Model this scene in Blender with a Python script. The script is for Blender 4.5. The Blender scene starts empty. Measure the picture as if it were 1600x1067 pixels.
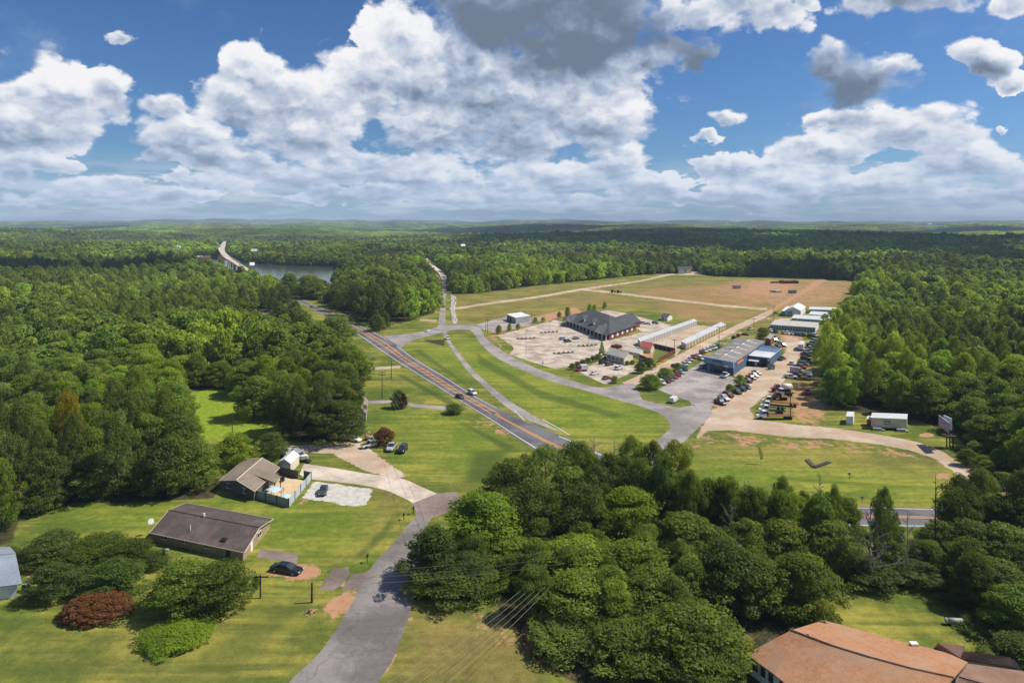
import bpy, bmesh, math, random
import numpy as np
from mathutils import Vector, Matrix
S = bpy.context.scene
COL = S.collection
R = math.radians

# ---------------------------------------------------------------- camera, world, sun, exposure
FPX, CX, HY, CAMH = 1050.0, 800.0, 345.0, 62.0
cam_d = bpy.data.cameras.new("camera"); cam = bpy.data.objects.new("camera", cam_d); COL.objects.link(cam)
cam.location = (0, 0, CAMH); cam.rotation_euler = (R(90), 0, 0)
cam_d.sensor_width = 36.0; cam_d.lens = 36.0 * FPX / 1600.0
cam_d.shift_y = -(533.5 - HY) / 1600.0
cam_d.clip_start = 0.5; cam_d.clip_end = 60000
S.camera = cam
S.view_settings.view_transform = 'Standard'; S.view_settings.look = 'None'
S.view_settings.gamma = 1; S.view_settings.use_curve_mapping = False
S.view_settings.exposure = 0.20
SUN_AZ = 84.0     # degrees clockwise from +Y (ahead) towards +X (right)
SUN_EL = 50.0
sdir = Vector((math.sin(R(SUN_AZ)) * math.cos(R(SUN_EL)), math.cos(R(SUN_AZ)) * math.cos(R(SUN_EL)), math.sin(R(SUN_EL))))
sun_d = bpy.data.lights.new("sun", 'SUN'); sun = bpy.data.objects.new("sun", sun_d); COL.objects.link(sun)
sun_d.energy = 5.0; sun_d.angle = R(0.5); sun_d.color = (1.0, 0.93, 0.82)
sun.rotation_euler = (-sdir).to_track_quat('-Z', 'Y').to_euler()
S.cycles.max_bounces = 5; S.cycles.diffuse_bounces = 2; S.cycles.glossy_bounces = 2
S.cycles.transmission_bounces = 3; S.cycles.transparent_max_bounces = 4; S.cycles.volume_bounces = 0
S.cycles.caustics_reflective = False; S.cycles.caustics_refractive = False
S.cycles.use_adaptive_sampling = True; S.cycles.adaptive_threshold = 0.02

class NT:
    """tiny expression helper over a node tree"""
    def __init__(self, tree): self.t = tree; self.n = tree.nodes; self.l = tree.links
    def new(self, ty, **kw):
        nd = self.n.new(ty)
        for k, v in kw.items(): setattr(nd, k, v)
        return nd
    def put(self, sock, v):
        if isinstance(v, bpy.types.NodeSocket): self.l.new(v, sock)
        elif v is not None: sock.default_value = v
    def m(self, op, a, b=None, c=None, clamp=False):
        nd = self.new('ShaderNodeMath', operation=op, use_clamp=clamp)
        self.put(nd.inputs[0], a)
        if b is not None: self.put(nd.inputs[1], b)
        if c is not None: self.put(nd.inputs[2], c)
        return nd.outputs[0]
    def vm(self, op, a, b=None, s=None):
        nd = self.new('ShaderNodeVectorMath', operation=op)
        self.put(nd.inputs[0], a)
        if b is not None: self.put(nd.inputs[1], b)
        if s is not None: self.put(nd.inputs['Scale'], s)
        return nd.outputs[0]
    def comb(self, x, y, z):
        nd = self.new('ShaderNodeCombineXYZ')
        for i, v in enumerate((x, y, z)): self.put(nd.inputs[i], v)
        return nd.outputs[0]
    def sep(self, v):
        nd = self.new('ShaderNodeSeparateXYZ'); self.put(nd.inputs[0], v); return nd.outputs
    def noise(self, v, scale, detail=4, rough=0.55, dist=0.0, out=0):
        nd = self.new('ShaderNodeTexNoise'); self.put(nd.inputs['Vector'], v)
        self.put(nd.inputs['Scale'], scale); nd.inputs['Detail'].default_value = detail
        nd.inputs['Roughness'].default_value = rough; nd.inputs['Distortion'].default_value = dist
        return nd.outputs[out]
    def vor(self, v, scale, detail=2, rough=0.5, smooth=0.4, feature='SMOOTH_F1', out='Distance', rnd=1.0):
        nd = self.new('ShaderNodeTexVoronoi', feature=feature); self.put(nd.inputs['Vector'], v)
        self.put(nd.inputs['Scale'], scale); nd.inputs['Detail'].default_value = detail
        nd.inputs['Roughness'].default_value = rough; nd.inputs['Randomness'].default_value = rnd
        if feature == 'SMOOTH_F1': nd.inputs['Smoothness'].default_value = smooth
        return nd.outputs[out]
    def mr(self, v, a, b, c=0.0, d=1.0, interp='SMOOTHSTEP'):
        nd = self.new('ShaderNodeMapRange', interpolation_type=interp)
        self.put(nd.inputs[0], v)
        for i, x in enumerate((a, b, c, d)): self.put(nd.inputs[i + 1], x)
        return nd.outputs[0]
    def mix(self, f, a, b, blend='MIX'):
        nd = self.new('ShaderNodeMix', data_type='RGBA', blend_type=blend)
        self.put(nd.inputs[0], f); self.put(nd.inputs[6], a if isinstance(a, bpy.types.NodeSocket) else tuple(a)[:3] + (1,))
        self.put(nd.inputs[7], b if isinstance(b, bpy.types.NodeSocket) else tuple(b)[:3] + (1,))
        return nd.outputs[2]

# ---- sky: Nishita with a procedural deck of cumulus laid out by direction
world = bpy.data.worlds.new("World"); S.world = world; world.use_nodes = True
world.cycles.sampling_method = 'NONE'
def srgb(r, g, b):
    return tuple(((c / 255) / 12.92 if c / 255 <= 0.04045 else ((c / 255 + 0.055) / 1.055) ** 2.4) for c in (r, g, b))
def build_sky():
    t = NT(world.node_tree); t.n.clear()
    out = t.new('ShaderNodeOutputWorld'); bg = t.new('ShaderNodeBackground'); t.l.new(bg.outputs[0], out.inputs[0])
    SK = 0.12
    bg.inputs[1].default_value = SK
    sky = t.new('ShaderNodeTexSky', sky_type='NISHITA', sun_disc=False, sun_elevation=R(SUN_EL), sun_rotation=R(SUN_AZ),
                altitude=300, air_density=1.0, dust_density=0.6, ozone_density=2.5)
    tc = t.new('ShaderNodeTexCoord'); d = tc.outputs['Generated']
    x, y, z = t.sep(d)
    hyp = t.m('SQRT', t.m('ADD', t.m('MULTIPLY', x, x), t.m('MULTIPLY', y, y)))
    a = t.m('ARCTAN2', x, y); e = t.m('DIVIDE', z, t.m('MAXIMUM', hyp, 0.02))
    ca = t.m('DIVIDE', x, t.m('MAXIMUM', hyp, 0.02)); sa = t.m('DIVIDE', y, t.m('MAXIMUM', hyp, 0.02))
    P = t.comb(ca, sa, t.m('MULTIPLY', e, 1.25))
    # warp
    w1 = t.noise(P, 7.0, 3, 0.6, out=1); w2 = t.noise(P, 30.0, 4, 0.6, out=1)
    wx, wy, wz = t.sep(t.vm('SUBTRACT', w1, (.5, .5, .5))); vx, vy, vz = t.sep(t.vm('SUBTRACT', w2, (.5, .5, .5)))
    aw = t.m('ADD', a, t.m('ADD', t.m('MULTIPLY', wx, 0.16), t.m('MULTIPLY', vx, 0.035)))
    ew = t.m('ADD', e, t.m('ADD', t.m('MULTIPLY', wy, 0.07), t.m('MULTIPLY', vy, 0.03)))
    # cloud masses: px centre, radii up/down, shade (0 bright .. 1 dark)
    B = [(60, 175, 150, 95, 60, .12), (165, 150, 60, 55, 60, .1), (-60, 150, 120, 60, 60, .1), (250, 160, 45, 28, 30, .1), (195, 68, 30, 24, 18, .0),
         (395, 115, 62, 62, 90, .0), (300, 215, 110, 60, 60, .15), (430, 170, 140, 85, 70, .15), (620, 70, 105, 82, 90, .0), (560, 150, 150, 100, 80, .1), (700, 130, 150, 120, 100, .15),
         (700, 200, 190, 80, 60, .3), (500, 215, 170, 60, 50, .25), (940, 205, 110, 60, 55, .3), (820, 150, 160, 100, 70, .25), (980, 150, 90, 75, 60, .05), (1010, 100, 60, 40, 55, .0), (800, 215, 110, 55, 45, .55),
         (870, 0, 250, 90, 150, .80), (960, 55, 170, 80, 100, .72), (775, 30, 120, 60, 100, .74), (880, 70, 150, 60, 70, .62), (1130, 10, 120, 60, 36, .15), (1200, 20, 90, 40, 48, .1), (1260, 0, 60, 40, 30, .1), (1420, -10, 180, 50, 42, .2), (1590, 0, 60, 40, 30, .15),
         (1350, 125, 105, 75, 55, .75), (1310, 100, 60, 42, 45, .45), (1400, 100, 48, 38, 45, .1), (1104, 218, 24, 11, 12, .05), (1132, 185, 34, 18, 16, .1),
         (1540, 95, 60, 38, 34, .1), (1595, 125, 40, 22, 18, .1), (1585, 208, 22, 12, 12, .0),
         (1400, 215, 130, 60, 45, .15), (1330, 190, 95, 30, 28, .2), (1500, 240, 110, 50, 45, .1), (1300, 240, 90, 42, 40, .1), (1240, 260, 50, 40, 24, .1), (1160, 268, 70, 32, 26, .15), (1620, 270, 80, 45, 40, .2), (1700, 200, 60, 60, 60, .2),
         (60, 255, 90, 28, 24, .2), (10, 275, 60, 25, 20, .2), (260, 250, 60, 22, 20, .1), (640, 262, 150, 42, 32, .2), (480, 275, 140, 32, 24, .2), (330, 285, 110, 26, 20, .2), (880, 270, 170, 36, 28, .2), (1030, 290, 90, 26, 22, .15), (180, 295, 130, 22, 18, .25),
         (985, 245, 34, 30, 18, .05), (1100, 305, 160, 20, 16, .3), (1350, 300, 200, 24, 20, .25), (700, 305, 250, 20, 16, .3), (90, 310, 160, 16, 14, .3), (1560, 310, 160, 22, 16, .3), (560, 245, 120, 40, 30, .2), (400, 262, 100, 34, 26, .15), (760, 285, 140, 30, 24, .2), (950, 262, 90, 34, 26, .1), (1450, 275, 150, 40, 30, .2), (1230, 290, 110, 30, 24, .2), (560, 308, 150, 20, 16, .3), (250, 312, 140, 18, 14, .3), (880, 312, 160, 18, 14, .3), (40, 205, 90, 45, 40, .2), (1250, 235, 60, 35, 30, .1), (1560, 250, 90, 45, 35, .1)]
    L = []
    for (px, py, rx, ru, rd, dk) in B:
        az = math.atan((px - 800) / FPX); c = math.cos(az)
        L.append((az, (HY - py) / FPX * c, rx / FPX * c * c, ru / FPX * c, rd / FPX * c, dk))
    H = None; Ws = None; Hs = None; Ds = None
    for (az, ee, ra, ru, rd, dk) in L:
        da = t.m('MULTIPLY_ADD', aw, 1 / ra, -az / ra)
        du = t.m('MULTIPLY_ADD', ew, 1 / ru, -ee / ru)
        dh = t.m('MAXIMUM', du, t.m('MULTIPLY', du, -ru / rd))
        q = t.m('SUBTRACT', 1.0, t.m('SQRT', t.m('MULTIPLY_ADD', da, da, t.m('MULTIPLY', dh, dh))))
        wgt = t.m('POWER', t.m('MAXIMUM', t.m('ADD', q, 0.35), 0.0), 3.0)
        hh = t.m('MULTIPLY_ADD', da, 0.25, du)
        H = q if H is None else t.m('SMOOTH_MAX', H, q, 0.12)
        Ws = wgt if Ws is None else t.m('ADD', Ws, wgt)
        Hs = t.m('MULTIPLY', wgt, hh) if Hs is None else t.m('MULTIPLY_ADD', wgt, hh, Hs)
        Ds = t.m('MULTIPLY', wgt, dk) if Ds is None else t.m('MULTIPLY_ADD', wgt, dk, Ds)
    # masses outside the frame, so that the sky goes on as it looks in view
    away = t.m('MAXIMUM', t.mr(t.m('ABSOLUTE', a), 0.70, 0.85), t.mr(e, 0.36, 0.50))
    n2 = t.mr(t.noise(t.comb(ca, sa, t.m('MULTIPLY', e, 1.6)), 3.2, 2, 0.5), 0.50, 0.70, -0.6, 0.7, 'LINEAR')
    H = t.m('MAXIMUM', H, t.m('ADD', n2, t.m('MULTIPLY', t.m('SUBTRACT', away, 1.0), 3.0)))
    Wc = t.m('MAXIMUM', Ws, 1e-2)
    hl = t.m('MAXIMUM', t.m('DIVIDE', Hs, Wc), -0.45); dk = t.m('DIVIDE', Ds, Wc)
    # billows, flattened towards the horizon
    eg = t.m('LOGARITHM', t.m('ADD', t.m('MAXIMUM', e, 0.0), 0.10), 2.718281)
    Pq = t.comb(ca, sa, t.m('MULTIPLY', eg, 0.42))
    Pb = t.vm('ADD', Pq, t.vm('SCALE', t.vm('SUBTRACT', w2, (.5, .5, .5)), s=0.035))
    def bill(Q):
        return t.m('SUBTRACT', 1.0, t.vor(Q, 10.5, 3.2, 0.56, feature='F1'))
    b0 = bill(Pb)
    bL = bill(t.vm('ADD', Pb, (0.010, -0.006, 0.022)))
    fb = t.noise(Pq, 13, 9, 0.56)
    D = t.m('ADD', t.m('ADD', H, 0.33), t.m('ADD', t.m('MULTIPLY', t.m('SUBTRACT', b0, 0.58), 0.62), t.m('MULTIPLY', t.m('SUBTRACT', fb, 0.5), 0.95)))
    soft = t.m('MULTIPLY', t.mr(dk, 0.0, 1.0, 0.15, 0.34, 'LINEAR'), t.mr(t.noise(P, 11, 3, .5), .35, .65, .55, 2.2))
    alpha = t.mr(D, 0.0, soft)
    # shade
    relief = t.m('MULTIPLY', t.m('SUBTRACT', b0, bL), 0.75)
    fine = t.m('MULTIPLY', t.m('SUBTRACT', fb, 0.5), 0.16)
    big = t.m('MULTIPLY', t.m('SUBTRACT', t.noise(P, 5, 3, 0.5), 0.5), 0.40)
    relief = t.m('MULTIPLY', relief, t.mr(dk, 0.3, 0.9, 1.0, 0.40, 'LINEAR'))
    lit = t.m('ADD', t.m('ADD', t.m('MULTIPLY', hl, 0.50), 0.80), t.m('ADD', relief, t.m('ADD', fine, big)))
    lit = t.m('ADD', lit, t.mr(D, 0.0, 0.6, 0.20, -0.14, 'LINEAR'))
    lit = t.m('SUBTRACT', lit, t.m('MULTIPLY', dk, 0.84))
    ramp = t.new('ShaderNodeValToRGB'); t.put(ramp.inputs[0], lit)
    cr = ramp.color_ramp; cr.interpolation = 'B_SPLINE'
    k = 1.0 / SK
    stops = [(0.0, (98, 112, 130)), (0.25, (130, 147, 172)), (0.5, (170, 182, 203)), (0.75, (210, 214, 223)), (1.0, (236, 235, 236))]
    while len(cr.elements) < len(stops): cr.elements.new(0.5)
    for el, (p, c) in zip(cr.elements, stops): el.position = p; el.color = srgb(*c) + (1,)
    cc = t.vm('SCALE', ramp.outputs[0], s=k)
    # airlight on clouds near the horizon
    air = t.mr(e, 0.0, 0.16, 0.55, 0.0, 'SMOOTHSTEP')
    cc = t.mix(air, cc, tuple(c * k for c in srgb(176, 196, 222)))
    # low streaky deck just over the horizon
    Ps = t.comb(ca, sa, t.m('MULTIPLY', e, 7.0))
    st = t.mr(t.noise(Ps, 9, 6, 0.62), 0.42, 0.62)
    st = t.m('MULTIPLY', st, t.mr(e, 0.03, 0.10, 0.75, 0.0))
    lowc = t.mix(t.noise(Ps, 16, 5, 0.6), tuple(c * k for c in srgb(165, 184, 212)), tuple(c * k for c in srgb(212, 218, 228)))
    skyc = t.mix(1.0, sky.outputs[0], SKY_TINT, 'MULTIPLY')
    skyc = t.mix(t.mr(e, 0.0, 0.10, 0.55, 0.0), skyc, tuple(c * k for c in srgb(160, 184, 214)))
    skyc = t.mix(st, skyc, lowc)
    # thin veils
    veil = t.m('MULTIPLY', t.mr(t.noise(P, 5, 6, 0.65), 0.5, 0.75), 0.22)
    skyc = t.mix(veil, skyc, tuple(c * k for c in srgb(190, 205, 225)))
    fin = t.mix(alpha, skyc, cc)
    # under the horizon: the dull green of the land
    fin = t.mix(t.mr(e, -0.02, -0.004), tuple(c * k for c in (0.035, 0.055, 0.03)), fin)
    t.l.new(fin, bg.inputs[0])
SKY_TINT = (0.32, 0.48, 0.68)
build_sky()
# ---------------------------------------------------------------- helpers
rng = np.random.default_rng(7); random.seed(7)
def gp(px, py, z=0.0):
    Y = (CAMH - z) * FPX / (py - HY)
    return ((px - CX) / FPX * Y, Y)
def G(px, py, z=0.0):
    x, y = gp(px, py, z); return Vector((x, y, z))
def mesh(name, V, F, mats=(), smooth=False, fmat=None):
    me = bpy.data.meshes.new(name); me.from_pydata([tuple(v) for v in V], [], F)
    for m in mats: me.materials.append(m)
    if fmat is not None: me.polygons.foreach_set('material_index', fmat)
    if smooth: me.polygons.foreach_set('use_smooth', [True] * len(me.polygons))
    me.update(); return me
def link(name, me, parent=None, loc=None, kind=None, label=None, cat=None, group=None):
    o = bpy.data.objects.new(name, me); COL.objects.link(o)
    if parent is not None: o.parent = parent
    if loc is not None: o.location = loc
    if kind: o['kind'] = kind
    if label: o['label'] = label
    if cat: o['category'] = cat
    if group: o['group'] = group
    return o
def thing(name, loc, label, cat, group=None, rz=0.0):
    o = link(name, None, loc=loc, label=label, cat=cat, group=group); o.rotation_euler = (0, 0, rz)
    o.empty_display_size = 0.5; return o
class MB:
    def __init__(self): self.V = []; self.F = []; self.M = []
    def add(self, V, F, mi=0):
        b = len(self.V); self.V += [tuple(v) for v in V]; self.F += [tuple(i + b for i in f) for f in F]; self.M += [mi] * len(F)
    def box(self, x0, y0, z0, x1, y1, z1, mi=0):
        self.add([(x0, y0, z0), (x1, y0, z0), (x1, y1, z0), (x0, y1, z0), (x0, y0, z1), (x1, y0, z1), (x1, y1, z1), (x0, y1, z1)],
                 [(0, 3, 2, 1), (4, 5, 6, 7), (0, 1, 5, 4), (1, 2, 6, 5), (2, 3, 7, 6), (3, 0, 4, 7)], mi)
    def tube(self, p, q, r0, r1=None, n=6, mi=0):
        p = Vector(p); q = Vector(q); r1 = r0 if r1 is None else r1
        d = (q - p)
        if d.length < 1e-6: return
        d.normalize(); a = d.orthogonal().normalized(); b = d.cross(a)
        V = []
        for c, r in ((p, r0), (q, r1)):
            for i in range(n):
                t = 2 * math.pi * i / n; V.append(c + a * math.cos(t) * r + b * math.sin(t) * r)
        F = [(i, (i + 1) % n, n + (i + 1) % n, n + i) for i in range(n)] + [tuple(range(n - 1, -1, -1)), tuple(range(n, 2 * n))]
        self.add(V, F, mi)
    def me(self, name, mats, smooth=False): return mesh(name, self.V, self.F, mats, smooth, self.M)
def crspline(P, n=6):
    P = [np.array(p, float) for p in P]; Q = [2 * P[0] - P[1]] + P + [2 * P[-1] - P[-2]]; out = []
    for i in range(1, len(Q) - 2):
        a, b, c, d = Q[i - 1:i + 3]
        for k in range(n):
            t = k / n
            out.append(0.5 * ((2 * b) + (c - a) * t + (2 * a - 5 * b + 4 * c - d) * t * t + (3 * b - a - 3 * c + d) * t ** 3))
    out.append(P[-1]); return [tuple(p) for p in out]
def W(pts, z=0.0): return [gp(x, y, z) for x, y in pts]

# ---------------------------------------------------------------- materials
def mat(name, fn, rough=0.85, spec=0.25, metal=0.0):
    m = bpy.data.materials.new(name); m.use_nodes = True; t = NT(m.node_tree)
    b = t.n['Principled BSDF']; b.inputs['Roughness'].default_value = rough
    b.inputs['Specular IOR Level'].default_value = spec; b.inputs['Metallic'].default_value = metal
    t.b = b
    c = fn(t)
    if c is not None: t.put(b.inputs['Base Color'], c if isinstance(c, bpy.types.NodeSocket) else tuple(c)[:3] + (1,))
    return m
def pos(t): return t.new('ShaderNodeNewGeometry').outputs['Position']
def opos(t): return t.new('ShaderNodeTexCoord').outputs['Object']
def bump(t, h, s=0.4, d=0.1):
    nd = t.new('ShaderNodeBump'); nd.inputs['Strength'].default_value = s; nd.inputs['Distance'].default_value = d
    t.put(nd.inputs['Height'], h); t.l.new(nd.outputs[0], t.b.inputs['Normal'])
def weathered(name, col, amp=0.25, sc=0.6, rough=0.8, spec=0.25, metal=0.0, col2=None, streak=None):
    """plain colour broken by stains and wear at two sizes"""
    def f(t):
        p = pos(t)
        n1 = t.noise(p, sc, 6, 0.65); n2 = t.noise(p, sc * 9, 4, 0.6)
        k = t.m('ADD', t.mr(n1, 0.3, 0.7, 1 - amp, 1 + amp * .6, 'LINEAR'), t.mr(n2, 0.3, 0.7, -amp * .35, amp * .35, 'LINEAR'))
        c = t.vm('SCALE', tuple(col), s=k)
        if col2 is not None: c = t.mix(t.mr(t.noise(p, sc * .7, 5, 0.7), 0.5, 0.68), c, col2)
        bump(t, n2, 0.15, 0.03)
        return c
    return mat(name, f, rough, spec, metal)
def attr(t, name):
    nd = t.new('ShaderNodeAttribute'); nd.attribute_name = name; return nd.outputs['Fac']

def ground_fn(t):
    p = pos(t)
    big = t.noise(p, 0.012, 5, 0.6); mid = t.noise(p, 0.06, 6, 0.62); fin = t.noise(p, 0.6, 5, 0.7); vf = t.noise(p, 3.5, 3, 0.7)
    px, py, pz = t.sep(p)
    # grass: three tones, mowing streaks
    stx = t.comb(t.m('MULTIPLY', px, 0.03), t.m('MULTIPLY', py, 0.35), 0.0)
    streak = t.noise(stx, 1.0, 4, 0.6)
    g = t.mix(t.mr(mid, 0.36, 0.62), (0.096, 0.130, 0.021), (0.210, 0.216, 0.036))
    g = t.mix(t.mr(t.noise(p, 0.03, 7, 0.68), 0.44, 0.62, 0, .8), g, (0.310, 0.275, 0.055))
    g = t.mix(t.mr(streak, 0.40, 0.62, 0, .75), g, (0.066, 0.105, 0.018))
    dry = attr(t, 'dry')
    g = t.mix(t.m('MULTIPLY', dry, t.mr(t.noise(p, 0.035, 6, 0.65), 0.25, 0.6, .45, 1.0)), g, t.mix(mid, (0.23, 0.145, 0.055), (0.37, 0.225, 0.100)))
    lush = attr(t, 'lush')
    g = t.mix(lush, g, t.mix(fin, (0.15, 0.22, 0.016), (0.25, 0.32, 0.03)))
    g = t.vm('SCALE', g, s=t.m('ADD', t.mr(fin, 0.3, 0.7, 0.74, 1.26, 'LINEAR'), t.mr(vf, 0.3, 0.7, -.20, .20, 'LINEAR')))
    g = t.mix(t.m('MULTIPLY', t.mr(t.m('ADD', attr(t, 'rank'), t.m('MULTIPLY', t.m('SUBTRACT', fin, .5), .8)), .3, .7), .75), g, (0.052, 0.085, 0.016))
    # clay
    ed = t.m('MULTIPLY', t.m('SUBTRACT', t.m('ADD', t.m('MULTIPLY', t.noise(p, 0.16, 6, .65), .55), t.m('MULTIPLY', fin, .45)), 0.5), 2.3)
    cl = t.mix(fin, (0.33, 0.165, 0.085), (0.50, 0.30, 0.18))
    a = t.mr(t.m('ADD', attr(t, 'dirt'), ed), 0.40, 0.66)
    c = t.mix(a, g, cl)
    gv = t.mix(t.mr(mid, .35, .65), (0.40, 0.305, 0.215), (0.55, 0.455, 0.355))
    gv = t.mix(t.mr(t.noise(p, 0.11, 5, .7), .46, .64, 0, .75), gv, (0.45, 0.28, 0.18))
    gv = t.vm('SCALE', gv, s=t.mr(vf, 0.3, 0.7, 0.86, 1.1, 'LINEAR'))
    a = t.mr(t.m('ADD', attr(t, 'gravel'), t.m('MULTIPLY', ed, .6)), 0.42, 0.60)
    c = t.mix(a, c, gv)
    wh = attr(t, 'white')
    c = t.mix(t.mr(t.m('ADD', wh, t.m('MULTIPLY', ed, .8)), 0.45, 0.6), c, t.mix(t.mr(fin, .38, .6), t.mix(vf, (0.36, 0.33, 0.27), (0.48, 0.45, 0.40)), t.mix(vf, (0.48, 0.46, 0.42), (0.62, 0.60, 0.56))))
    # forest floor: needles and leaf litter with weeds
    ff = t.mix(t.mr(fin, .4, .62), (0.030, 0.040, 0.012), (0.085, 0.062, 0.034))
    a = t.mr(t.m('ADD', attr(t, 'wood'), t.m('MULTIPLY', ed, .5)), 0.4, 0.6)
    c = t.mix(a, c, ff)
    lt = attr(t, 'litter')
    c = t.mix(t.mr(t.m('ADD', lt, ed), 0.45, 0.7), c, t.mix(fin, (0.16, 0.085, 0.045), (0.24, 0.15, 0.07)))
    bump(t, t.m('ADD', fin, t.m('MULTIPLY', vf, .4)), 0.5, 0.25)
    return c
M = {}
M['ground'] = mat('ground_cover', ground_fn, 0.95, 0.1)
def asphalt_fn(col, col2, sc=0.4, crack=True, patch=0.5):
    def f(t):
        p = pos(t); n1 = t.noise(p, 0.07 * sc / .4, 5, 0.65); n2 = t.noise(p, sc * 4, 5, 0.7); n3 = t.noise(p, 6.0, 3, 0.7)
        c = t.mix(t.mr(n1, 0.38, 0.62), tuple(x * .9 for x in col), tuple(x * 1.06 for x in col2))
        c = t.vm('SCALE', c, s=t.m('ADD', t.mr(n2, .3, .7, .87, 1.13, 'LINEAR'), t.mr(n3, .3, .7, -.08, .08, 'LINEAR')))
        if crack:
            ve = t.vor(t.vm('ADD', p, t.vm('SCALE', t.noise(p, 0.5, 4, .6, out=1), s=3.0)), 0.11, 1, 0.5, feature='DISTANCE_TO_EDGE')
            c = t.mix(t.mr(ve, 0.0, 0.02, 0.32, 0.0), c, tuple(x * 0.45 for x in col))
        bump(t, n3, 0.2, 0.02)
        return c
    return f
M['highway'] = mat('highway_asphalt', asphalt_fn((0.095, 0.095, 0.105), (0.15, 0.148, 0.155), .4, False), 0.8)
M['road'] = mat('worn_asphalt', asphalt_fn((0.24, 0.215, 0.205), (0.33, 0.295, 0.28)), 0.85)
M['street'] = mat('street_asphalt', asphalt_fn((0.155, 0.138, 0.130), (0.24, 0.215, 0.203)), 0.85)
M['drive'] = mat('dark_drive_asphalt', asphalt_fn((0.17, 0.13, 0.11), (0.24, 0.19, 0.165)), 0.9)
M['lotpave'] = mat('lot_paving', asphalt_fn((0.36, 0.295, 0.235), (0.52, 0.44, 0.36), .8), 0.9)
M['lotgrey'] = mat('grey_lot_paving', asphalt_fn((0.26, 0.225, 0.215), (0.38, 0.335, 0.315), .6), 0.9)
M['concrete'] = mat('concrete_slab', asphalt_fn((0.46, 0.375, 0.30), (0.58, 0.50, 0.41), .6), 0.9)
M['sand'] = weathered('pale_sand', (0.62, 0.47, 0.28), .2)
M['linewhite'] = weathered('road_paint_white', (0.62, 0.60, 0.56), .25, 1.0)
M['lineorange'] = weathered('road_paint_orange', (0.80, 0.33, 0.05), .25, 1.0)
def water_fn(t):
    p = pos(t); n = t.noise(t.comb(t.m('MULTIPLY', t.sep(p)[0], .05), t.m('MULTIPLY', t.sep(p)[1], .12), 0.0), 6, 4, .6)
    bump(t, n, 0.12, 0.5); return (0.05, 0.07, 0.055)
M['water'] = mat('lake_water', water_fn, 0.12, 0.5)

# ---------------------------------------------------------------- terrain
def sst(a, b, v):
    t = np.clip((np.asarray(v, float) - a) / (b - a), 0, 1); return t * t * (3 - 2 * t)
def hz(x, y):
    x = np.asarray(x, float); y = np.asarray(y, float)
    A = sst(1250, 2600, y) * 31 + sst(5000, 11000, y) * 16
    f = (np.sin(x / 410 + 1.3 * np.sin(y / 700)) + np.sin(y / 330 + 0.8 * np.sin(x / 520) + .6) + .6 * np.sin((x + y) / 230) + .5 * np.sin((x * .7 - y) / 170 + 2)) / 3.1
    h = A * (f * 1.35 - .42)
    h += sst(5500, 12500, y) * (20 + 16 * np.sin(x / 2900 + 2.6) + 9 * np.sin(x / 1100))
    for cx, cy, sx, sy, a in ((-860, 1000, 220, 170, 9), (1150, 1500, 420, 300, 17), (420, 1900, 420, 320, 13), (-1400, 2000, 500, 300, 14), (150, 1500, 260, 220, 7)):
        h += a * np.exp(-((x - cx) / sx) ** 2 - ((y - cy) / sy) ** 2)
    lk = np.exp(-((x + 330) / 330) ** 2 - ((y - 900) / 420) ** 2)
    return h * (1 - np.clip(lk * 1.6, 0, 1))
def inpoly(x, y, P):
    P = np.array(P); ins = np.zeros(x.shape, bool); j = len(P) - 1
    for i in range(len(P)):
        xi, yi = P[i]; xj, yj = P[j]
        c = ((yi > y) != (yj > y)); den = (yj - yi) if yj != yi else 1e-9
        ins ^= c & (x < (xj - xi) * (y - yi) / den + xi); j = i
    return ins
def edged(x, y, P):
    P = np.array(P); d = np.full(x.shape, 1e9)
    for i in range(len(P)):
        a = P[i]; b = P[(i + 1) % len(P)]; ab = b - a; L2 = max(ab @ ab, 1e-9)
        t = np.clip(((x - a[0]) * ab[0] + (y - a[1]) * ab[1]) / L2, 0, 1)
        d = np.minimum(d, np.hypot(x - a[0] - t * ab[0], y - a[1] - t * ab[1]))
    return d
def soft(x, y, P, f):
    P = np.array(P); m = (x > P[:, 0].min() - f) & (x < P[:, 0].max() + f) & (y > P[:, 1].min() - f) & (y < P[:, 1].max() + f)
    out = np.zeros(x.shape)
    if m.any():
        xx = x[m]; yy = y[m]; d = edged(xx, yy, P); s = np.where(inpoly(xx, yy, P), -d, d)
        out[m] = np.clip(.5 - s / (2 * f), 0, 1)
    return out
def ell(cx, cy, rx, ry, n=14): return [(cx + rx * math.cos(2 * math.pi * i / n), cy + ry * math.sin(2 * math.pi * i / n)) for i in range(n)]

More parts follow.
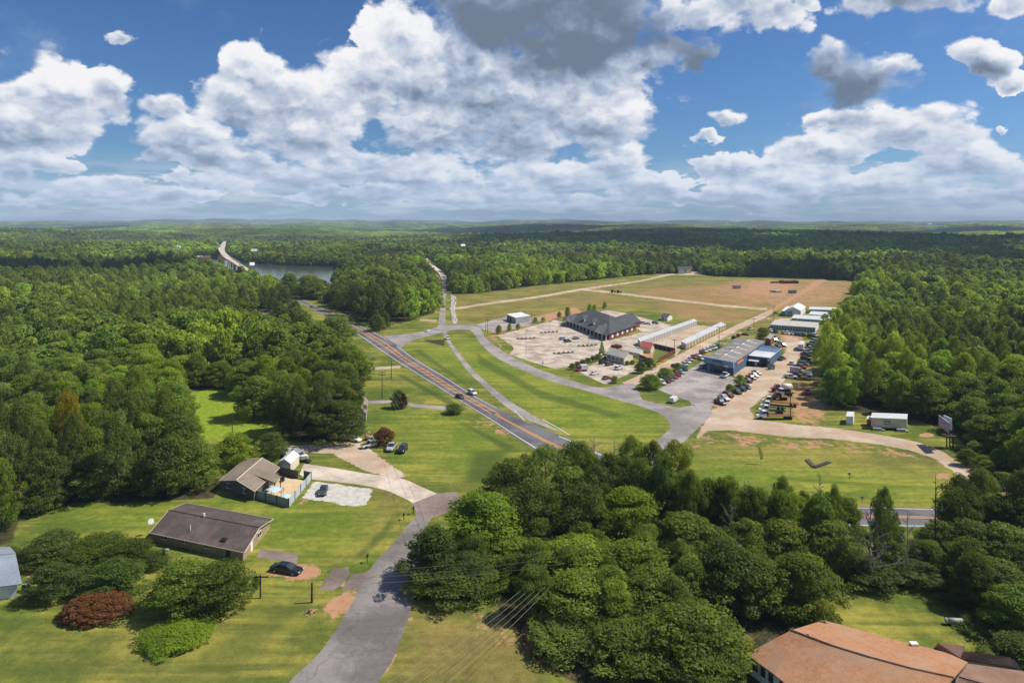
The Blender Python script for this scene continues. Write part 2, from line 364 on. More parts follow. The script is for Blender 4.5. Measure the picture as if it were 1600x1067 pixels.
OPEN = [
 [(448, 455), (470, 462), (503, 470), (516, 480), (560, 500), (606, 518), (690, 540), (900, 690), (820, 740), (700, 780), (640, 760), (600, 770), (560, 700), (440, 700), (440, 690), (552, 690), (566, 664), (556, 640), (530, 622), (530, 612), (572, 596), (556, 566), (520, 540), (484, 532), (452, 512), (440, 488), (432, 464)],
 [(602, 503), (625, 506), (655, 496), (682, 488), (684, 510), (700, 512), (698, 530), (600, 535)],
 [(678, 512), (681, 460), (686, 436), (676, 424), (662, 410), (668, 404), (686, 418), (704, 432), (706, 460), (703, 516)],
 [(697, 460), (742, 459), (835, 447), (960, 434), (1010, 429), (1060, 427), (1085, 423), (1105, 431), (1160, 433), (1236, 433), (1352, 440), (1340, 465), (1322, 500), (1300, 535), (1288, 575), (1284, 610), (1296, 632), (1330, 643), (1440, 658), (1496, 684), (1536, 728), (1600, 778), (1750, 792), (1750, 850), (1500, 868), (1330, 862), (1150, 850), (1080, 812), (1000, 800), (900, 800), (830, 800), (760, 830), (700, 850), (640, 870), (600, 900), (690, 700)],
 [(275, 614), (345, 607), (400, 636), (447, 668), (452, 695), (430, 745), (335, 748), (300, 720)],
 [(-300, 905), (-50, 862), (20, 846), (30, 805), (60, 798), (110, 785), (200, 785), (335, 778), (345, 752), (400, 718), (440, 695), (560, 690), (700, 780), (640, 870), (640, 935), (770, 938), (830, 1025), (900, 1070), (1200, 1100), (1280, 960), (1300, 918), (1485, 916), (1530, 980), (1560, 1100), (1560, 1300), (-300, 1300)],
 [(500, 470), (512, 460), (530, 462), (518, 480)],
]
OPENW = [W(p) for p in OPEN]
LAKE = W([(296, 403), (357, 408), (388, 411), (450, 415), (520, 417), (540, 424), (536, 458), (500, 466), (470, 458), (430, 454), (392, 442), (352, 442), (318, 431), (300, 419)])
CLEAR = ((1452, 353.2, 34, 2.6), (855, 351.5, 24, 1.4), (1545, 355.5, 34, 1.2), (610, 351.5, 30, .9), (1140, 352, 24, .9), (1300, 353.5, 26, .9), (400, 352.5, 22, .9))
def make_ground():
    def axis(segs):
        o = [segs[0][0]]
        for a, b, s0, s1 in segs:
            v = a; 
            while v < b - 1e-6:
                s = s0 + (s1 - s0) * (v - a) / (b - a); v = min(b, v + s); o.append(v)
        return np.array(o)
    ys = axis([(-400, 40, 60, 20), (40, 80, 8, 1.3), (80, 260, 1.2, 1.3), (260, 460, 1.6, 3.0), (460, 1000, 4, 15), (1000, 4000, 18, 60), (4000, 16500, 70, 200)])
    xp = axis([(0, 130, 1.4, 1.4), (130, 330, 1.6, 3.2), (330, 1000, 5, 18), (1000, 4500, 25, 80), (4500, 15500, 110, 240)])
    xs = np.concatenate([-xp[::-1][:-1], xp])
    X, Y = np.meshgrid(xs, ys); x = X.ravel(); y = Y.ravel(); z = hz(x, y)
    nx, ny = len(xs), len(ys)
    i = np.arange(nx * ny).reshape(ny, nx)
    F = np.stack([i[:-1, :-1].ravel(), i[:-1, 1:].ravel(), i[1:, 1:].ravel(), i[1:, :-1].ravel()], 1)
    me = bpy.data.meshes.new('ground'); me.vertices.add(len(x)); me.vertices.foreach_set('co', np.stack([x, y, z], 1).astype(np.float32).ravel())
    me.loops.add(F.size); me.loops.foreach_set('vertex_index', F.ravel().astype(np.int32))
    me.polygons.add(len(F)); me.polygons.foreach_set('loop_start', np.arange(0, F.size, 4, dtype=np.int32))
    me.polygons.foreach_set('use_smooth', np.ones(len(F), bool)); me.update(); me.validate()
    op = np.zeros(len(x))
    for P in OPENW: op = np.maximum(op, soft(x, y, P, 2.0))
    zz = hz(x, y); yy = np.maximum(y, 60); py = HY + (CAMH - 8 - zz) * FPX / yy; px = CX + x / yy * FPX
    for (px0, py0, rx_, ry_) in CLEAR: op = np.maximum(op, np.where((y > 2000) & ((((px - px0) / rx_) ** 2 + ((py - py0) / ry_) ** 2) < 1), 1.0, 0.0))
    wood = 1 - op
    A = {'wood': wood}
    def paint(nm, L):
        a = np.zeros(len(x))
        for P, f, w in L: a = np.maximum(a, w * soft(x, y, W(P), f))
        A[nm] = a
    paint('dirt', [
        ([(1130, 437), (1290, 434), (1352, 440), (1335, 470), (1215, 482), (1090, 460)], 14, .50), ([(1165, 438), (1255, 437), (1250, 452), (1232, 468), (1150, 458)], 8, .62),
        ([(825, 497), (900, 479), (912, 488), (845, 506)], 3, .8), ([(1283, 434), (1296, 436), (1235, 472), (1203, 490), (1196, 486), (1225, 470)], 3, .95),
        ([(1060, 712), (1075, 688), (1108, 672), (1200, 680), (1306, 686), (1400, 700), (1470, 722), (1400, 716), (1290, 704), (1200, 704), (1130, 694)], 2.2, .48),
        (ell(1475, 743, 15, 6), 1.2, .85), ([(420, 885), (452, 878), (500, 886), (508, 897), (492, 908), (450, 910), (410, 900)], 1.6, .8),
        ([(1105, 632), (1135, 606), (1185, 578), (1195, 590), (1168, 630), (1130, 648)], 1.6, .8), ([(1219, 522), (1250, 520), (1262, 545), (1258, 560), (1234, 566), (1226, 548)], 2.5, .95),
        ([(1230, 596), (1275, 606), (1300, 640), (1290, 664), (1240, 662), (1226, 640)], 2.5, .58), (ell(1447, 680, 12, 4), 1, .9), (ell(483, 956, 9, 5, 10), .6, .9),
        ([(470, 770), (486, 757), (490, 775), (480, 790), (462, 790)], 1.2, .6), ([(1002, 547), (1025, 549), (1021, 566), (999, 560)], .8, 1.2), (ell(166, 990, 7, 3, 8), .5, .7), (ell(212, 1000, 9, 4, 8), .5, .7),
        ([(40, 876), (70, 868), (60, 915), (40, 925)], 1.5, .6), ([(590, 1067), (640, 960), (650, 958), (606, 1067)], .7, .62),
        ([(548, 1067), (800, 940), (700, 955), (655, 945), (630, 1000)], .1, 0), ([(700, 952), (800, 940), (830, 975), (880, 1030), (790, 1010)], 2.5, .55), ([(560, 690), (640, 740), (620, 745), (545, 712)], 1.5, .45),
        ([(716, 568), (706, 560), (760, 590), (880, 660), (870, 668)], .1, 0), ([(500, 945), (560, 915), (540, 960), (520, 985)], .8, .7), ([(765, 520), (860, 498), (862, 503), (770, 528)], 1.5, .55), ([(757, 525), (775, 526), (800, 555), (787, 549)], 1.0, .55),
        ([(700, 640), (780, 662), (812, 688), (790, 685)], 1.2, .45), ([(0, 1062), (330, 1062), (500, 960), (540, 970), (450, 1100), (0, 1100)], 1.5, .15), ([(1300, 988), (1450, 996), (1480, 1012), (1320, 1000)], 1.5, .2)])
    GRV = [
        ([(1105, 650), (1114, 640), (1140, 628), (1168, 597), (1197, 577), (1217, 562), (1230, 545), (1226, 525), (1246, 528), (1252, 552), (1240, 575), (1222, 600), (1190, 622), (1170, 640), (1182, 655), (1240, 663), (1306, 669), (1371, 678), (1437, 691), (1476, 707), (1524, 738), (1545, 765), (1520, 768), (1502, 745), (1484, 733), (1463, 717), (1424, 704), (1371, 694), (1306, 686), (1240, 683), (1190, 678), (1140, 672), (1106, 673), (1085, 690)], 1.0, 1),
        ([(984, 606), (972, 598), (1003, 584), (1030, 570), (1057, 556), (1100, 533), (1150, 508), (1192, 489), (1203, 484), (1213, 486), (1193, 498), (1150, 517), (1100, 545), (1060, 568), (1025, 588)], 1.0, 1),
        ([(1212, 497), (1195, 500), (1199, 497), (1240, 498), (1262, 502), (1236, 506)], 1.0, .9),
        ([(706, 481), (760, 473), (830, 464), (905, 451), (1000, 438), (1045, 427), (1085, 424), (1085, 427), (1050, 430), (1000, 440.5), (912, 453.5), (830, 467.5), (760, 476.5), (708, 485)], 1.5, .85),
        ([(905, 451), (950, 455), (1060, 468), (1130, 476), (1200, 481.5), (1196, 485), (1130, 479.5), (1060, 471.5), (950, 458), (903, 453.5)], 1.5, .95),
        ([(449, 697), (500, 694), (567, 692), (600, 718), (636, 744), (618, 748), (570, 735), (520, 709), (449, 706)], 1.0, 1), ([(566, 694), (572, 668), (578, 664), (580, 670), (574, 694)], .8, .6),
        ([(1019, 533), (1091, 508), (1115, 511), (1066, 542), (1057, 556), (1023, 545)], 1.0, 1), ([(1000, 541), (1020, 533), (1024, 545), (1004, 551)], 1, .9), ([(1135, 520), (1160, 515), (1170, 530), (1150, 535), (1120, 548), (1112, 540)], 1.5, .45),
        ([(1145, 585), (1166, 572), (1215, 575), (1190, 590), (1168, 597), (1155, 600)], 1, .9), ([(655, 498), (684, 500), (684, 503), (655, 501)], .8, .8), ([(575, 574), (626, 571), (626, 575), (575, 579)], .7, .75), ([(1240, 427), (1100, 421), (1060, 424), (1060, 428), (1100, 430)], 4, .1), ([(1055, 424), (1108, 422), (1108, 430), (1060, 430)], 5, .75)]
    paint('gravel', GRV); paint('gravel_wide', [(P, f + 2.6, w) for P, f, w in GRV if w >= .9])
    paint('white', [([(470, 778), (489, 752), (530, 757), (582, 764), (572, 791), (540, 790), (510, 783)], .9, 1), ([(704, 462), (709, 462), (712, 505), (705, 507)], .8, .62)])
    paint('dry', [([(705, 462), (960, 437), (1100, 434), (1352, 441), (1330, 480), (1240, 480), (1190, 492), (1130, 510), (1000, 480), (707, 515)], 12, .36),
        ([(1000, 450), (1190, 440), (1330, 450), (1320, 480), (1200, 482), (1090, 480), (980, 460)], 14, .95), ([(1020, 470), (1195, 488), (1130, 510), (1040, 490)], 10, .95), ([(850, 465), (950, 460), (1000, 475), (880, 485)], 10, .75),
        ([(600, 1067), (650, 950), (830, 990), (850, 1100)], 3, .5), ([(0, 990), (500, 930), (540, 960), (440, 1100), (0, 1100)], 6, .12), ([(1070, 690), (1500, 720), (1500, 760), (1090, 720)], 4, .3), ([(590, 760), (640, 772), (640, 800), (560, 870), (520, 880)], 3, .35), ([(1128, 600), (1290, 560), (1300, 640), (1230, 650)], 3, .5), ([(1135, 506), (1210, 490), (1290, 520), (1210, 530)], 3, .45)])
    paint('lush', [([(270, 614), (345, 607), (400, 640), (440, 680), (300, 690)], 4, .95), ([(635, 545), (700, 525), (740, 530), (1040, 650), (1020, 690), (880, 680), (760, 600)], 5, .38), ([(1080, 700), (1500, 740), (1500, 790), (1100, 760)], 6, .35), ([(600, 640), (700, 640), (800, 690), (720, 750), (620, 720)], 5, .30), ([(100, 780), (400, 770), (640, 800), (560, 880), (380, 860), (100, 830)], 6, .28)])
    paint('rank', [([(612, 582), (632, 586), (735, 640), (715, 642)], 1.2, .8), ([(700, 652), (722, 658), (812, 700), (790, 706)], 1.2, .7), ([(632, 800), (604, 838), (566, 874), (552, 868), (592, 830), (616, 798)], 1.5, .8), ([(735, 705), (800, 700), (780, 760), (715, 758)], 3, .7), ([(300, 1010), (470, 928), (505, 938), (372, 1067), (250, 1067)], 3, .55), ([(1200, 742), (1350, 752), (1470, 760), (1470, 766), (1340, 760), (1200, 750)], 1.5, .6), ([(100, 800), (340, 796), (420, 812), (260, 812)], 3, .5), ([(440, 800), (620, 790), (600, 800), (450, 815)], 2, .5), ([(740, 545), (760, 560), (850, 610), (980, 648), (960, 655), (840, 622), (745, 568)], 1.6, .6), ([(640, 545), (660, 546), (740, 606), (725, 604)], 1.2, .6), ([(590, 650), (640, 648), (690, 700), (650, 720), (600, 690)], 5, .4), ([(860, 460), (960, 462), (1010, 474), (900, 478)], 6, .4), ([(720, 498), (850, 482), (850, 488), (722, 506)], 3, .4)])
    paint('litter', [([(800, 945), (860, 960), (1000, 1060), (1150, 1070), (1150, 1100), (880, 1080), (790, 1000), (740, 960)], 3, .62), ([(1130, 980), (1250, 975), (1180, 1015), (1140, 1020)], 2, .6)])
    rg = np.random.default_rng(3)
    for P in REG: A['dirt'] = np.maximum(A['dirt'], .70 * soft(x, y, P, 1.3))
    A['dirt'] = np.maximum(A['dirt'], np.clip(A['gravel_wide'], 0, 1) * .72); del A['gravel_wide']
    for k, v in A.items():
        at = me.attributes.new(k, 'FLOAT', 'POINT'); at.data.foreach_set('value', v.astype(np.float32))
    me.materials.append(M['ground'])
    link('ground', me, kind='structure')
    print('ground verts', len(x))
REG = []
PAVED = ('connector_road', 'lot_entrance_road', 'paved_lot', 'dealer_lot', 'small_lot', 'office_lot', 'side_driveway', 'parking_slab', 'street_apron', 'access_road', 'frontage_road', 'street', 'concrete_driveway', 'north_road', 'highway')

def sheet(name, P, z, m, label=None, parent=None, world=False):
    P = P if world else W(P)
    if name in PAVED: REG.append(P)
    bm = bmesh.new(); vs = [bm.verts.new((x, y, z)) for x, y in P]
    f = bm.faces.new(vs); bmesh.ops.triangulate(bm, faces=[f]); bm.normal_update()
    for f in bm.faces:
        if f.normal.z < 0: f.normal_flip()
    me = bpy.data.meshes.new(name); bm.to_mesh(me); bm.free(); me.materials.append(m)
    return link(name, me, parent=parent, kind=None if parent else 'structure', label=label)
def ribbon(name, Lp, Rp, z, m, n=6, zf=None, parent=None, world=False):
    """road between two edge lines given point for point"""
    Lw = crspline(Lp if world else W(Lp), n); Rw = crspline(Rp if world else W(Rp), n); V = []; F = []
    if name in PAVED: REG.append(Lw + Rw[::-1])
    for i, (a, b) in enumerate(zip(Lw, Rw)):
        V += [(a[0], a[1], z), (b[0], b[1], z)]
        if i: F.append((2 * i - 2, 2 * i, 2 * i + 1, 2 * i - 1))
    me = mesh(name, V, F, [m]); 
    bm = bmesh.new(); bm.from_mesh(me)
    for f in bm.faces:
        f.normal_update()
        if f.normal.z < 0: f.normal_flip()
    bm.to_mesh(me); bm.free()
    return link(name, me, parent=parent, kind=None if parent else 'structure'), Lw, Rw
sheet('lake', crspline(LAKE + [LAKE[0]], 4)[:-1], 0.35, M['water'], world=True)
# highway: far (north-east) edge and near edge, point for point
HF = [(453, 460), (487, 475), (523, 491), (560, 507.5), (597, 525), (622, 540), (648.5, 560), (700, 591), (747, 621), (786, 641), (815, 656), (860, 674), (910, 694), (970, 722), (1050, 755), (1130, 775), (1220, 787), (1329, 791), (1397, 792), (1468, 794), (1560, 795), (1700, 797)]
HN = [(453, 463.5), (480, 478.5), (506, 492), (534, 508), (562, 525.5), (590, 545), (612.5, 560), (650, 584), (689, 608), (730, 634), (765, 656), (813, 688), (860, 717), (920, 747), (1010, 780), (1100, 803), (1210, 817), (1330, 822), (1390, 823), (1450, 824), (1560, 825), (1700, 827)]
hw, HFw, HNw = ribbon('highway', HF, HN, 0.02, M['highway'])
def lerp2(a, b, t): return (a[0] + (b[0] - a[0]) * t, a[1] + (b[1] - a[1]) * t)
def band(name, A_, B_, t0, t1, i0, i1, m, z=0.026):
    V = []; F = []
    for k, i in enumerate(range(i0, i1)):
        p = lerp2(A_[i], B_[i], t0); q = lerp2(A_[i], B_[i], t1); V += [(p[0], p[1], z), (q[0], q[1], z)]
        if k: F.append((2 * k - 2, 2 * k - 1, 2 * k + 1, 2 * k))
    return link(name, mesh(name, V, F, [m]), kind='structure')
n_ = len(HFw)
band('edge_line', HFw, HNw, .055, .085, 0, 27, M['linewhite']); band('edge_line', HFw, HNw, .055, .085, 30, 54, M['linewhite'])
band('edge_line', HFw, HNw, .055, .085, 68, n_, M['linewhite']); band('edge_line', HFw, HNw, .915, .945, 0, n_, M['linewhite'])
band('centre_line', HFw, HNw, .355, .39, 10, 58, M['lineorange']); band('centre_line', HFw, HNw, .60, .635, 10, 58, M['lineorange'])
mb = MB()
acc = 0.0
for i in range(10, 56):
    a = lerp2(HFw[i], HNw[i], .395); b = lerp2(HFw[i], HNw[i], .60); a2 = lerp2(HFw[i + 1], HNw[i + 1], .395); b2 = lerp2(HFw[i + 1], HNw[i + 1], .60)
    if 24 < i < 29: continue
    seg = math.dist(a, a2); k = acc
    while k < seg:
        f0 = k / seg; f1 = min(1, (k + .9) / seg)
        p0 = lerp2(a, a2, f0); p1 = lerp2(a, a2, f1); q0 = lerp2(b, b2, f0); q1 = lerp2(b, b2, f1)
        mb.add([(*p0, .026), (*q0, .026), (*q1, .026), (*p1, .026)], [(0, 1, 2, 3)]); k += 6.2
    acc = k - seg
link('painted_ladder_marking', mb.me('painted_ladder_marking', [M['lineorange']]), kind='structure')
# double centre line after the ladder closes
CLw = [lerp2(a, b, .50) for a, b in zip(HFw, HNw)]
for s in (-.035, .03):
    V = []; F = []
    for k, i in enumerate(range(57, n_)):
        w = .5 + s + (0 if i > 66 else (0.0)); p = lerp2(HFw[i], HNw[i], w - .013); q = lerp2(HFw[i], HNw[i], w + .013); V += [(*p, .026), (*q, .026)]
        if k: F.append((2 * k - 2, 2 * k - 1, 2 * k + 1, 2 * k))
    link('centre_line', mesh('centre_line', V, F, [M['lineorange']]), kind='structure')
# side roads
def road(name, P, wl, m, z=0.012, n=6):
    """road from centre pixels and widths in metres"""
    C = crspline(W(P), n); ws = np.interp(np.linspace(0, len(wl) - 1, len(C)), range(len(wl)), wl); V = []; F = []
    for i, c in enumerate(C):
        a = C[max(0, i - 1)]; b = C[min(len(C) - 1, i + 1)]; d = Vector((b[0] - a[0], b[1] - a[1])).normalized(); nrm = Vector((-d.y, d.x)) * ws[i] / 2
        V += [(c[0] + nrm.x, c[1] + nrm.y, z), (c[0] - nrm.x, c[1] - nrm.y, z)]
        if i: F.append((2 * i - 2, 2 * i - 1, 2 * i + 1, 2 * i))
    return link(name, mesh(name, V, F, [m]), kind='structure')
ribbon('frontage_road', [(689, 512), (696, 530), (727, 575), (752, 600), (775, 622), (800, 642), (826, 657)], [(698, 514), (702, 530), (737, 575), (764, 600), (795, 625), (835, 650), (880, 677)], 0.012, M['road'])
ribbon('north_road', [(683, 519), (687, 490), (690, 460), (691, 443), (688, 432), (682, 424)], [(696, 519), (696, 490), (697, 460), (699, 443), (697, 432), (688, 424)], 0.016, M['road'])
sheet('connector_road', [(599, 524), (622, 523), (643, 521.5), (665, 517), (683, 511), (695, 508), (722, 507.5), (740, 508), (740, 516), (722, 514.5), (700, 516), (690, 520), (675, 524), (653, 529), (634, 537), (624, 546), (608, 533)], 0.008, M['road'])
ribbon('access_road', [(735, 508), (750, 513), (760, 529), (782, 546), (797, 556), (835, 574), (866, 585.5), (918, 602), (949, 605.5), (972, 601), (990, 598)],
       [(735, 515.5), (741, 522), (752, 538), (773, 557), (804, 573), (845, 590), (880, 601), (907, 608), (949, 620), (985, 630), (1010, 637)], 0.020, M['road'])
sheet('lot_entrance_road', [(949, 605), (972, 600), (990, 600), (985, 608), (988, 619), (1000, 624), (1026, 630), (1060, 637), (1080, 634), (1092, 632), (1118, 625), (1110, 640), (1114, 647), (1085, 674), (1060, 699), (1040, 722), (1020, 755), (1000, 748), (1010, 712), (1024, 691), (1048, 669), (1045, 660), (1038, 650), (1024, 643), (1000, 634.5), (980, 629), (949, 620)], 0.0245, M['road'])
sheet('paved_lot', [(1028, 609), (1042, 600), (1075, 578), (1098, 565), (1103, 578), (1145, 590), (1156, 596), (1139, 612), (1119, 626), (1092, 633), (1080, 632), (1078, 627), (1054, 619)], 0.030, M['lotgrey'])
sheet('dealer_lot', [(777, 524.5), (800, 518), (866, 500.5), (884, 503), (886, 506), (952, 532), (1004, 519), (990, 510), (935, 488), (948, 484.5), (976, 489), (1048, 508), (1052, 512), (999, 534), (1001, 541), (975, 551), (942, 559), (935, 562), (891, 572), (867, 576), (845, 570), (796, 554), (803, 545), (800, 540)], 0.008, M['lotpave'])
sheet('small_lot', [(742, 508), (760, 503), (792, 494), (830, 496), (850, 499), (836, 505), (800, 514), (772, 519), (756, 515)], 0.006, M['lotgrey'])
sheet('office_lot', [(900, 578), (922, 571), (935, 566), (950, 563), (975, 570), (995, 569), (1012, 573), (985, 583), (965, 592), (957, 599), (944, 600), (916, 587)], 0.010, M['lotpave'])
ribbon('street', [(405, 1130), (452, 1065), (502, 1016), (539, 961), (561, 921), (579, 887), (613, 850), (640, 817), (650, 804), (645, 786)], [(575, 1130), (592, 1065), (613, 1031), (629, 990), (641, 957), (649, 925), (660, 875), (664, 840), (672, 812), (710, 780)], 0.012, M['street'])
sheet('street_apron', [(645, 786), (683, 771), (712, 768), (730, 785), (700, 800), (668, 812), (652, 806), (652, 796)], 0.018, M['drive'])
ribbon('concrete_driveway', [(475, 724), (500, 728), (528, 732), (575, 740), (626, 747), (660, 761), (683, 771)], [(468, 741), (483, 748), (520, 752), (567, 758), (600, 765), (625, 775), (646, 786)], 0.010, M['concrete'])
sheet('side_driveway', [(498, 920), (522, 886), (545, 887), (546, 897), (532, 915), (520, 922)], 0.008, M['drive'])
sheet('side_driveway', [(533, 922), (550, 897), (577, 893), (592, 900), (560, 922)], 0.008, M['drive'])
sheet('parking_slab', [(400, 870), (408, 857), (466, 865), (464, 880)], 0.006, M['drive'])
sheet('upper_driveway', [(574, 626), (610, 625), (650, 631), (697, 634.5), (712, 640), (697, 640), (650, 636), (610, 630), (576, 631)], 0.007, M['road'])
def tri_island():
    ribbon('edge_line', [(803, 641), (812, 650), (820, 658)], [(804.2, 641), (813.2, 650), (821, 658)], 0.032, M['linewhite'])
tri_island()
ribbon('edge_line', [(846, 655), (870, 668), (890, 680)], [(847, 654.4), (871, 667.4), (891, 679.4)], 0.030, M['linewhite'])
make_ground()
# raised far stretches of both roads and the two bridges they cross
def raised(name, Lp, Rp, zs, m, drop=1.2, embank=True, label=None, cat=None):
    n = 5; L3 = crspline([(*gp(p[0], p[1], z), z) for p, z in zip(Lp, zs)], n); R3 = crspline([(*gp(p[0], p[1], z), z) for p, z in zip(Rp, zs)], n)
    V = []; F = []
    for a, b in zip(L3, R3): V += [a, b, (a[0], a[1], a[2] - drop), (b[0], b[1], b[2] - drop)]
    for i in range(len(L3) - 1):
        o = 4 * i; F += [(o, o + 1, o + 5, o + 4), (o + 2, o + 6, o + 7, o + 3), (o, o + 4, o + 6, o + 2), (o + 1, o + 3, o + 7, o + 5)]
    return L3, R3, V, F
# ---------------------------------------------------------------- foliage
def leaf_fn(c_dark, c_mid, c_light, trans=0.5, sat=1.0):
    def f(t):
        oi = t.new('ShaderNodeObjectInfo'); rnd = oi.outputs['Random']; p = pos(t)
        tone = attr(t, 'tone'); n = t.noise(p, 0.35, 3, .6); far = t.noise(p, 0.012, 4, .6)
        k = t.m('ADD', t.m('MULTIPLY', tone, .55), t.m('MULTIPLY', n, .45))
        c = t.mix(t.mr(k, .2, .5), c_dark, c_mid); c = t.mix(t.mr(k, .5, .85), c, c_light)
        hue = t.mr(rnd, 0, 1, .90, 1.75, 'LINEAR')
        c = t.vm('SCALE', t.vm('MULTIPLY', c, (1.24, 1.10, .95)), s=hue)
        shade_bands = t.noise(p, .0021, 4, .6); c = t.vm('SCALE', c, s=t.mr(shade_bands, .40, .60, .62, 1.30))  # broad bands of ridge and cloud shade put into the leaf colour
        # each tree leans a little to yellow, olive or blue green
        w = t.new('ShaderNodeTexWhiteNoise', noise_dimensions='1D'); t.l.new(rnd, w.inputs['W'])
        c = t.mix(t.mr(w.outputs['Value'], .55, 1.0, 0, .55, 'LINEAR'), c, t.vm('MULTIPLY', c, (1.28, 1.12, .8)))
        c = t.mix(t.mr(w.outputs['Value'], .35, .0, 0, .5, 'LINEAR'), c, t.vm('MULTIPLY', c, (.70, .92, 1.25)))
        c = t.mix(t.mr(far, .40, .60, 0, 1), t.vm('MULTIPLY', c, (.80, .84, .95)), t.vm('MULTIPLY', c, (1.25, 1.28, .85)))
        tr = t.new('ShaderNodeBsdfTranslucent'); t.put(tr.inputs[0], t.vm('MULTIPLY', c, (1.5, 1.5, .5)))
        mx = t.new('ShaderNodeMixShader'); mx.inputs[0].default_value = trans
        o = t.n['Material Output']; t.l.new(t.b.outputs[0], mx.inputs[1]); t.l.new(tr.outputs[0], mx.inputs[2]); t.l.new(mx.outputs[0], o.inputs[0])
        return c
    return f
LG = 1.0
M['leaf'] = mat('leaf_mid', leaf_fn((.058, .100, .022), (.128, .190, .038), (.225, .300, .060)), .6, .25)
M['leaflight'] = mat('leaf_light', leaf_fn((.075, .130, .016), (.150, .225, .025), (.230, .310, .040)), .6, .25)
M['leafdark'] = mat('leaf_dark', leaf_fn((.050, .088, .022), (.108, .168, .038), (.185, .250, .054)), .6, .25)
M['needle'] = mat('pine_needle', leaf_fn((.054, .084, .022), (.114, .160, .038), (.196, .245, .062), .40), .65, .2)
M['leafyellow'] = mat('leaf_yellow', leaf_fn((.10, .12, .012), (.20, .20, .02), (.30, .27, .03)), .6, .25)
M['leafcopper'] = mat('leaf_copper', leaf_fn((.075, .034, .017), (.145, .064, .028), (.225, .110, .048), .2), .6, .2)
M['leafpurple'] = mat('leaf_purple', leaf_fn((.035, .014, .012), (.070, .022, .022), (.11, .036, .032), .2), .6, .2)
M['twig'] = weathered('dead_twig', (.27, .215, .185), .3, 1.2)
M['barkdead'] = weathered('bare_wood', (.26, .22, .19), .3, 1.2)
M['barkchar'] = weathered('blackened_bark', (.035, .028, .025), .3, 1.2)
M['bark'] = weathered('bark', (.13, .095, .07), .35, 1.5)

def leafcloud(lobes, n, size, seed, up=.45, fill=.18, needle=False):
    """leaf-sized quads spread through the outer volume of a set of lobes (cx,cy,cz,rx,ry,rz)"""
    r = np.random.default_rng(seed); L = np.array(lobes); area = (L[:, 3] * L[:, 4]) + L[:, 3] * L[:, 5]; cnt = np.maximum(4, (n * area / area.sum()).astype(int))
    idx = np.repeat(np.arange(len(L)), cnt); N = len(idx); C = L[idx, :3]; Rr = L[idx, 3:6]
    d = r.normal(size=(N, 3)); d[:, 2] = d[:, 2] * .9 + .25; d /= np.linalg.norm(d, axis=1)[:, None]
    rad = 1 - np.abs(r.normal(size=N)) * fill; rad = np.clip(rad + r.normal(size=N) * .06, .25, 1.25)
    c = C + d * Rr * rad[:, None]
    nr = d * .9 + r.normal(size=(N, 3)) * .55; nr[:, 2] += up; nr /= np.linalg.norm(nr, axis=1)[:, None]
    a = np.cross(nr, r.normal(size=(N, 3))); a /= np.linalg.norm(a, axis=1)[:, None]; b = np.cross(nr, a)
    s = size * r.uniform(.6, 1.35, N)[:, None]; el = r.uniform(.45, .9, N)[:, None] * (.6 if needle else 1)
    V = np.stack([c - a * s, c - b * s * el + nr * s * .15, c + a * s, c + b * s * el - nr * s * .1], 1).reshape(-1, 3)
    lt = r.uniform(0, 1, len(L))[idx]; tone = np.clip(.5 * lt + .5 * r.uniform(0, 1, N), 0, 1)
    return V, tone
def quadmesh(name, V, tone, m):
    me = bpy.data.meshes.new(name); n = len(V) // 4
    me.vertices.add(len(V)); me.vertices.foreach_set('co', V.astype(np.float32).ravel())
    me.loops.add(len(V)); me.loops.foreach_set('vertex_index', np.arange(len(V), dtype=np.int32))
    me.polygons.add(n); me.polygons.foreach_set('loop_start', np.arange(0, len(V), 4, dtype=np.int32)); me.update()
    at = me.attributes.new('tone', 'FLOAT', 'FACE'); at.data.foreach_set('value', tone.astype(np.float32))
    me.materials.append(m); return me
def broad_lobes(seed, n=46, flat=.6, base=.12):
    """unit tree: crown width 1, height 1; lobes on the skin of an uneven rounded crown plus some inside"""
    r = random.Random(seed); L = []; ph = r.random() * 6; am = [r.uniform(.75, 1.1) for _ in range(7)]
    for i in range(n):
        t = (i + .5) / n; z = base + (1 - base) * (t ** .85); prof = math.sin(math.pi * min(1, (.20 + .80 * (z - base) / (1 - base)) ** .9)) ** .55 if z < .97 else .25
        prof = max(.12, prof)
        a = i * 2.39996 + ph; k = am[int((a / (2 * math.pi) % 1) * 7) % 7]; inner = r.random() < .22
        rr = .5 * prof * k * (r.uniform(.3, .55) if inner else r.uniform(.66, .96)); s = r.uniform(.085, .15)
        if r.random() < .24: rr *= r.uniform(1.12, 1.3); s *= .58
        e = r.uniform(.8, 1.5); L.append((math.cos(a) * rr, math.sin(a) * rr, z * .90 + r.uniform(-.04, .04), s * 1.1 * e, s * 1.1 * e * r.uniform(.6, 1.0), s * flat * r.uniform(.6, 1.05)))
    L.append((0, 0, .5, .26, .26, .30)); return L
def pine_lobes(seed, n=34, base=.42):
    r = random.Random(seed); L = []; ph = r.random() * 6
    for i in range(n):
        z = base + (1 - base) * ((i + .5) / n) ** .9; u = (z - base) / (1 - base); rr = .5 * (1 - u ** 1.8) ** .7 * r.uniform(.35, 1.0) * (.75 + .5 * min(1, u * 3))
        a = i * 2.39996 + ph; s = r.uniform(.10, .17); L.append((math.cos(a) * rr, math.sin(a) * rr, z, s, s, s * .72))
    return L
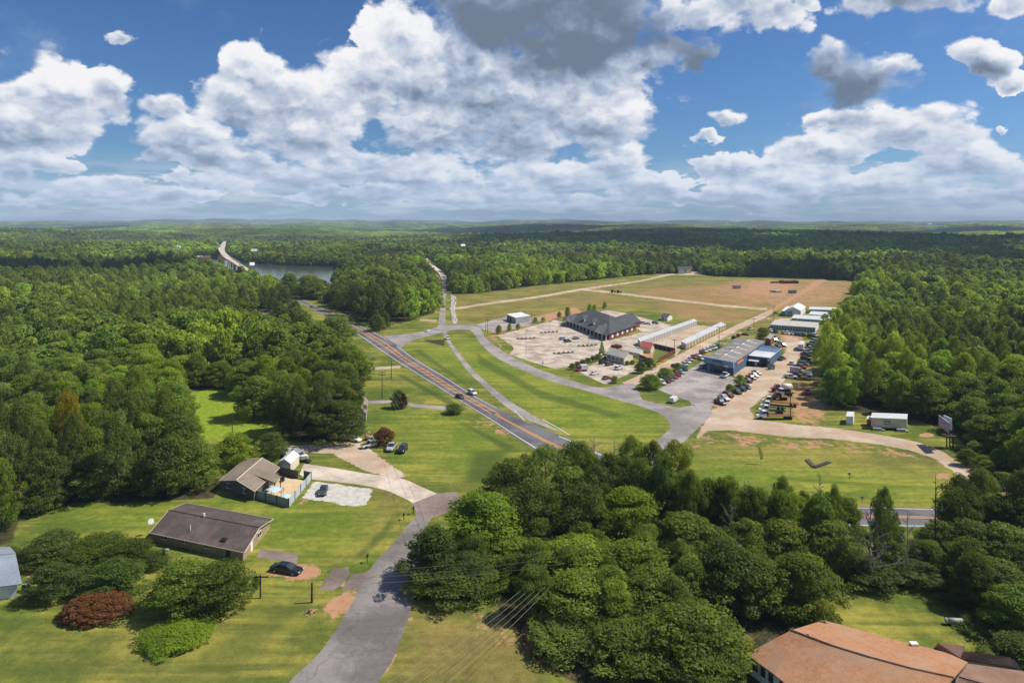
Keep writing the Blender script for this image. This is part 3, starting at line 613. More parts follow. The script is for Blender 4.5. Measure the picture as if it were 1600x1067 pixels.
def trunk_mesh(name, seed, top=.75, r0=.022, lobes=None, m='bark', nb=8, lean=.02):
    r = random.Random(seed); mb = MB(); P = [Vector((0, 0, -.01))]; k = 5
    for i in range(1, k + 1): P.append(Vector((r.uniform(-lean, lean), r.uniform(-lean, lean), top * i / k)))
    for i in range(k): mb.tube(P[i], P[i + 1], r0 * (1 - .8 * i / k), r0 * (1 - .8 * (i + 1) / k), 7)
    if lobes:
        for l in r.sample(lobes, min(nb, len(lobes))):
            z = max(.1, min(top * .95, l[2] - .12)); i = min(k - 1, int(z / top * k)); s = P[i].lerp(P[i + 1], z / top * k - i); e = Vector(l[:3]); mid = s.lerp(e, .5) + Vector((0, 0, -.02))
            mb.tube(s, mid, r0 * .35, r0 * .22, 5); mb.tube(mid, e, r0 * .22, r0 * .08, 5)
    return mb.me(name, [M[m]], True)
def dead_mesh(name, seed, m, spread=.34, twigs=5, base=.35, r0=.016):
    r = random.Random(seed); mb = MB(); tz = Vector((r.uniform(-.03, .03), r.uniform(-.03, .03), 1)); mb.tube((0, 0, -.01), tz * .55, r0, r0 * .6, 7); mb.tube(tz * .55, tz, r0 * .6, r0 * .15, 6)
    for i in range(15):
        z = base + (.93 - base) * i / 15; a = r.random() * 6.3; Lg = spread * (1 - .6 * (z - base) / (1 - base)) * r.uniform(.5, 1.1)
        s = tz * z; e = s + Vector((math.cos(a) * Lg, math.sin(a) * Lg, Lg * r.uniform(.1, .8))); mb.tube(s, e, r0 * .30, r0 * .10, 4)
        for j in range(twigs):
            u = r.uniform(.3, 1); q = s.lerp(e, u); b = a + r.uniform(-1.2, 1.2); l2 = Lg * r.uniform(.2, .5); q2 = q + Vector((math.cos(b) * l2, math.sin(b) * l2, l2 * r.uniform(-.1, .9))); mb.tube(q, q2, r0 * .10, r0 * .04, 3)
            for w in range(2):
                c = b + r.uniform(-1, 1); l3 = l2 * .6; qq = q.lerp(q2, r.uniform(.4, 1)); mb.tube(qq, qq + Vector((math.cos(c) * l3, math.sin(c) * l3, l3 * r.uniform(0, .8))), r0 * .06, r0 * .03, 3)
    return mb.me(name, [M[m]], False)
# prototypes
PB = []; PP = []; MBM = []; MPM = []
for i in range(6):
    lb = broad_lobes(100 + i, (84, 66, 96, 74, 88, 60)[i], (.7, .85, .62, .75, .6, .9)[i], (.12, .1, .16, .08, .12, .14)[i]); V, T = leafcloud(lb, 15000, .0165, i, fill=.24); PB.append((quadmesh('broadleaf_crown', V, T, M['leaf']), trunk_mesh('broadleaf_trunk', i, .7, .022, lb)))
for i in range(4):
    lb = pine_lobes(200 + i, (34, 26, 40, 30)[i], (.35, .55, .28, .45)[i]); V, T = leafcloud(lb, 8000, .019, 50 + i, .45, .3, True); PP.append((quadmesh('pine_crown', V, T, M['needle']), trunk_mesh('pine_trunk', 20 + i, .93, .014, lb, nb=14)))
for i in range(5):
    lb = broad_lobes(300 + i, 30, (.85, .95, .75, .9, 1.0)[i], .1); V, T = leafcloud(lb, 2600, .036, 70 + i); MBM.append((quadmesh('broadleaf_crown', V, T, M['leaf']), trunk_mesh('broadleaf_trunk', 40 + i, .6, .022)))
for i in range(3):
    lb = pine_lobes(400 + i, 24, (.3, .4, .25)[i]); V, T = leafcloud(lb, 2300, .036, 80 + i, .4, .25, True); MPM.append((quadmesh('pine_crown', V, T, M['needle']), trunk_mesh('pine_trunk', 50 + i, .9, .015)))
DD = [dead_mesh('dead_tree_branches', 1, 'twig', .34, 6, .3, .022), dead_mesh('dead_tree_branches', 2, 'barkdead', .40, 5, .2, .022), dead_mesh('dead_tree_branches', 3, 'barkchar', .16, 3, .45, .028), dead_mesh('dead_tree_branches', 4, 'twig', .24, 7, .4, .022)]
lb = [(math.cos(i * 2.4) * .43 * math.sin(math.acos(1 - i / 60)), math.sin(i * 2.4) * .43 * math.sin(math.acos(1 - i / 60)), .10 + .80 * (1 - i / 60), .085, .085, .10) for i in range(60)] + [(0, 0, .35, .36, .36, .45)]
V, T = leafcloud(lb, 14000, .016, 33, .5, .12); DOME = quadmesh('dome_crown', V, T, M['leafcopper'])
lb = [(math.cos(i * 2.4) * .42 * (1 - i / 26) * .8, math.sin(i * 2.4) * .42 * (1 - i / 26) * .8, .06 + .9 * i / 26, .16 * (1 - i / 34), .16 * (1 - i / 34), .07) for i in range(26)]
V, T = leafcloud(lb, 3500, .03, 34, .3, .3, True); CONE = quadmesh('cone_crown', V, T, M['leafdark'])

def tree(name, crown, trunk, x, y, w, h, label, cat, group=None, m=None, rz=None, r=random, part='crown'):
    z = float(hz(x, y)); o = thing(name, (x, y, z), label, cat, group, r.uniform(0, 6.28) if rz is None else rz)
    c = link(part, crown, o); c.scale = (w, w, h)
    if m: c.material_slots[0].link = 'OBJECT'; c.material_slots[0].material = M[m]
    if trunk: tk = link('trunk', trunk, o); tk.scale = (w if w < h else h, w if w < h else h, h)
    return o
def bbox(x0, y0, x1, y1, f=.34):
    """trunk position, width and height of a tree whose crown shows as this pixel box"""
    yb = y1 - 4
    for _ in range(20):
        dy = yb - HY; pm = dy / CAMH; w = (x1 - x0) / pm; dep = dy * dy / (CAMH * FPX); yb = y1 - f * w * dep
    dy = yb - HY; pm = dy / CAMH; w = (x1 - x0) / pm; h = (yb - y0 - .18 * w * dy * dy / (CAMH * FPX)) / pm
    X, Y = gp((x0 + x1) / 2, yb); return X, Y, w, max(h, 1.5)
HAND = []   # trunk positions of the hand-set trees
def hand(x0, y0, x1, y1, kind, label, var=None, m=None, group=None, f=.34):
    X, Y, w, h = bbox(x0, y0, x1, y1, f if kind in 'BS' else .12 if kind != 'P' else .22); HAND.append((X, Y, w)); r = random.Random(x0 * 7 + y0)
    if kind in 'BS':
        c, tk = PB[r.randrange(6) if var is None else var]; nm, cat = ('broadleaf_tree', 'tree') if kind == 'B' else ('shrub', 'shrub')
        if m == 'leafcopper' and kind == 'S': c, tk = DOME, None
        o = tree(nm, c, tk, X, Y, w, h * (1.35 if kind == 'S' and w > 4 else 1), label, cat, group, m, rz=r.uniform(0, 6.28) if kind == 'B' else 0, r=r, part='crown' if kind == 'B' else 'foliage')
        if kind == 'S' and w > 4: o.scale = (1, .78, 1)
        return o
    if kind == 'P': c, tk = PP[r.randrange(4) if var is None else var]; return tree('pine_tree', c, tk, X, Y, w, h, label, 'pine tree', group, m, r=r)
    if kind == 'C': return tree('cedar_tree', CONE, None, X, Y, w, h, label, 'tree', group, m, r=r)
    if kind == 'D': return tree('dead_tree', DD[var or 0], None, X, Y, w * 1.35, h, label, 'dead tree', group, None, r=r, part='branches')
# -- foreground wood on the right of the street
for a in [
 (686, 755, 820, 885, 'B', 'pale green crown at the wood corner where the driveway meets the street', 5, 'leaflight'), (625, 815, 735, 925, 'B', 'bright dense tree overhanging the street and throwing shade on it', 1, 'leaf'),
 (640, 868, 765, 948, 'B', 'low spreading tree at the lawn edge beside the shaded asphalt', 2, 'leafdark'), (720, 878, 805, 938, 'B', 'small round tree where the power lines leave the wood', 4, 'leaf'),
 (735, 830, 850, 910, 'B', 'tree with bright tips under the upper power lines', 0, 'leaf'), (752, 705, 850, 812, 'B', 'olive green tree at the highway corner of the wood', 3, 'leaf'),
 (806, 695, 900, 805, 'P', 'broad pine just below the highway edge line', 0, None), (862, 690, 932, 800, 'P', 'tall pine at the highway beside grey bare trees', 2, None), (895, 725, 968, 822, 'P', 'bushy pine in front of the bare grey trees', 0, None),
 (775, 745, 900, 850, 'P', 'wide olive pine in the middle of the wood', 3, None), (862, 752, 962, 862, 'P', 'pine with layered boughs beside a dark gap', 2, None), (930, 748, 1042, 862, 'B', 'yellowish flat topped tree in the middle of the wood', 4, 'leaflight'),
 (1024, 690, 1086, 800, 'P', 'open crowned pine nearest the lot entrance road', 1, None), (962, 684, 1012, 790, 'P', 'slender pine with bare trunk left of the entrance road', 1, None), (998, 692, 1044, 805, 'P', 'thin pine between two others at the entrance road', 1, None),
 (828, 830, 965, 940, 'B', 'layered dark tree behind the power line gap', 2, 'leaf'), (930, 832, 1055, 945, 'B', 'dense tree right of the layered tree', 0, 'leaf'), (1020, 788, 1135, 905, 'B', 'rounded tree beside grey dead brush', 3, 'leaf'),
 (1080, 830, 1195, 965, 'B', 'wide tree on the back slope above the tan ground', 2, 'leafdark'), (838, 880, 985, 1000, 'B', 'feathery tree hanging over the brown shaded ground', 4, 'leaf'), (955, 880, 1095, 995, 'B', 'broad feathery tree in the thick of the wood', 2, 'leaf'),
 (822, 955, 965, 1040, 'B', 'low branch heavy tree over the litter covered ground', 4, 'leafdark'), (912, 960, 1065, 1075, 'B', 'large near tree with sunlit top layers', 0, 'leaf'), (998, 930, 1165, 1080, 'B', 'large bright edged tree left of the orange roof', 2, 'leaf'),
 (1030, 995, 1165, 1110, 'B', 'tree at the bottom edge left of the orange roof', 4, 'leaf'), (1045, 868, 1155, 965, 'B', 'tree behind the large bright edged one', 0, 'leaf'),
 (1110, 745, 1168, 850, 'P', 'open pine over the highway next to bare brush', 1, None), (1158, 762, 1218, 872, 'P', 'dark pine against the mown lawn', 0, None), (1200, 748, 1246, 850, 'P', 'tall pine standing clear against the lawn', 3, None),
 (1238, 770, 1272, 860, 'P', 'narrow pine right of the tall clear one', 1, None), (1288, 762, 1322, 875, 'P', 'pine left of the gap that shows the highway', 3, None), (1362, 766, 1402, 915, 'P', 'tall bare stemmed pine in the middle of the highway gap', 1, None),
 (1468, 742, 1532, 860, 'P', 'dark pine right of the highway gap', 0, None), (1500, 735, 1562, 850, 'P', 'pine where the gravel road goes into the wood', 3, None), (1572, 738, 1625, 870, 'P', 'pine against the bright shrubs at the picture edge', 1, None),
 (1168, 800, 1275, 905, 'B', 'dark tree below the mown lawn', 1, 'leafdark'), (1128, 800, 1205, 905, 'B', 'tree between brush and the dark tree', 3, 'leafdark'), (1250, 802, 1342, 905, 'B', 'dark green tree left of the highway gap', 0, 'leafdark'),
 (1130, 860, 1245, 975, 'B', 'light green tree behind the orange roof, left of its twin', 5, 'leaf'), (1198, 855, 1314, 980, 'B', 'bright tree closest to the orange roof corner', 1, 'leaf'), (1300, 862, 1402, 925, 'B', 'low bushy tree under the bare white branches', 2, 'leaf'),
 (1382, 862, 1484, 925, 'B', 'low tree filling the gap below the highway', 5, 'leaf'), (1340, 868, 1425, 918, 'B', 'dark low tree between two lighter ones below the highway', 4, 'leafdark'),
 (1468, 802, 1565, 905, 'B', 'dark tree right of the charred trunk', 2, 'leafdark'), (1520, 808, 1625, 925, 'B', 'broad dark tree at the right picture edge', 0, 'leafdark'), (1500, 862, 1610, 965, 'B', 'tree behind the clearing at the right', 1, 'leaf'),
 (1538, 905, 1640, 1012, 'B', 'bright leaved tree at the right edge of the clearing', 5, 'leaflight'), (1508, 962, 1625, 1014, 'B', 'low light green tree shading the brown side roof', 2, 'leaf'), (1548, 985, 1660, 1070, 'B', 'near tree at the bottom right corner', 1, 'leafdark'),
 (1132, 990, 1172, 1050, 'B', 'small tree at the left corner of the orange roof', 3, 'leaf'), (1478, 918, 1530, 960, 'S', 'straggly bush at the right of the back lawn', 4, 'leaf')]:
    hand(*a)
rr = random.Random(21)
for i, x0 in enumerate(range(880, 1302, 22)):
    yn = np.interp(x0 + 20, (880, 1010, 1100, 1210, 1330), (728, 780, 803, 817, 822)); top = np.interp(x0, (880, 1000, 1080, 1180, 1340), (700, 712, 738, 762, 782)) + rr.uniform(-12, 12)
    hand(x0, top, x0 + rr.uniform(44, 62), yn + 50 + rr.uniform(0, 16), 'B' if i % 4 else 'P', 'bushy tree in the dense fringe hiding the near edge of the highway', None, rr.choice(['leafdark', 'leaf', 'leaf']) if i % 4 else None, 'trees fringing the near edge of the highway')
for i, x0 in enumerate(range(1462, 1610, 24)):
    hand(x0, rr.uniform(752, 785), x0 + rr.uniform(48, 66), 866 + rr.uniform(0, 16), 'B', 'bushy tree at the highway edge right of the gap', None, rr.choice(['leafdark', 'leaf']), 'trees at the highway edge right of the gap')
for i in range(16):
    x0 = 1560 + rr.uniform(-55, 60); y0 = 745 + rr.uniform(-40, 22); hand(x0 - 16, y0 - 16, x0 + 16, y0 + 10, 'S', 'bright green shrub between the gravel road and the right wood', None, 'leaflight' if i % 2 else 'leaf', 'bright shrubs below the right wood')
for i, a in enumerate([(503, 458, 530, 474), (520, 463, 548, 484), (545, 468, 572, 490), (565, 480, 592, 503), (588, 492, 611, 516), (576, 497, 602, 519), (524, 455, 556, 478), (610, 452, 650, 492), (630, 456, 668, 492), (655, 462, 680, 488)]):
    hand(*a, 'B' if i > 6 else 'S', 'leafy clump on the verge between highway and crossroads', None, 'leaf' if i % 2 else 'leafdark', 'leafy clumps between the highway and the crossroads')
for a in [(896, 690, 962, 775, 'D', 'grey bare tree among the pines at the highway', 0), (1090, 752, 1142, 855, 'D', 'twiggy bare tree above the back slope', 0), (1058, 765, 1112, 850, 'D', 'pinkish grey bare tree by the entrance road pines', 3),
          (1262, 745, 1302, 850, 'D', 'tall bare tree standing out against the mown lawn', 3), (1315, 800, 1404, 925, 'D', 'pale bare tree with white drooping limbs', 1), (1358, 792, 1384, 915, 'D', 'thin bare tree beside the bare stemmed pine', 3),
          (1440, 752, 1482, 890, 'D', 'charred black trunk at the right of the highway gap', 2), (1538, 758, 1602, 860, 'D', 'bare brushy tree below the gravel road', 0), (1395, 810, 1440, 915, 'D', 'small bare tree right of the bare stemmed pine', 0), (1135, 760, 1190, 850, 'D', 'bare grey tree behind the dark pine at the lawn', 0), (1010, 715, 1070, 800, 'D', 'bare tree behind the open crowned pine', 3), (1165, 775, 1215, 850, 'D', 'bare twiggy crown left of the tall clear pine', 0), (930, 700, 990, 790, 'D', 'second bare tree among the pines at the highway', 3), (1115, 790, 1170, 880, 'D', 'bare tree inside the brush under the lawn', 0)]: hand(a[0], a[1] - 16, *a[2:])
# -- left yards
for a in [
 (228, 868, 345, 975, 'B', 'large dark green tree beside the copper bush', 0, 'leaf'), (290, 868, 398, 972, 'B', 'large olive tree beside the bare utility pole', 4, 'leaf'), (228, 966, 334, 1020, 'B', 'low yellow green tree with dead limbs under it', 3, 'leaflight'),
 (97, 925, 208, 981, 'S', 'rounded copper brown bush on the lawn', 0, 'leafcopper'), (42, 822, 122, 888, 'B', 'bushy tree nearest the blue roofed house', 2, 'leaf'), (105, 830, 198, 888, 'B', 'bushy tree behind the copper bush', 0, 'leaflight'),
 (192, 843, 234, 868, 'S', 'small olive bush near the brown roofed house', 4, 'leaf'), (42, 886, 128, 951, 'S', 'glossy dark bush left of the copper bush', 1, 'leafdark'), (124, 880, 232, 950, 'S', 'thin grey green thicket behind the copper bush', 5, 'leaf'),
 (392, 896, 408, 922, 'S', 'small bush against the bare utility pole', 1, 'leaf'), (0, 849, 30, 880, 'S', 'clipped bush above the blue roof', 2, 'leaf'), (195, 862, 262, 898, 'S', 'bushes at the foot of the lamp pole', 2, 'leaf'), (60, 862, 200, 905, 'S', 'dense low thicket between the two bushy trees', 0, 'leaf'),
 (330, 672, 401, 738, 'B', 'bright green round tree behind the taupe roofed house', 1, 'leaflight'), (398, 672, 448, 722, 'B', 'dark tree behind the white shed', 0, 'leafdark'), (478, 617, 570, 698, 'B', 'large tree whose crown shades the gravel drive', 5, 'leaf'),
 (202, 690, 300, 778, 'B', 'broad olive tree at the lawn edge', 4, 'leaf'), (258, 678, 340, 774, 'B', 'olive tree beside the taupe roofed house', 2, 'leaf'), (112, 693, 206, 786, 'B', 'dark rounded tree at the lawn edge', 0, 'leafdark'), (25, 702, 106, 800, 'P', 'bushy pine at the corner of the left lawn', 0, None),
 (-20, 640, 62, 752, 'P', 'tall pine standing at the left picture edge', 0, None), (95, 655, 172, 765, 'B', 'olive tree behind the dark rounded one at the lawn edge', 5, 'leaf'), (30, 745, 100, 806, 'B', 'low tree at the shaded lawn corner', 3, 'leaf'), (150, 838, 240, 900, 'B', 'light thicket tree joining the two shrub masses', 1, 'leaflight'), (20, 856, 75, 900, 'S', 'rounded bush beside the blue roofed house', 3, 'leaf'), (-25, 712, 27, 835, 'B', 'bright tree at the left picture edge', 1, 'leaflight'), (168, 595, 248, 700, 'B', 'tall dense green tree left of its taller neighbour', 3, 'leaf'), (225, 590, 305, 692, 'B', 'tall dense green tree at the corner of the meadow', 1, 'leaf'), (84, 612, 128, 745, 'P', 'yellowing pine with a bare trunk', 1, 'leafyellow'),
 (362, 582, 434, 660, 'B', 'dark tree at the top edge of the meadow', 0, 'leafdark'), (421, 582, 492, 684, 'B', 'grey green tree between the meadow and the drive', 5, 'leaf'), (487, 576, 533, 618, 'B', 'small round tree below the broad dark one by the highway', 1, 'leaf'),
 (508, 532, 579, 602, 'B', 'dark rounded tree on the grass by the highway', 0, 'leafdark'), (484, 488, 557, 546, 'B', 'broad tree overhanging the highway edge', 3, 'leaf'), (413, 512, 480, 563, 'B', 'dark round tree above the small white building', 2, 'leafdark'), (316, 562, 368, 608, 'B', 'bright tree at the far left edge of the meadow', 1, 'leaflight'), (362, 566, 412, 604, 'B', 'bright tree at the far edge of the meadow', 3, 'leaf'), (478, 530, 520, 590, 'B', 'olive tree right of the small white building', 4, 'leaf'),
 (610, 607, 636, 640, 'B', 'small yard tree with green and purple leaves', 1, 'leafdark'), (696, 628, 724, 649, 'B', 'small round green tree beside the highway', 3, 'leaf'), (583, 666, 617, 699, 'B', 'copper leaved tree beside the parked pickups', 0, 'leafcopper'),
 (435, 425, 470, 466, 'B', 'tree standing at the lake end of the highway', 1, 'leaf'), (462, 425, 506, 468, 'B', 'rounded tree between the lake and the highway', 3, 'leaf')]: hand(*a)
o = hand(622, 613, 637, 640, 'S', 'purple leaved bush grown into the small yard tree', 1, 'leafpurple')
# -- planted trees and hedges among the lots
for a in [(774, 507, 785, 522, 'S', 'young green tree left end of the row by the small white roofed building', 1, 'leaflight'), (792, 505, 800, 518, 'S', 'second young tree of the row by the white roofed building', 1, 'leaflight'), (805.5, 504, 813.5, 516, 'S', 'third young tree of the row by the white roofed building', 3, 'leaflight'),
          (832, 495, 841, 505, 'S', 'young tree right of the white roofed building', 1, 'leaflight'), (845, 494, 853, 504, 'S', 'last young tree of the row before the dealer lot', 3, 'leaflight'), (882, 483, 892, 496, 'S', 'young tree at the left end of the dark roofed building', 1, 'leaf'),
          (917, 474, 926, 488, 'S', 'young tree nearest the dark roof ridge', 1, 'leaflight'), (925, 474, 934, 487, 'S', 'young tree paired with another behind the dark roof', 3, 'leaflight'), (941, 471, 949, 482, 'S', 'lone young tree behind the dark roofed building', 1, 'leaflight'),
          (870, 486, 878, 498, 'S', 'thin dry young tree by the clay patch', 4, 'leaf'), (991, 569, 1010, 584, 'S', 'green shrub bed at the office driveway, left half', 2, 'leaf'), (1004, 562, 1026, 578, 'S', 'green shrub bed at the office driveway, right half', 0, 'leaf'), (954, 586, 967, 599, 'S', 'shrub on the office lot corner', 4, 'leaf'),
          (1000, 582, 1033, 610, 'B', 'wide shrubby tree at the near end of the car row', 2, 'leaf'), (1026, 573, 1052, 593, 'B', 'shrubby tree partway along the car row', 0, 'leaf'), (1052, 566, 1066, 580, 'B', 'small tree among the silver parked cars', 1, 'leaf'),
          (1147, 584, 1166, 605, 'B', 'small tree right of the paved lot near the blue wall', 1, 'leaf'), (1133, 598, 1148, 615, 'B', 'round small tree right of the paved lot, nearer the street', 3, 'leaf'), (1181, 515, 1205, 531, 'S', 'round clipped bush behind the long shop roof', 1, 'leaf'),
          (976, 563, 984, 571, 'S', 'low green bush before the small office', 2, 'leafdark'), (984, 562, 992, 570, 'S', 'yellow green bush under the office gable', 2, 'leaflight'), (1208, 486, 1217, 490, 'S', 'small bush by the white barn', 2, 'leaf')]: hand(*a, f=.25)
hand(932, 531, 949, 561, 'C', 'conical dark cedar behind the small office', None, 'leafdark')
hedge_pts = [(895, 577), (903, 574), (911, 571), (919, 568), (927, 565), (934, 562)]
hr = thing('hedge', G(915, 570), 'long brownish clipped hedge between the office lot and the dealer lot', 'hedge')
for x, y in hedge_pts:
    p = G(x, y); c = link('foliage', MBM[0][0], hr, loc=p - G(915, 570)); c.scale = (3.6, 3.2, 2.7); c.material_slots[0].link = 'OBJECT'; c.material_slots[0].material = M['needle']
for k, (x, y) in enumerate([(822, 529.5), (858, 519.6), (880.6, 552), (918, 540.5)]):
    p = G(x, y); r_ = thing('planting_island', p, ('mulched shrub island left of centre in the dealer lot', 'mulched shrub island nearest the small white roofed building', 'mulched shrub island nearest the access road', 'mulched shrub island nearest the dark roofed building')[k], 'planting island', 'shrub islands of the dealer lot')
    mb = MB(); mb.add([(-5.6, -1.6, .03), (-3, -2.2, .03), (4, .4, .03), (5.6, 2.2, .03), (3, 2.4, .03), (-4, 0, .03)], [(0, 1, 2, 3, 4, 5)]); link('mulch_bed', mb.me('mulch_bed', [weathered('mulch', (.09, .055, .035), .3, 2)]), r_)
    for j in range(5):
        u = -1 + j * .5; c = link('shrub_foliage', MBM[j % 5][0], r_, loc=(u * 4.4, u * 1.5 + .3, 0)); c.scale = (1.3, 1.1, .8); c.material_slots[0].link = 'OBJECT'; c.material_slots[0].material = M['leafdark']

# -- the woods: individuals near, one mass far
HA = np.array([(a, b) for a, b, c in HAND]); HW = np.array([c for a, b, c in HAND])
def blocked(x, y, mrg=0.0):
    b = np.zeros(x.shape, bool)
    for P in OPENW: b |= inpoly(x, y, P)
    b |= inpoly(x, y, LAKE)
    return b
NOGO = [W(ell(690, 518, 26, 16)), W([(288, 700), (348, 700), (348, 786), (288, 786)]), W(ell(408, 508, 30, 22)), W(ell(482, 574, 16, 12)), W(ell(570, 648, 22, 22)), W([(296, 400), (350, 400), (352, 408), (300, 405)]), W([(1238, 478), (1322, 478), (1322, 525), (1238, 525)]), W([(1475, 660), (1500, 660), (1505, 705), (1470, 705)]),
        W([(338, 374), (356, 374), (362, 398), (400, 424), (455, 458), (448, 466), (376, 424), (338, 394)]), W([(655, 400), (695, 430), (705, 460), (680, 460), (664, 430)])]
def scatter(y0, y1, sp, xlim=1.0):
    xs = np.arange(-y1 * xlim - 60, y1 * xlim + 60, sp); ys = np.arange(y0, y1, sp * .9); X, Y = np.meshgrid(xs, ys)
    X = X + (np.arange(len(ys)) % 2)[:, None] * sp / 2; X = X + rng.uniform(-.33, .33, X.shape) * sp; Y = Y + rng.uniform(-.33, .33, Y.shape) * sp
    x = X.ravel(); y = Y.ravel(); k = np.abs(x) < y * .86 + 50; x = x[k]; y = y[k]; k = ~blocked(x, y)
    for P in NOGO: k &= ~inpoly(x, y, P)
    return x[k], y[k]
wx, wy = scatter(140, 420, 7.6); wx2, wy2 = scatter(420, 900, 8.6); wx3, wy3 = scatter(900, 2400, 11.5)
x = np.concatenate([wx, wx2, wx3]); y = np.concatenate([wy, wy2, wy3])
# undergrowth and smaller trees that fill the foreground wood
FP = W([(700, 868), (760, 832), (830, 800), (1000, 795), (1080, 815), (1150, 853), (1330, 868), (1480, 872), (1540, 830), (1680, 830), (1700, 1040), (1600, 1010), (1530, 960), (1480, 912), (1310, 912), (1290, 930), (1180, 960), (1150, 985), (1000, 1010), (860, 985), (780, 925), (690, 925)])
fx, fy = [], []
for X_ in np.arange(-20, 160, 6.2):
    for Y_ in np.arange(95, 150, 5.6): fx.append(X_ + random.uniform(-2, 2)); fy.append(Y_ + random.uniform(-2, 2))
fx = np.array(fx); fy = np.array(fy); k = inpoly(fx, fy, FP); fx = fx[k]; fy = fy[k]
def near_hand(x, y, d):
    o = np.zeros(len(x), bool)
    for (a, b), w in zip(HA, HW): o |= np.hypot(x - a, y - b) < np.minimum(d, w * .42)
    return o
k = ~near_hand(fx, fy, 3.0); fx = fx[k]; fy = fy[k]
k = ~near_hand(x, y, 4.5); x = x[k]; y = y[k]
conif = (np.sin(x / 63 + 2 * np.sin(y / 90)) + np.sin(y / 47 + x / 110) + rng.normal(0, .9, len(x))) > .75
conif[y > 900] = rng.random((y > 900).sum()) < .12
inview = (np.abs(x) < y * .77 + 6)
rank = np.argsort(np.where(inview, y, 1e9)); nb = npn = 0; ind = np.zeros(len(x), bool); B_MAX, P_MAX = 205, 150
for i in rank:
    if not inview[i]: break
    if conif[i] and npn < P_MAX: ind[i] = True; npn += 1
    elif not conif[i] and nb < B_MAX: ind[i] = True; nb += 1
    if nb >= B_MAX and npn >= P_MAX: break
for X_, Y_ in zip(fx, fy):
    r = random.Random(int(X_ * 13 + Y_ * 7)); c, tk = PB[r.randrange(6)]; w = r.uniform(5, 7.5)
    tree('broadleaf_tree', c, tk, X_, Y_, w, r.uniform(5.5, 9), 'small tree filling the gaps low in the wood right of the street', 'tree', 'understorey trees of the wood by the street', r.choice(['leaf', 'leafdark', 'leafdark']), r=r)
for i in np.where(ind)[0]:
    r = random.Random(int(i)); X_, Y_ = float(x[i]), float(y[i]); left = X_ < 20
    nr = Y_ < 260
    if conif[i]:
        c, tk = (PP if nr else MPM)[r.randrange(4 if nr else 3)]; tree('pine_tree', c, tk, X_, Y_, r.uniform(6.0, 8.5), r.uniform(14, 19), 'olive green pine in the dense wood ' + ('left of the highway' if left else 'right of the truck yard'), 'pine tree', 'pines of the left wood' if left else 'pines of the right wood', r=r)
    else:
        c, tk = (PB if nr else MBM)[r.randrange(6 if nr else 5)]; tree('broadleaf_tree', c, tk, X_, Y_, r.uniform(8, 14), r.uniform(9.5, 16.5), 'leafy green tree in the dense wood ' + ('left of the highway' if left else 'right of the truck yard'), 'tree', 'broadleaf trees of the left wood' if left else 'broadleaf trees of the right wood', r.choice(['leaf', 'leaf', 'leafdark', 'leaflight'] if left else ['leaf', 'leafdark', 'leafdark', 'leaf']), r=r)
mx, my, mc = x[~ind], y[~ind], conif[~ind]
# sources of the mass, in a collection of their own
SRC = bpy.data.collections.new('forest_sources')
def src(i, me): o = bpy.data.objects.new('s%02d' % i, me); SRC.objects.link(o)
ns = 0
def lite(seed, n, pine):
    lb = pine_lobes(seed, 16, .3) if pine else broad_lobes(seed, 20, .65, .15); V, T = leafcloud(lb, n, .062, seed, .45, .2); return quadmesh('crown', V, T, M['needle'] if pine else M['leaf'])
for b in range(4): src(ns, MBM[b][0]); ns += 1
src(ns, MPM[0][0]); ns += 1; src(ns, MPM[1][0]); ns += 1
for b in range(4): src(ns, lite(500 + b, 700, False)); ns += 1
src(ns, lite(510, 600, True)); ns += 1; src(ns, lite(511, 600, True)); ns += 1
lm = lite(504, 700, False); lm.materials[0] = M['leafdark']; src(ns, lm); ns += 1
def grove(seed):
    r = random.Random(seed); L = [(r.uniform(-.5, .5), r.uniform(-.5, .5), r.uniform(.45, .72), .16, .16, .22) for _ in range(34)]
    V, T = leafcloud(L, 900, .05, seed, .6, .15); return quadmesh('grove', V, T, M['leaf'])
for b in range(3): src(ns, grove(600 + b)); ns += 1
idx = np.where(my < 900, np.where(mc, 4 + rng.integers(0, 2, len(mx)), rng.integers(0, 4, len(mx))), np.where(mc, 10 + rng.integers(0, 2, len(mx)), np.where(rng.random(len(mx)) < .25, 12, 6 + rng.integers(0, 4, len(mx)))))
vr = .75 + .5 * (np.sin(mx / 37 + np.sin(my / 51)) * np.sin(my / 43 + 1) * .5 + .5) + rng.normal(0, .12, len(mx)); sc = np.where(mc, rng.uniform(7, 9.5, len(mx)), rng.uniform(9, 15, len(mx))) * np.where(my > 900, 1.2, 1.0) * vr; sh = np.where(mc, rng.uniform(14, 18, len(mx)), rng.uniform(11, 17, len(mx))) * vr
gx, gy = [], []
for y0, y1, sp in ((2400, 4200, 24), (4200, 8000, 40), (8000, 16200, 70)):
    a, b = scatter(y0, y1, sp); gx.append(a); gy.append(b)
gsc = np.concatenate([np.full(len(a), s) for a, s in zip(gx, (38, 60, 105))]); gx = np.concatenate(gx); gy = np.concatenate(gy)
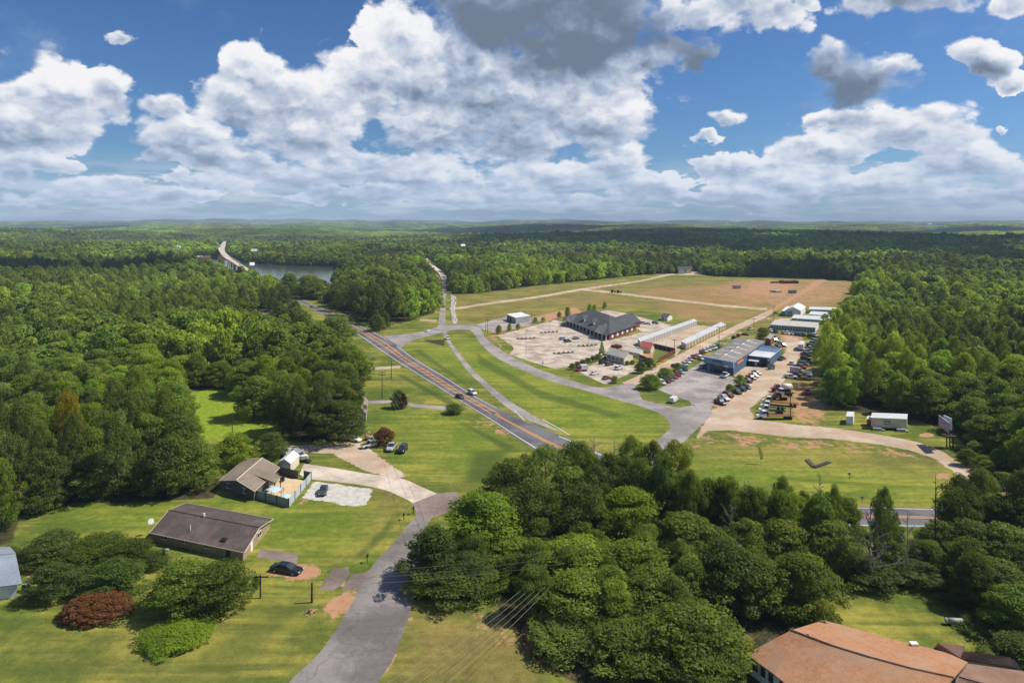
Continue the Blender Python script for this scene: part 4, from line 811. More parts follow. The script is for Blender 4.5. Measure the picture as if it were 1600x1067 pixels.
# clearings and pastures that break the far woods
clr = np.zeros(len(gx), bool)
for (px0, py0, rx_, ry_) in CLEAR:
    py = HY + (CAMH - 8 - hz(gx, gy)) * FPX / gy; px = CX + gx / gy * FPX; clr |= (((px - px0) / rx_) ** 2 + ((py - py0) / ry_) ** 2) < 1
gx = gx[~clr]; gy = gy[~clr]; gsc = gsc[~clr]
AX = np.concatenate([mx, gx]); AY = np.concatenate([my, gy]); AI = np.concatenate([idx, 13 + rng.integers(0, 3, len(gx))])
AS = np.stack([np.concatenate([sc, gsc * rng.uniform(.9, 1.15, len(gx))])] * 2 + [np.concatenate([sh, rng.uniform(15, 25, len(gx)) * np.where(gy > 8000, 1.25, 1)])], 1)
fm = bpy.data.meshes.new('woodland'); fm.vertices.add(len(AX)); fm.vertices.foreach_set('co', np.stack([AX, AY, hz(AX, AY) - .3], 1).astype(np.float32).ravel())
at = fm.attributes.new('src', 'INT', 'POINT'); at.data.foreach_set('value', AI.astype(np.int32))
at = fm.attributes.new('size', 'FLOAT_VECTOR', 'POINT'); at.data.foreach_set('vector', AS.astype(np.float32).ravel())
at = fm.attributes.new('turn', 'FLOAT_VECTOR', 'POINT'); tv = np.zeros((len(AX), 3), np.float32); tv[:, 2] = rng.uniform(0, 6.28, len(AX)); at.data.foreach_set('vector', tv.ravel())
print('forest points', len(AX), 'individual', ind.sum(), 'filler', len(fx))
fo = link('woodland', fm, kind='stuff', label='unbroken green woodland rolling away to the horizon')
ng = bpy.data.node_groups.new('plant_the_woods', 'GeometryNodeTree'); ng.interface.new_socket('Geometry', in_out='INPUT', socket_type='NodeSocketGeometry'); ng.interface.new_socket('Geometry', in_out='OUTPUT', socket_type='NodeSocketGeometry')
gi = ng.nodes.new('NodeGroupInput'); go = ng.nodes.new('NodeGroupOutput'); ip = ng.nodes.new('GeometryNodeInstanceOnPoints'); ci = ng.nodes.new('GeometryNodeCollectionInfo')
ci.inputs['Collection'].default_value = SRC; ci.inputs['Separate Children'].default_value = True; ci.inputs['Reset Children'].default_value = True
def nat(n, ty):
    a = ng.nodes.new('GeometryNodeInputNamedAttribute'); a.data_type = ty; a.inputs['Name'].default_value = n; return a.outputs['Attribute']
ng.links.new(gi.outputs[0], ip.inputs['Points']); ng.links.new(ci.outputs[0], ip.inputs['Instance']); ip.inputs['Pick Instance'].default_value = True
ng.links.new(nat('src', 'INT'), ip.inputs['Instance Index']); ng.links.new(nat('size', 'FLOAT_VECTOR'), ip.inputs['Scale'])
e2r = ng.nodes.new('FunctionNodeEulerToRotation'); ng.links.new(nat('turn', 'FLOAT_VECTOR'), e2r.inputs[0]); ng.links.new(e2r.outputs[0], ip.inputs['Rotation']); ng.links.new(ip.outputs[0], go.inputs[0])
md = fo.modifiers.new('plant', 'NODES'); md.node_group = ng
# ---------------------------------------------------------------- buildings
def metal_fn(col, scale=2.2, ang=0.0, amp=.2):
    def f(t):
        p = pos(t); n = t.noise(p, .25, 5, .65); n2 = t.noise(p, 3, 3, .6)
        c = t.vm('SCALE', tuple(col), s=t.m('ADD', t.mr(n, .3, .7, 1 - amp, 1 + amp * .5, 'LINEAR'), t.mr(n2, .3, .7, -.05, .05, 'LINEAR'))); return c
    return f
def shingle_fn(c1, c2, c3):
    def f(t):
        p = pos(t); n = t.noise(p, .22, 5, .65); v = t.vor(p, 2.6, 0, .5, feature='F1', out='Color'); g = t.noise(p, 9, 2, .7)
        k = t.sep(v)[0]; c = t.mix(k, c1, c2); c = t.mix(t.mr(n, .42, .68), c, c3)
        c = t.vm('SCALE', c, s=t.mr(g, .3, .7, .9, 1.1, 'LINEAR')); zz = t.m('FRACT', t.m('MULTIPLY', t.sep(p)[2], 11.0)); c = t.vm('SCALE', c, s=t.mr(zz, 0.0, 0.25, .80, 1.0)); bump(t, g, .3, .03); return c
    return f
M['sh_brown'] = mat('brown_shingle', shingle_fn((.072, .055, .050), (.10, .078, .070), (.14, .11, .10)), .9)
M['sh_taupe'] = mat('taupe_shingle', shingle_fn((.19, .150, .118), (.23, .185, .148), (.27, .215, .17)), .9)
M['sh_orange'] = mat('orange_shingle', shingle_fn((.35, .17, .085), (.43, .225, .12), (.39, .235, .145)), .9)
M['sh_dbrown'] = mat('dark_brown_shingle', shingle_fn((.20, .115, .08), (.25, .15, .105), (.28, .18, .13)), .9)
M['sh_slate'] = mat('slate_shingle', shingle_fn((.060, .062, .070), (.078, .080, .092), (.095, .095, .105)), .9)
M['sh_blue'] = mat('bluegrey_shingle', shingle_fn((.20, .235, .28), (.25, .29, .34), (.30, .34, .38)), .9)
M['mt_grey'] = mat('grey_metal_roof', metal_fn((.36, .33, .29), amp=.3), .55, .4)
M['mt_pale'] = mat('pale_metal_roof', metal_fn((.60, .62, .63)), .5, .4)
M['mt_tan'] = mat('tan_metal_roof', metal_fn((.52, .50, .44)), .5, .4)
M['mt_white'] = mat('white_metal', metal_fn((.75, .75, .73), amp=.12), .45, .4)
M['white'] = weathered('white_paint', (.72, .72, .70), .12)
M['cream'] = weathered('cream_siding', (.60, .54, .42), .15)
M['brick'] = weathered('red_brick', (.20, .055, .045), .2, 1.5)
M['tanbrick'] = weathered('tan_brick', (.34, .25, .14), .2, 1.5)
M['greysiding'] = weathered('grey_siding', (.11, .10, .095), .15)
M['bluewall'] = weathered('blue_metal_wall', (.065, .12, .22), .18)
M['bluelight'] = weathered('pale_blue_fascia', (.22, .31, .42), .15)
M['teal'] = weathered('teal_panel', (.13, .26, .29), .12)
M['fencegreen'] = weathered('grey_green_fence', (.24, .29, .28), .15)
M['fenceblue'] = weathered('pale_blue_fence', (.40, .45, .46), .12)
M['redroof'] = weathered('red_roof', (.48, .10, .10), .15)
M['rust'] = weathered('rusty_steel', (.22, .085, .05), .3)
M['dark'] = weathered('dark_trim', (.03, .03, .035), .2)
M['darkwood'] = weathered('dark_wood', (.07, .05, .035), .3)
M['redwood'] = weathered('red_brown_fence', (.17, .05, .03), .2)
M['pole'] = weathered('weathered_pole', (.085, .065, .05), .3, 2)
M['steel'] = weathered('galvanised_steel', (.32, .33, .33), .2, 1, .5)
M['glass'] = mat('window_glass', lambda t: (.03, .04, .05), .12, .6)
M['orange'] = weathered('orange_sign', (.72, .25, .05), .08)
M['lime'] = weathered('yellow_flag', (.82, .76, .20), .08)
M['skylight'] = weathered('skylight_panel', (.62, .62, .60), .1)
M['awning'] = weathered('awning_sheet', (.60, .64, .66), .1)
M['canopyblue'] = weathered('pale_blue_canopy', (.42, .55, .68), .08)
M['rock'] = weathered('pale_riprap', (.48, .45, .40), .3, 1)
M['tyre'] = mat('tyre_rubber', lambda t: (.02, .02, .02), .9)
M['wire'] = mat('power_wire', lambda t: (.25, .22, .18), .5)

class Frame:
    """a building's own axes from three base pixels: front left, front right, back left"""
    def __init__(s, A, B, C, z0=0.0, world=False):
        s.A, B, C = [Vector((*p, 0)) if world else G(*p) for p in (A, B, C)]
        s.u = B - s.A; s.v = C - s.A; s.L = s.u.length; s.D = s.v.length; s.un = s.u / s.L; s.vn = s.v / s.D; s.z0 = z0
    def p(s, a, b, z): q = s.un * a + s.vn * b; return (q.x, q.y, z + s.z0)
def fbox(mb, f, a0, b0, z0, a1, b1, z1, mi=0):
    mb.add([f.p(a0, b0, z0), f.p(a1, b0, z0), f.p(a1, b1, z0), f.p(a0, b1, z0), f.p(a0, b0, z1), f.p(a1, b0, z1), f.p(a1, b1, z1), f.p(a0, b1, z1)],
           [(0, 3, 2, 1), (4, 5, 6, 7), (0, 1, 5, 4), (1, 2, 6, 5), (2, 3, 7, 6), (3, 0, 4, 7)], mi)
def slab(mb, P, t=.15, mi=0):
    n = len(P); mb.add([tuple(p) for p in P] + [(p[0], p[1], p[2] - t) for p in P], [tuple(range(n)), tuple(range(2 * n - 1, n - 1, -1))] + [(i, i + n, (i + 1) % n + n, (i + 1) % n) for i in range(n)], mi)
def part(name, mb, m, root, smooth=False): return link(name, mb.me(name, [M[m]], smooth), root)
def openings(f, root, spec):
    """spec rows: side F/R/B/Lf, position along, sill, width, height, kind, material"""
    for side, a, z, w, h, kind, m in spec:
        mb = MB()
        if side == 'F': fbox(mb, f, a, -.06, z, a + w, .03, z + h)
        elif side == 'R': fbox(mb, f, f.L - .03, a, z, f.L + .06, a + w, z + h)
        else: fbox(mb, f, -.06, a, z, .03, a + w, z + h)
        o = part(kind, mb, m, root)
        if kind == 'window':
            e = MB()
            if side == 'F':
                for q in ((a - .1, z - .1, a + w + .1, z), (a - .1, z + h, a + w + .1, z + h + .1), (a + w * .5 - .04, z, a + w * .5 + .04, z + h)): fbox(e, f, q[0], -.10, q[1], q[2], .02, q[3])
            else:
                x0, x1 = (f.L - .02, f.L + .10) if side == 'R' else (-.10, .02)
                for q in ((a - .1, z - .1, a + w + .1, z), (a - .1, z + h, a + w + .1, z + h + .1), (a + w * .5 - .04, z, a + w * .5 + .04, z + h)): fbox(e, f, x0, q[0], q[1], x1, q[2], q[3])
            part('frame', e, 'white', o)
def bld(name, label, cat, A, B, C, h, wall, roof, kind='gable_u', ridge=1.5, over=.4, spec=(), group=None, ribs=0, z0=0.0, world=False, trim=None, edge=False):
    f = Frame(A, B, C, z0, world); r = thing(name, f.A + Vector((0, 0, 0)), label, cat, group); L, D = f.L, f.D
    mb = MB(); fbox(mb, f, 0, 0, -.05, L, D, h)
    if kind == 'gable_u': mb.add([f.p(0, 0, h), f.p(0, D, h), f.p(0, D / 2, h + ridge), f.p(L, 0, h), f.p(L, D, h), f.p(L, D / 2, h + ridge)], [(0, 1, 2), (3, 5, 4)])
    if kind == 'gable_v': mb.add([f.p(0, 0, h), f.p(L, 0, h), f.p(L / 2, 0, h + ridge), f.p(0, D, h), f.p(L, D, h), f.p(L / 2, D, h + ridge)], [(0, 1, 2), (3, 5, 4)])
    part('wall', mb, wall, r)
    o = over; k = ridge / (D / 2 if kind != 'gable_v' else L / 2); e = .03
    if kind == 'gable_u': S2 = [[f.p(-o, -o, h - k * o + e), f.p(L + o, -o, h - k * o + e), f.p(L + o, D / 2, h + ridge + e), f.p(-o, D / 2, h + ridge + e)], [f.p(L + o, D + o, h - k * o + e), f.p(-o, D + o, h - k * o + e), f.p(-o, D / 2, h + ridge + e), f.p(L + o, D / 2, h + ridge + e)]]
    elif kind == 'gable_v': S2 = [[f.p(-o, D + o, h - k * o + e), f.p(-o, -o, h - k * o + e), f.p(L / 2, -o, h + ridge + e), f.p(L / 2, D + o, h + ridge + e)], [f.p(L + o, -o, h - k * o + e), f.p(L + o, D + o, h - k * o + e), f.p(L / 2, D + o, h + ridge + e), f.p(L / 2, -o, h + ridge + e)]]
    elif kind == 'hip':
        i = min(L, D) / 2 * .98; zz = h + ridge
        if L >= D: R0, R1 = f.p(i, D / 2, zz), f.p(L - i, D / 2, zz); c = [f.p(-o, -o, h), f.p(L + o, -o, h), f.p(L + o, D + o, h), f.p(-o, D + o, h)]; S2 = [[c[0], c[1], R1, R0], [c[2], c[3], R0, R1], [c[3], c[0], R0], [c[1], c[2], R1]]
        else: R0, R1 = f.p(L / 2, i, zz), f.p(L / 2, D - i, zz); c = [f.p(-o, -o, h), f.p(L + o, -o, h), f.p(L + o, D + o, h), f.p(-o, D + o, h)]; S2 = [[c[1], c[2], R1, R0], [c[3], c[0], R0, R1], [c[0], c[1], R0], [c[2], c[3], R1]]
    else:  # shed roof, rising to the back by ridge
        S2 = [[f.p(-o, -o, h + .1), f.p(L + o, -o, h + .1), f.p(L + o, D + o, h + .1 + ridge), f.p(-o, D + o, h + .1 + ridge)]]
    mb = MB()
    for P in S2: slab(mb, P, .16)
    ro = part('roof', mb, roof, r)
    if ribs:   # standing seams
        mb = MB()
        for P in S2:
            if len(P) < 4: continue
            a, b, c, d = [Vector(q) for q in P]; n = int((b - a).length / ribs)
            for i in range(1, n):
                t = i / n; p = a.lerp(b, t); q = d.lerp(c, t); w = (b - a).normalized() * .05
                mb.add([p - w, p + w, q + w, q - w, p - w + Vector((0, 0, .07)), p + w + Vector((0, 0, .07)), q + w + Vector((0, 0, .07)), q - w + Vector((0, 0, .07))], [(4, 5, 6, 7), (0, 4, 7, 3), (1, 2, 6, 5), (0, 1, 5, 4)])
        s = part('roof_ribs', mb, roof, ro); s['kind'] = 'stuff'
    if kind in ('gable_u', 'gable_v'):
        mb = MB()
        for P in S2: a, b = Vector(P[2]), Vector(P[3])
        mb.tube(a + Vector((0, 0, .03)), b + Vector((0, 0, .03)), .11, n=5); part('ridge_cap', mb, trim or roof, ro)
    if edge:
        for P in S2:
            if len(P) == 4:
                for p_, q_ in ((0, 1), (1, 2), (3, 0)): e_ = MB(); e_.tube(Vector(P[p_]) - Vector((0, 0, .06)), Vector(P[q_]) - Vector((0, 0, .06)), .085, n=4); part('gutter' if (p_, q_) == (0, 1) else 'bargeboard', e_, 'cream', ro)
    openings(f, r, spec); return r, f

# foreground houses
r, f = bld('bungalow', 'long low house with dark brown shingle roof beside the black car', 'house', (240, 846), (380, 876), (292, 801.5), 2.0, 'tanbrick', 'sh_brown', 'gable_u', 1.25, .6,
    [('F', 2 + i * 5.2, .95, 1.2, .6, 'window', 'glass') for i in range(3)] + [('F', 17.6, .05, 1.0, 1.8, 'door', 'dark'), ('R', 3.2, .05, .95, 2.0, 'door', 'white'), ('R', 6.6, 1.0, 1.5, .9, 'window', 'glass')], edge=True)
for a, b, z, s in ((8.5, 6.4, 3.6, .3), (7.6, 2.4, 2.95, .1), (8.0, 1.8, 2.8, .1)):
    mb = MB(); mb.tube(f.p(a, b, z - .3), f.p(a, b, z + .35), s * .7, n=8); part('vent_pipe', mb, 'white', r)
mb = MB(); fbox(mb, f, 16, .9, 2.62, 17.2, 1.5, 2.85); part('roof_vent', mb, 'dark', r)
d = thing('satellite_dish', G(236, 835), 'round white satellite dish at the corner of the brown roofed house', 'satellite dish')
mb = MB(); mb.tube((0, 0, 0), (0, 0, 2.6), .05); link('pole', mb.me('pole', [M['steel']]), d)
mb = MB(); mb.tube((0, 0, 2.6), (.12, -.22, 2.72), .35, .55, 14); link('dish', mb.me('dish', [M['white']]), d)
r, f = bld('ranch_house', 'low house with taupe shingle roof and fenced patio', 'house', (346, 766), (397, 782), (385, 733), 2.5, 'greysiding', 'sh_taupe', 'gable_v', 1.15, .55, [('F', 1.6, 1.1, 1.3, 1.0, 'window', 'glass'), ('F', 7.2, 1.1, 1.3, 1.0, 'window', 'glass'), ('R', 9, .05, 1.8, 2.1, 'door', 'glass')], trim='cream', edge=True)
mb = MB(); slab(mb, [f.p(f.L * .55, f.D * .38, 3.4), f.p(f.L + 3.6, f.D * .42, 2.55), f.p(f.L + 3.4, f.D * .70, 2.55), f.p(f.L * .55, f.D * .76, 3.4)], .14); part('porch_roof', mb, 'sh_taupe', r)
for b in (.43, .69):
    mb = MB(); mb.tube(f.p(f.L + 3.4, f.D * b, 0), f.p(f.L + 3.4, f.D * b, 2.5), .12); part('porch_post', mb, 'darkwood', r)
sheet('patio', [(438, 743), (466, 749), (482, 752), (451, 790), (404, 779), (414, 762), (430, 757)], .02, M['sand'])
fr = thing('patio_fence', G(451, 792.5), 'grey green and pale blue panel fence round the sandy patio', 'fence')
def fencerun(px0, px1, n, m, h=1.9):
    a = G(*px0) - G(451, 792.5); b = G(*px1) - G(451, 792.5)
    for i in range(n):
        p = a.lerp(b, i / n); q = a.lerp(b, (i + 1) / n); d = (q - p).normalized(); nn = Vector((-d.y, d.x, 0)) * .03; mb = MB()
        P = [p + d * .1 + nn, q - d * .1 + nn, q - d * .1 - nn, p + d * .1 - nn]; mb.add([tuple(v) for v in P] + [(v.x, v.y, h) for v in P], [(0, 3, 2, 1), (4, 5, 6, 7), (0, 1, 5, 4), (1, 2, 6, 5), (2, 3, 7, 6), (3, 0, 4, 7)])
        link('fence_panel', mb.me('fence_panel', [M[m]]), fr)
        mb = MB(); mb.box(p.x - .11, p.y - .11, 0, p.x + .11, p.y + .11, h + .12); link('post', mb.me('post', [M['darkwood']]), fr)
fencerun((397.5, 778), (451, 793), 3, 'fencegreen'); fencerun((451, 793), (486, 750), 4, 'fenceblue'); fencerun((486, 750), (474, 747), 1, 'greysiding'); fencerun((437.5, 741), (466, 748), 2, 'greysiding')
def canopy(px, w, d, h, rz, m, label):
    o = thing('patio_canopy', G(*px), label, 'canopy', None, R(rz)); mb = MB(); n = 8
    for i in range(n):
        t0 = math.pi * i / n; t1 = math.pi * (i + 1) / n; P = [(-math.cos(t0) * w / 2, -d / 2, h + math.sin(t0) * .45), (-math.cos(t1) * w / 2, -d / 2, h + math.sin(t1) * .45), (-math.cos(t1) * w / 2, d / 2, h + math.sin(t1) * .45), (-math.cos(t0) * w / 2, d / 2, h + math.sin(t0) * .45)]; slab(mb, P, .05)
    link('cover', mb.me('cover', [M[m]]), o)
    for a in (-1, 1):
        for b in (-1, 1): mb = MB(); mb.tube((a * w * .48, b * d * .46, 0), (a * w * .48, b * d * .46, h), .05); link('leg', mb.me('leg', [M['darkwood']]), o)
canopy((426, 779), 3.0, 2.4, 1.9, -25, 'canopyblue', 'pale blue arched canopy inside the patio fence')
canopy((445, 786), 2.2, 1.6, 1.4, -25, 'canopyblue', 'small pale blue cover at the patio fence corner')
t_ = thing('patio_table', G(443, 768), 'dead brown shrub in a ring of stones on the patio', 'dead shrub'); c = link('branches', DD[3], t_); c.scale = (3.2, 3.2, 1.2)
for k, (x, y) in enumerate(((440, 752.5), (443, 751))):
    o = thing('lounge_chair', G(x, y), ('dark patio chair nearer the house wall', 'dark patio chair nearer the back fence')[k], 'chair', None, .4); mb = MB(); mb.box(-.3, -.6, .25, .3, .5, .33); link('seat', mb.me('seat', [M['dark']]), o); mb = MB(); mb.box(-.3, .5, .25, .3, .62, .9); link('backrest', mb.me('backrest', [M['dark']]), o)
r, f = bld('shed', 'white arched roof storage shed behind the patio', 'shed', (436, 736), (454, 739), (450, 722.5), 2.4, 'cream', 'mt_white', 'gable_v', .8, .12, [('F', 1.2, .1, 2.0, 1.9, 'door', 'white')])
# blue-grey roofed house at the picture edge
r, f = bld('edge_house', 'white house with blue grey roof at the left picture edge', 'house', (-90, 948), (27, 933), (-96, 888), 2.5, 'white', 'sh_blue', 'gable_u', 1.7, .6, [('F', 11 + i * 2.6, 1.0, 1.2, 1.0, 'window', 'glass') for i in range(2)])
# orange roofed house at the bottom right
def orange_house():
    z2, z5 = 2.7, 5.2
    r = thing('large_house', G(1290, 1020), 'large house with broad orange brown shingle roof at the bottom right', 'house'); O = G(1290, 1020)
    def q(x, y, z): return tuple(G(x, y, z) - O)
    E = [q(1287, 968.5, z2), q(1345, 984, z2), q(1413, 1003, z2), q(1475, 1017, z2), q(1512, 1034, z2)]; Rg = [q(1236, 984, z5), q(1300, 1008, z5), q(1362, 1027, z5), q(1425, 1044, z5), q(1490, 1058, z5)]
    F = [q(1166, 1021, z2), q(1208, 1052, z2), q(1262, 1094, z2), q(1330, 1130, z2), q(1410, 1160, z2)]
    mb = MB()
    for i in range(4): slab(mb, [E[i + 1], E[i], Rg[i], Rg[i + 1]], .2)
    for i in range(4): slab(mb, [F[i], F[i + 1], Rg[i + 1], Rg[i]], .2)
    ro = link('roof', mb.me('roof', [M['sh_orange']]), r)
    mb = MB()
    for i in range(4): mb.tube(Vector(Rg[i]) + Vector((0, 0, .03)), Vector(Rg[i + 1]) + Vector((0, 0, .03)), .14, n=5)
    link('ridge_cap', mb.me('ridge_cap', [M['sh_dbrown']]), ro)
    mb = MB(); a = q(1167, 1022, z2 + .35); b = q(1227, 1019, z2 + 1.7); c = q(1210, 1053, z2 + .38); slab(mb, [a, c, b], .1); link('hip_gablet', mb.me('hip_gablet', [M['sh_orange']]), ro)
    mb = MB(); S_ = [Vector(F[0]), Vector(F[1]), Vector(F[2]), Vector(F[3]), Vector(E[4]), Vector(E[0])]; cen = sum(S_, Vector()) / 6; S_ = [p.lerp(cen, .05) for p in S_]
    mb.add([(p.x, p.y, -.05) for p in S_] + [(p.x, p.y, z2 - .12) for p in S_], [(i, (i + 1) % 6, (i + 1) % 6 + 6, i + 6) for i in range(6)]); link('wall', mb.me('wall', [M['white']]), r)
    for k in range(2):
        A0, B0 = S_[k], S_[k + 1]
        for j in range(3):
            p = A0.lerp(B0, .12 + j * .3); w = A0.lerp(B0, .12 + j * .3 + .18); d = (w - p).normalized(); nn = Vector((d.y, -d.x, 0)) * .05; mb = MB()
            if nn.y > 0: nn = -nn
            mb.add([(p.x + nn.x, p.y + nn.y, 1.0), (w.x + nn.x, w.y + nn.y, 1.0), (w.x + nn.x, w.y + nn.y, 2.2), (p.x + nn.x, p.y + nn.y, 2.2), (p.x, p.y, 1.0), (w.x, w.y, 1.0), (w.x, w.y, 2.2), (p.x, p.y, 2.2)], [(0, 1, 2, 3), (0, 4, 5, 1), (3, 2, 6, 7), (0, 3, 7, 4), (1, 5, 6, 2)]); link('window', mb.me('window', [M['glass']]), r)
    # brown wings to the right
    mb = MB(); a, b, c, d = q(1475, 1011, 2.9), q(1506, 1000, 3.6), q(1560, 1010, 3.6), q(1585, 1024, 2.9); slab(mb, [q(1458, 1013, 2.6), q(1500, 1027, 2.6), q(1508, 1008, 3.6), q(1466, 1004, 3.6)][::-1], .2); slab(mb, [q(1500, 1029, 2.6), q(1590, 1042, 2.6), q(1578, 1026, 3.6), q(1506, 1017, 3.6)], .2); link('wing_roof', mb.me('wing_roof', [M['sh_dbrown']]), r)
    mb = MB(); slab(mb, [q(1498, 1056, 4.2), q(1512, 1036, 2.8), q(1600, 1048, 2.8), q(1620, 1090, 4.2)][::-1], .2); slab(mb, [q(1498, 1058, 4.2), q(1470, 1100, 2.7), q(1640, 1130, 2.7), q(1620, 1092, 4.2)], .2); link('wing_roof', mb.me('wing_roof', [M['sh_dbrown']]), r)
    mb = MB(); P = [Vector(q(*s)) for s in ((1466, 1014, 2.4), (1585, 1030, 2.4), (1640, 1100, 2.4), (1500, 1080, 2.4))]; mb.add([(p.x, p.y, -.05) for p in P] + [tuple(p) for p in P], [(i, (i + 1) % 4, (i + 1) % 4 + 4, i + 4) for i in range(4)]); link('wing_wall', mb.me('wing_wall', [M['cream']]), r)
    mb = MB(); a = Vector(q(1428, 1007, 3.0)); mb.box(a.x - .5, a.y - .35, 2.9, a.x + .5, a.y + .35, 3.3); link('roof_box', mb.me('roof_box', [M['white']]), r)
    mb = MB(); a = Vector(q(1262, 992, 5.0)); mb.box(a.x - .15, a.y - .15, 4.6, a.x + .15, a.y + .15, 5.1); link('vent_pipe', mb.me('vent_pipe', [M['dark']]), r)
orange_house()
o = thing('propane_tank', G(1491, 976), 'grey propane tank on the grass behind the brown side roof', 'tank', None, -.1); mb = MB(); mb.tube((-1.1, 0, .65), (1.1, 0, .65), .42, n=12); mb.tube((-1.35, 0, .65), (-1.1, 0, .65), .2, .42, 12); mb.tube((1.1, 0, .65), (1.35, 0, .65), .42, .2, 12); link('tank_body', mb.me('tank_body', [M['steel']], True), o)
for s in (-.8, .8): mb = MB(); mb.box(s - .12, -.35, 0, s + .12, .35, .4); link('leg', mb.me('leg', [M['dark']]), o)
# half hidden roofs in the woods
bld('wood_house', 'pale tan roof showing among the trees left of the highway', 'house', (398, 510), (424, 512), (402, 501), 4.5, 'cream', 'sh_taupe', 'gable_u', 2.2, .5)
bld('wood_shed', 'small white building glimpsed between trees above the meadow', 'building', (473, 572), (491, 575), (475, 566), 3.0, 'white', 'mt_pale', 'gable_u', .8, .3)
bld('drive_house', 'small brown roofed house half covered by trees beside the upper drive', 'house', (557, 656), (572, 658), (560, 634), 2.4, 'white', 'sh_taupe', 'gable_v', 1.2, .4)

# auto shop
r, f = bld('auto_shop', 'long blue metal shop with grey roof behind the paved lot', 'shop', (1102, 577.5), (1146, 586.5), (1156, 543.5), 5.0, 'bluewall', 'mt_grey', 'gable_v', .5, .15, ribs=1.2)
mb = MB(); fbox(mb, f, -.3, -1.3, 3.1, f.L + .3, -.05, 5.6); part('fascia', mb, 'bluelight', r)
for a, w, z, h, m, nm in ((4.4, 4.8, .1, 2.7, 'glass', 'showroom_window'), (1.0, 1.2, .1, 2.2, 'bluelight', 'door')):
    mb = MB(); fbox(mb, f, a, -.1, z, a + w, .05, z + h); part(nm, mb, m, r)
sg = MB(); 
for i in range(7): fbox(sg, f, 4.2 + i * .62, -1.42, 4.35 + (.05 if i % 2 else 0), 4.2 + i * .62 + .46, -1.3, 5.05)
part('sign_lettering', sg, 'rust', r)
mb = MB(); fbox(mb, f, 9.4, -1.4, 3.0, 11.4, -1.3, 3.8); part('sign_panel', mb, 'white', r)
mb = MB(); a0, a1 = .10, .36; P0 = [f.p(f.L + .05, f.D * .10, 3.3), f.p(f.L + .05, f.D * .27, 3.3), f.p(f.L + .05, f.D * .27, 4.1), f.p(f.L + .05, f.D * .10, 4.1), f.p(f.L + .2, f.D * .10, 3.3), f.p(f.L + .2, f.D * .27, 3.3), f.p(f.L + .2, f.D * .27, 4.1), f.p(f.L + .2, f.D * .10, 4.1)]
mb.add(P0, [(4, 5, 6, 7), (0, 4, 7, 3), (1, 2, 6, 5), (3, 7, 6, 2), (0, 1, 5, 4)]); part('orange_sign', mb, 'orange', r)
for i in range(5):
    b = f.D * (.15 + i * .17)
    for a, w, l in ((.50, .5, 3.4), (.72, 1.9, 1.0), (.26, 1.9, 1.0)):
        if a == .26 and i == 4: continue
        mb = MB(); zz = 5.09 + .5 * (1 - abs(a - .5) * 2) ; c0 = f.L * a; z1 = 5.09 + .5 * (1 - abs((c0 + w) / f.L - .5) * 2); z0_ = 5.09 + .5 * (1 - abs((c0 - w) / f.L - .5) * 2)
        slab(mb, [f.p(c0 - w, b, z0_ + .10), f.p(c0 + w, b, z1 + .10), f.p(c0 + w, b + l, z1 + .10), f.p(c0 - w, b + l, z0_ + .10)], .05); part('skylight', mb, 'skylight', r)
r2, f2 = bld('repair_garage', 'blue metal garage with pale flat roof right of the long shop', 'garage', (1170, 570), (1203, 574), (1190, 553.5), 4.0, 'bluewall', 'mt_pale', 'shed', -.2, .2, ribs=1.2)
L2 = f2.L
for a, w, h, m, nm in ((L2 * .58, L2 * .27, 3.2, 'dark', 'garage_opening'), (L2 * .06, 1.6, 2.1, 'glass', 'window'), (L2 * .28, 1.0, 2.1, 'white', 'door')): mb = MB(); fbox(mb, f2, a, -.08, .05, a + w, .04, h); part(nm, mb, m, r2)
mb = MB(); slab(mb, [f2.p(.2, -2.2, 2.3), f2.p(L2 * .52, -2.2, 2.3), f2.p(L2 * .52, -.05, 2.8), f2.p(.2, -.05, 2.8)], .08); part('awning', mb, 'awning', r2)
for a in (.3, L2 * .26, L2 * .5): mb = MB(); mb.tube(f2.p(a, -2.1, 0), f2.p(a, -2.1, 2.3), .06); part('awning_post', mb, 'dark', r2)
mb = MB(); c = Vector(f2.p(L2 * .94, -.1, 3.2)); mb.tube(c, c + Vector((-.05, -.12, 0)), .5, n=12); part('round_emblem', mb, 'cream', r2)
bld('lean_to', 'small red and blue shed behind the garage', 'shed', (1197, 538), (1204, 540), (1203, 532), 3.2, 'rust', 'mt_grey', 'shed', .3, .2)
# dealer building: dark hip roofs, brick, white colonnade
A_, B_ = G(885, 505), G(952, 531.5); C_ = G(926, 494)
r, f = bld('dealer_building', 'large red brick building with dark slate hip roof and white porch gables', 'building', (885, 505), (952, 531.5), (926, 494), 3.4, 'brick', 'sh_slate', 'hip', 5.2, 1.0)
L, D = f.L, f.D
mb = MB(); slab(mb, [f.p(-1, -4.2, 2.9), f.p(L + 1, -4.2, 2.9), f.p(L + .6, .3, 3.75), f.p(-.6, .3, 3.75)], .2); part('porch_roof', mb, 'sh_slate', r)
for i in range(13): mb = MB(); mb.tube(f.p(L * i / 12, -3.9, 0), f.p(L * i / 12, -3.9, 2.85), .24, n=8); part('column', mb, 'white', r)
for i in range(11):
    mb = MB(); fbox(mb, f, L * (i + .35) / 11, -.08, .7, L * (i + .35) / 11 + 2.0, .03, 2.5); part('window', mb, 'glass', r)
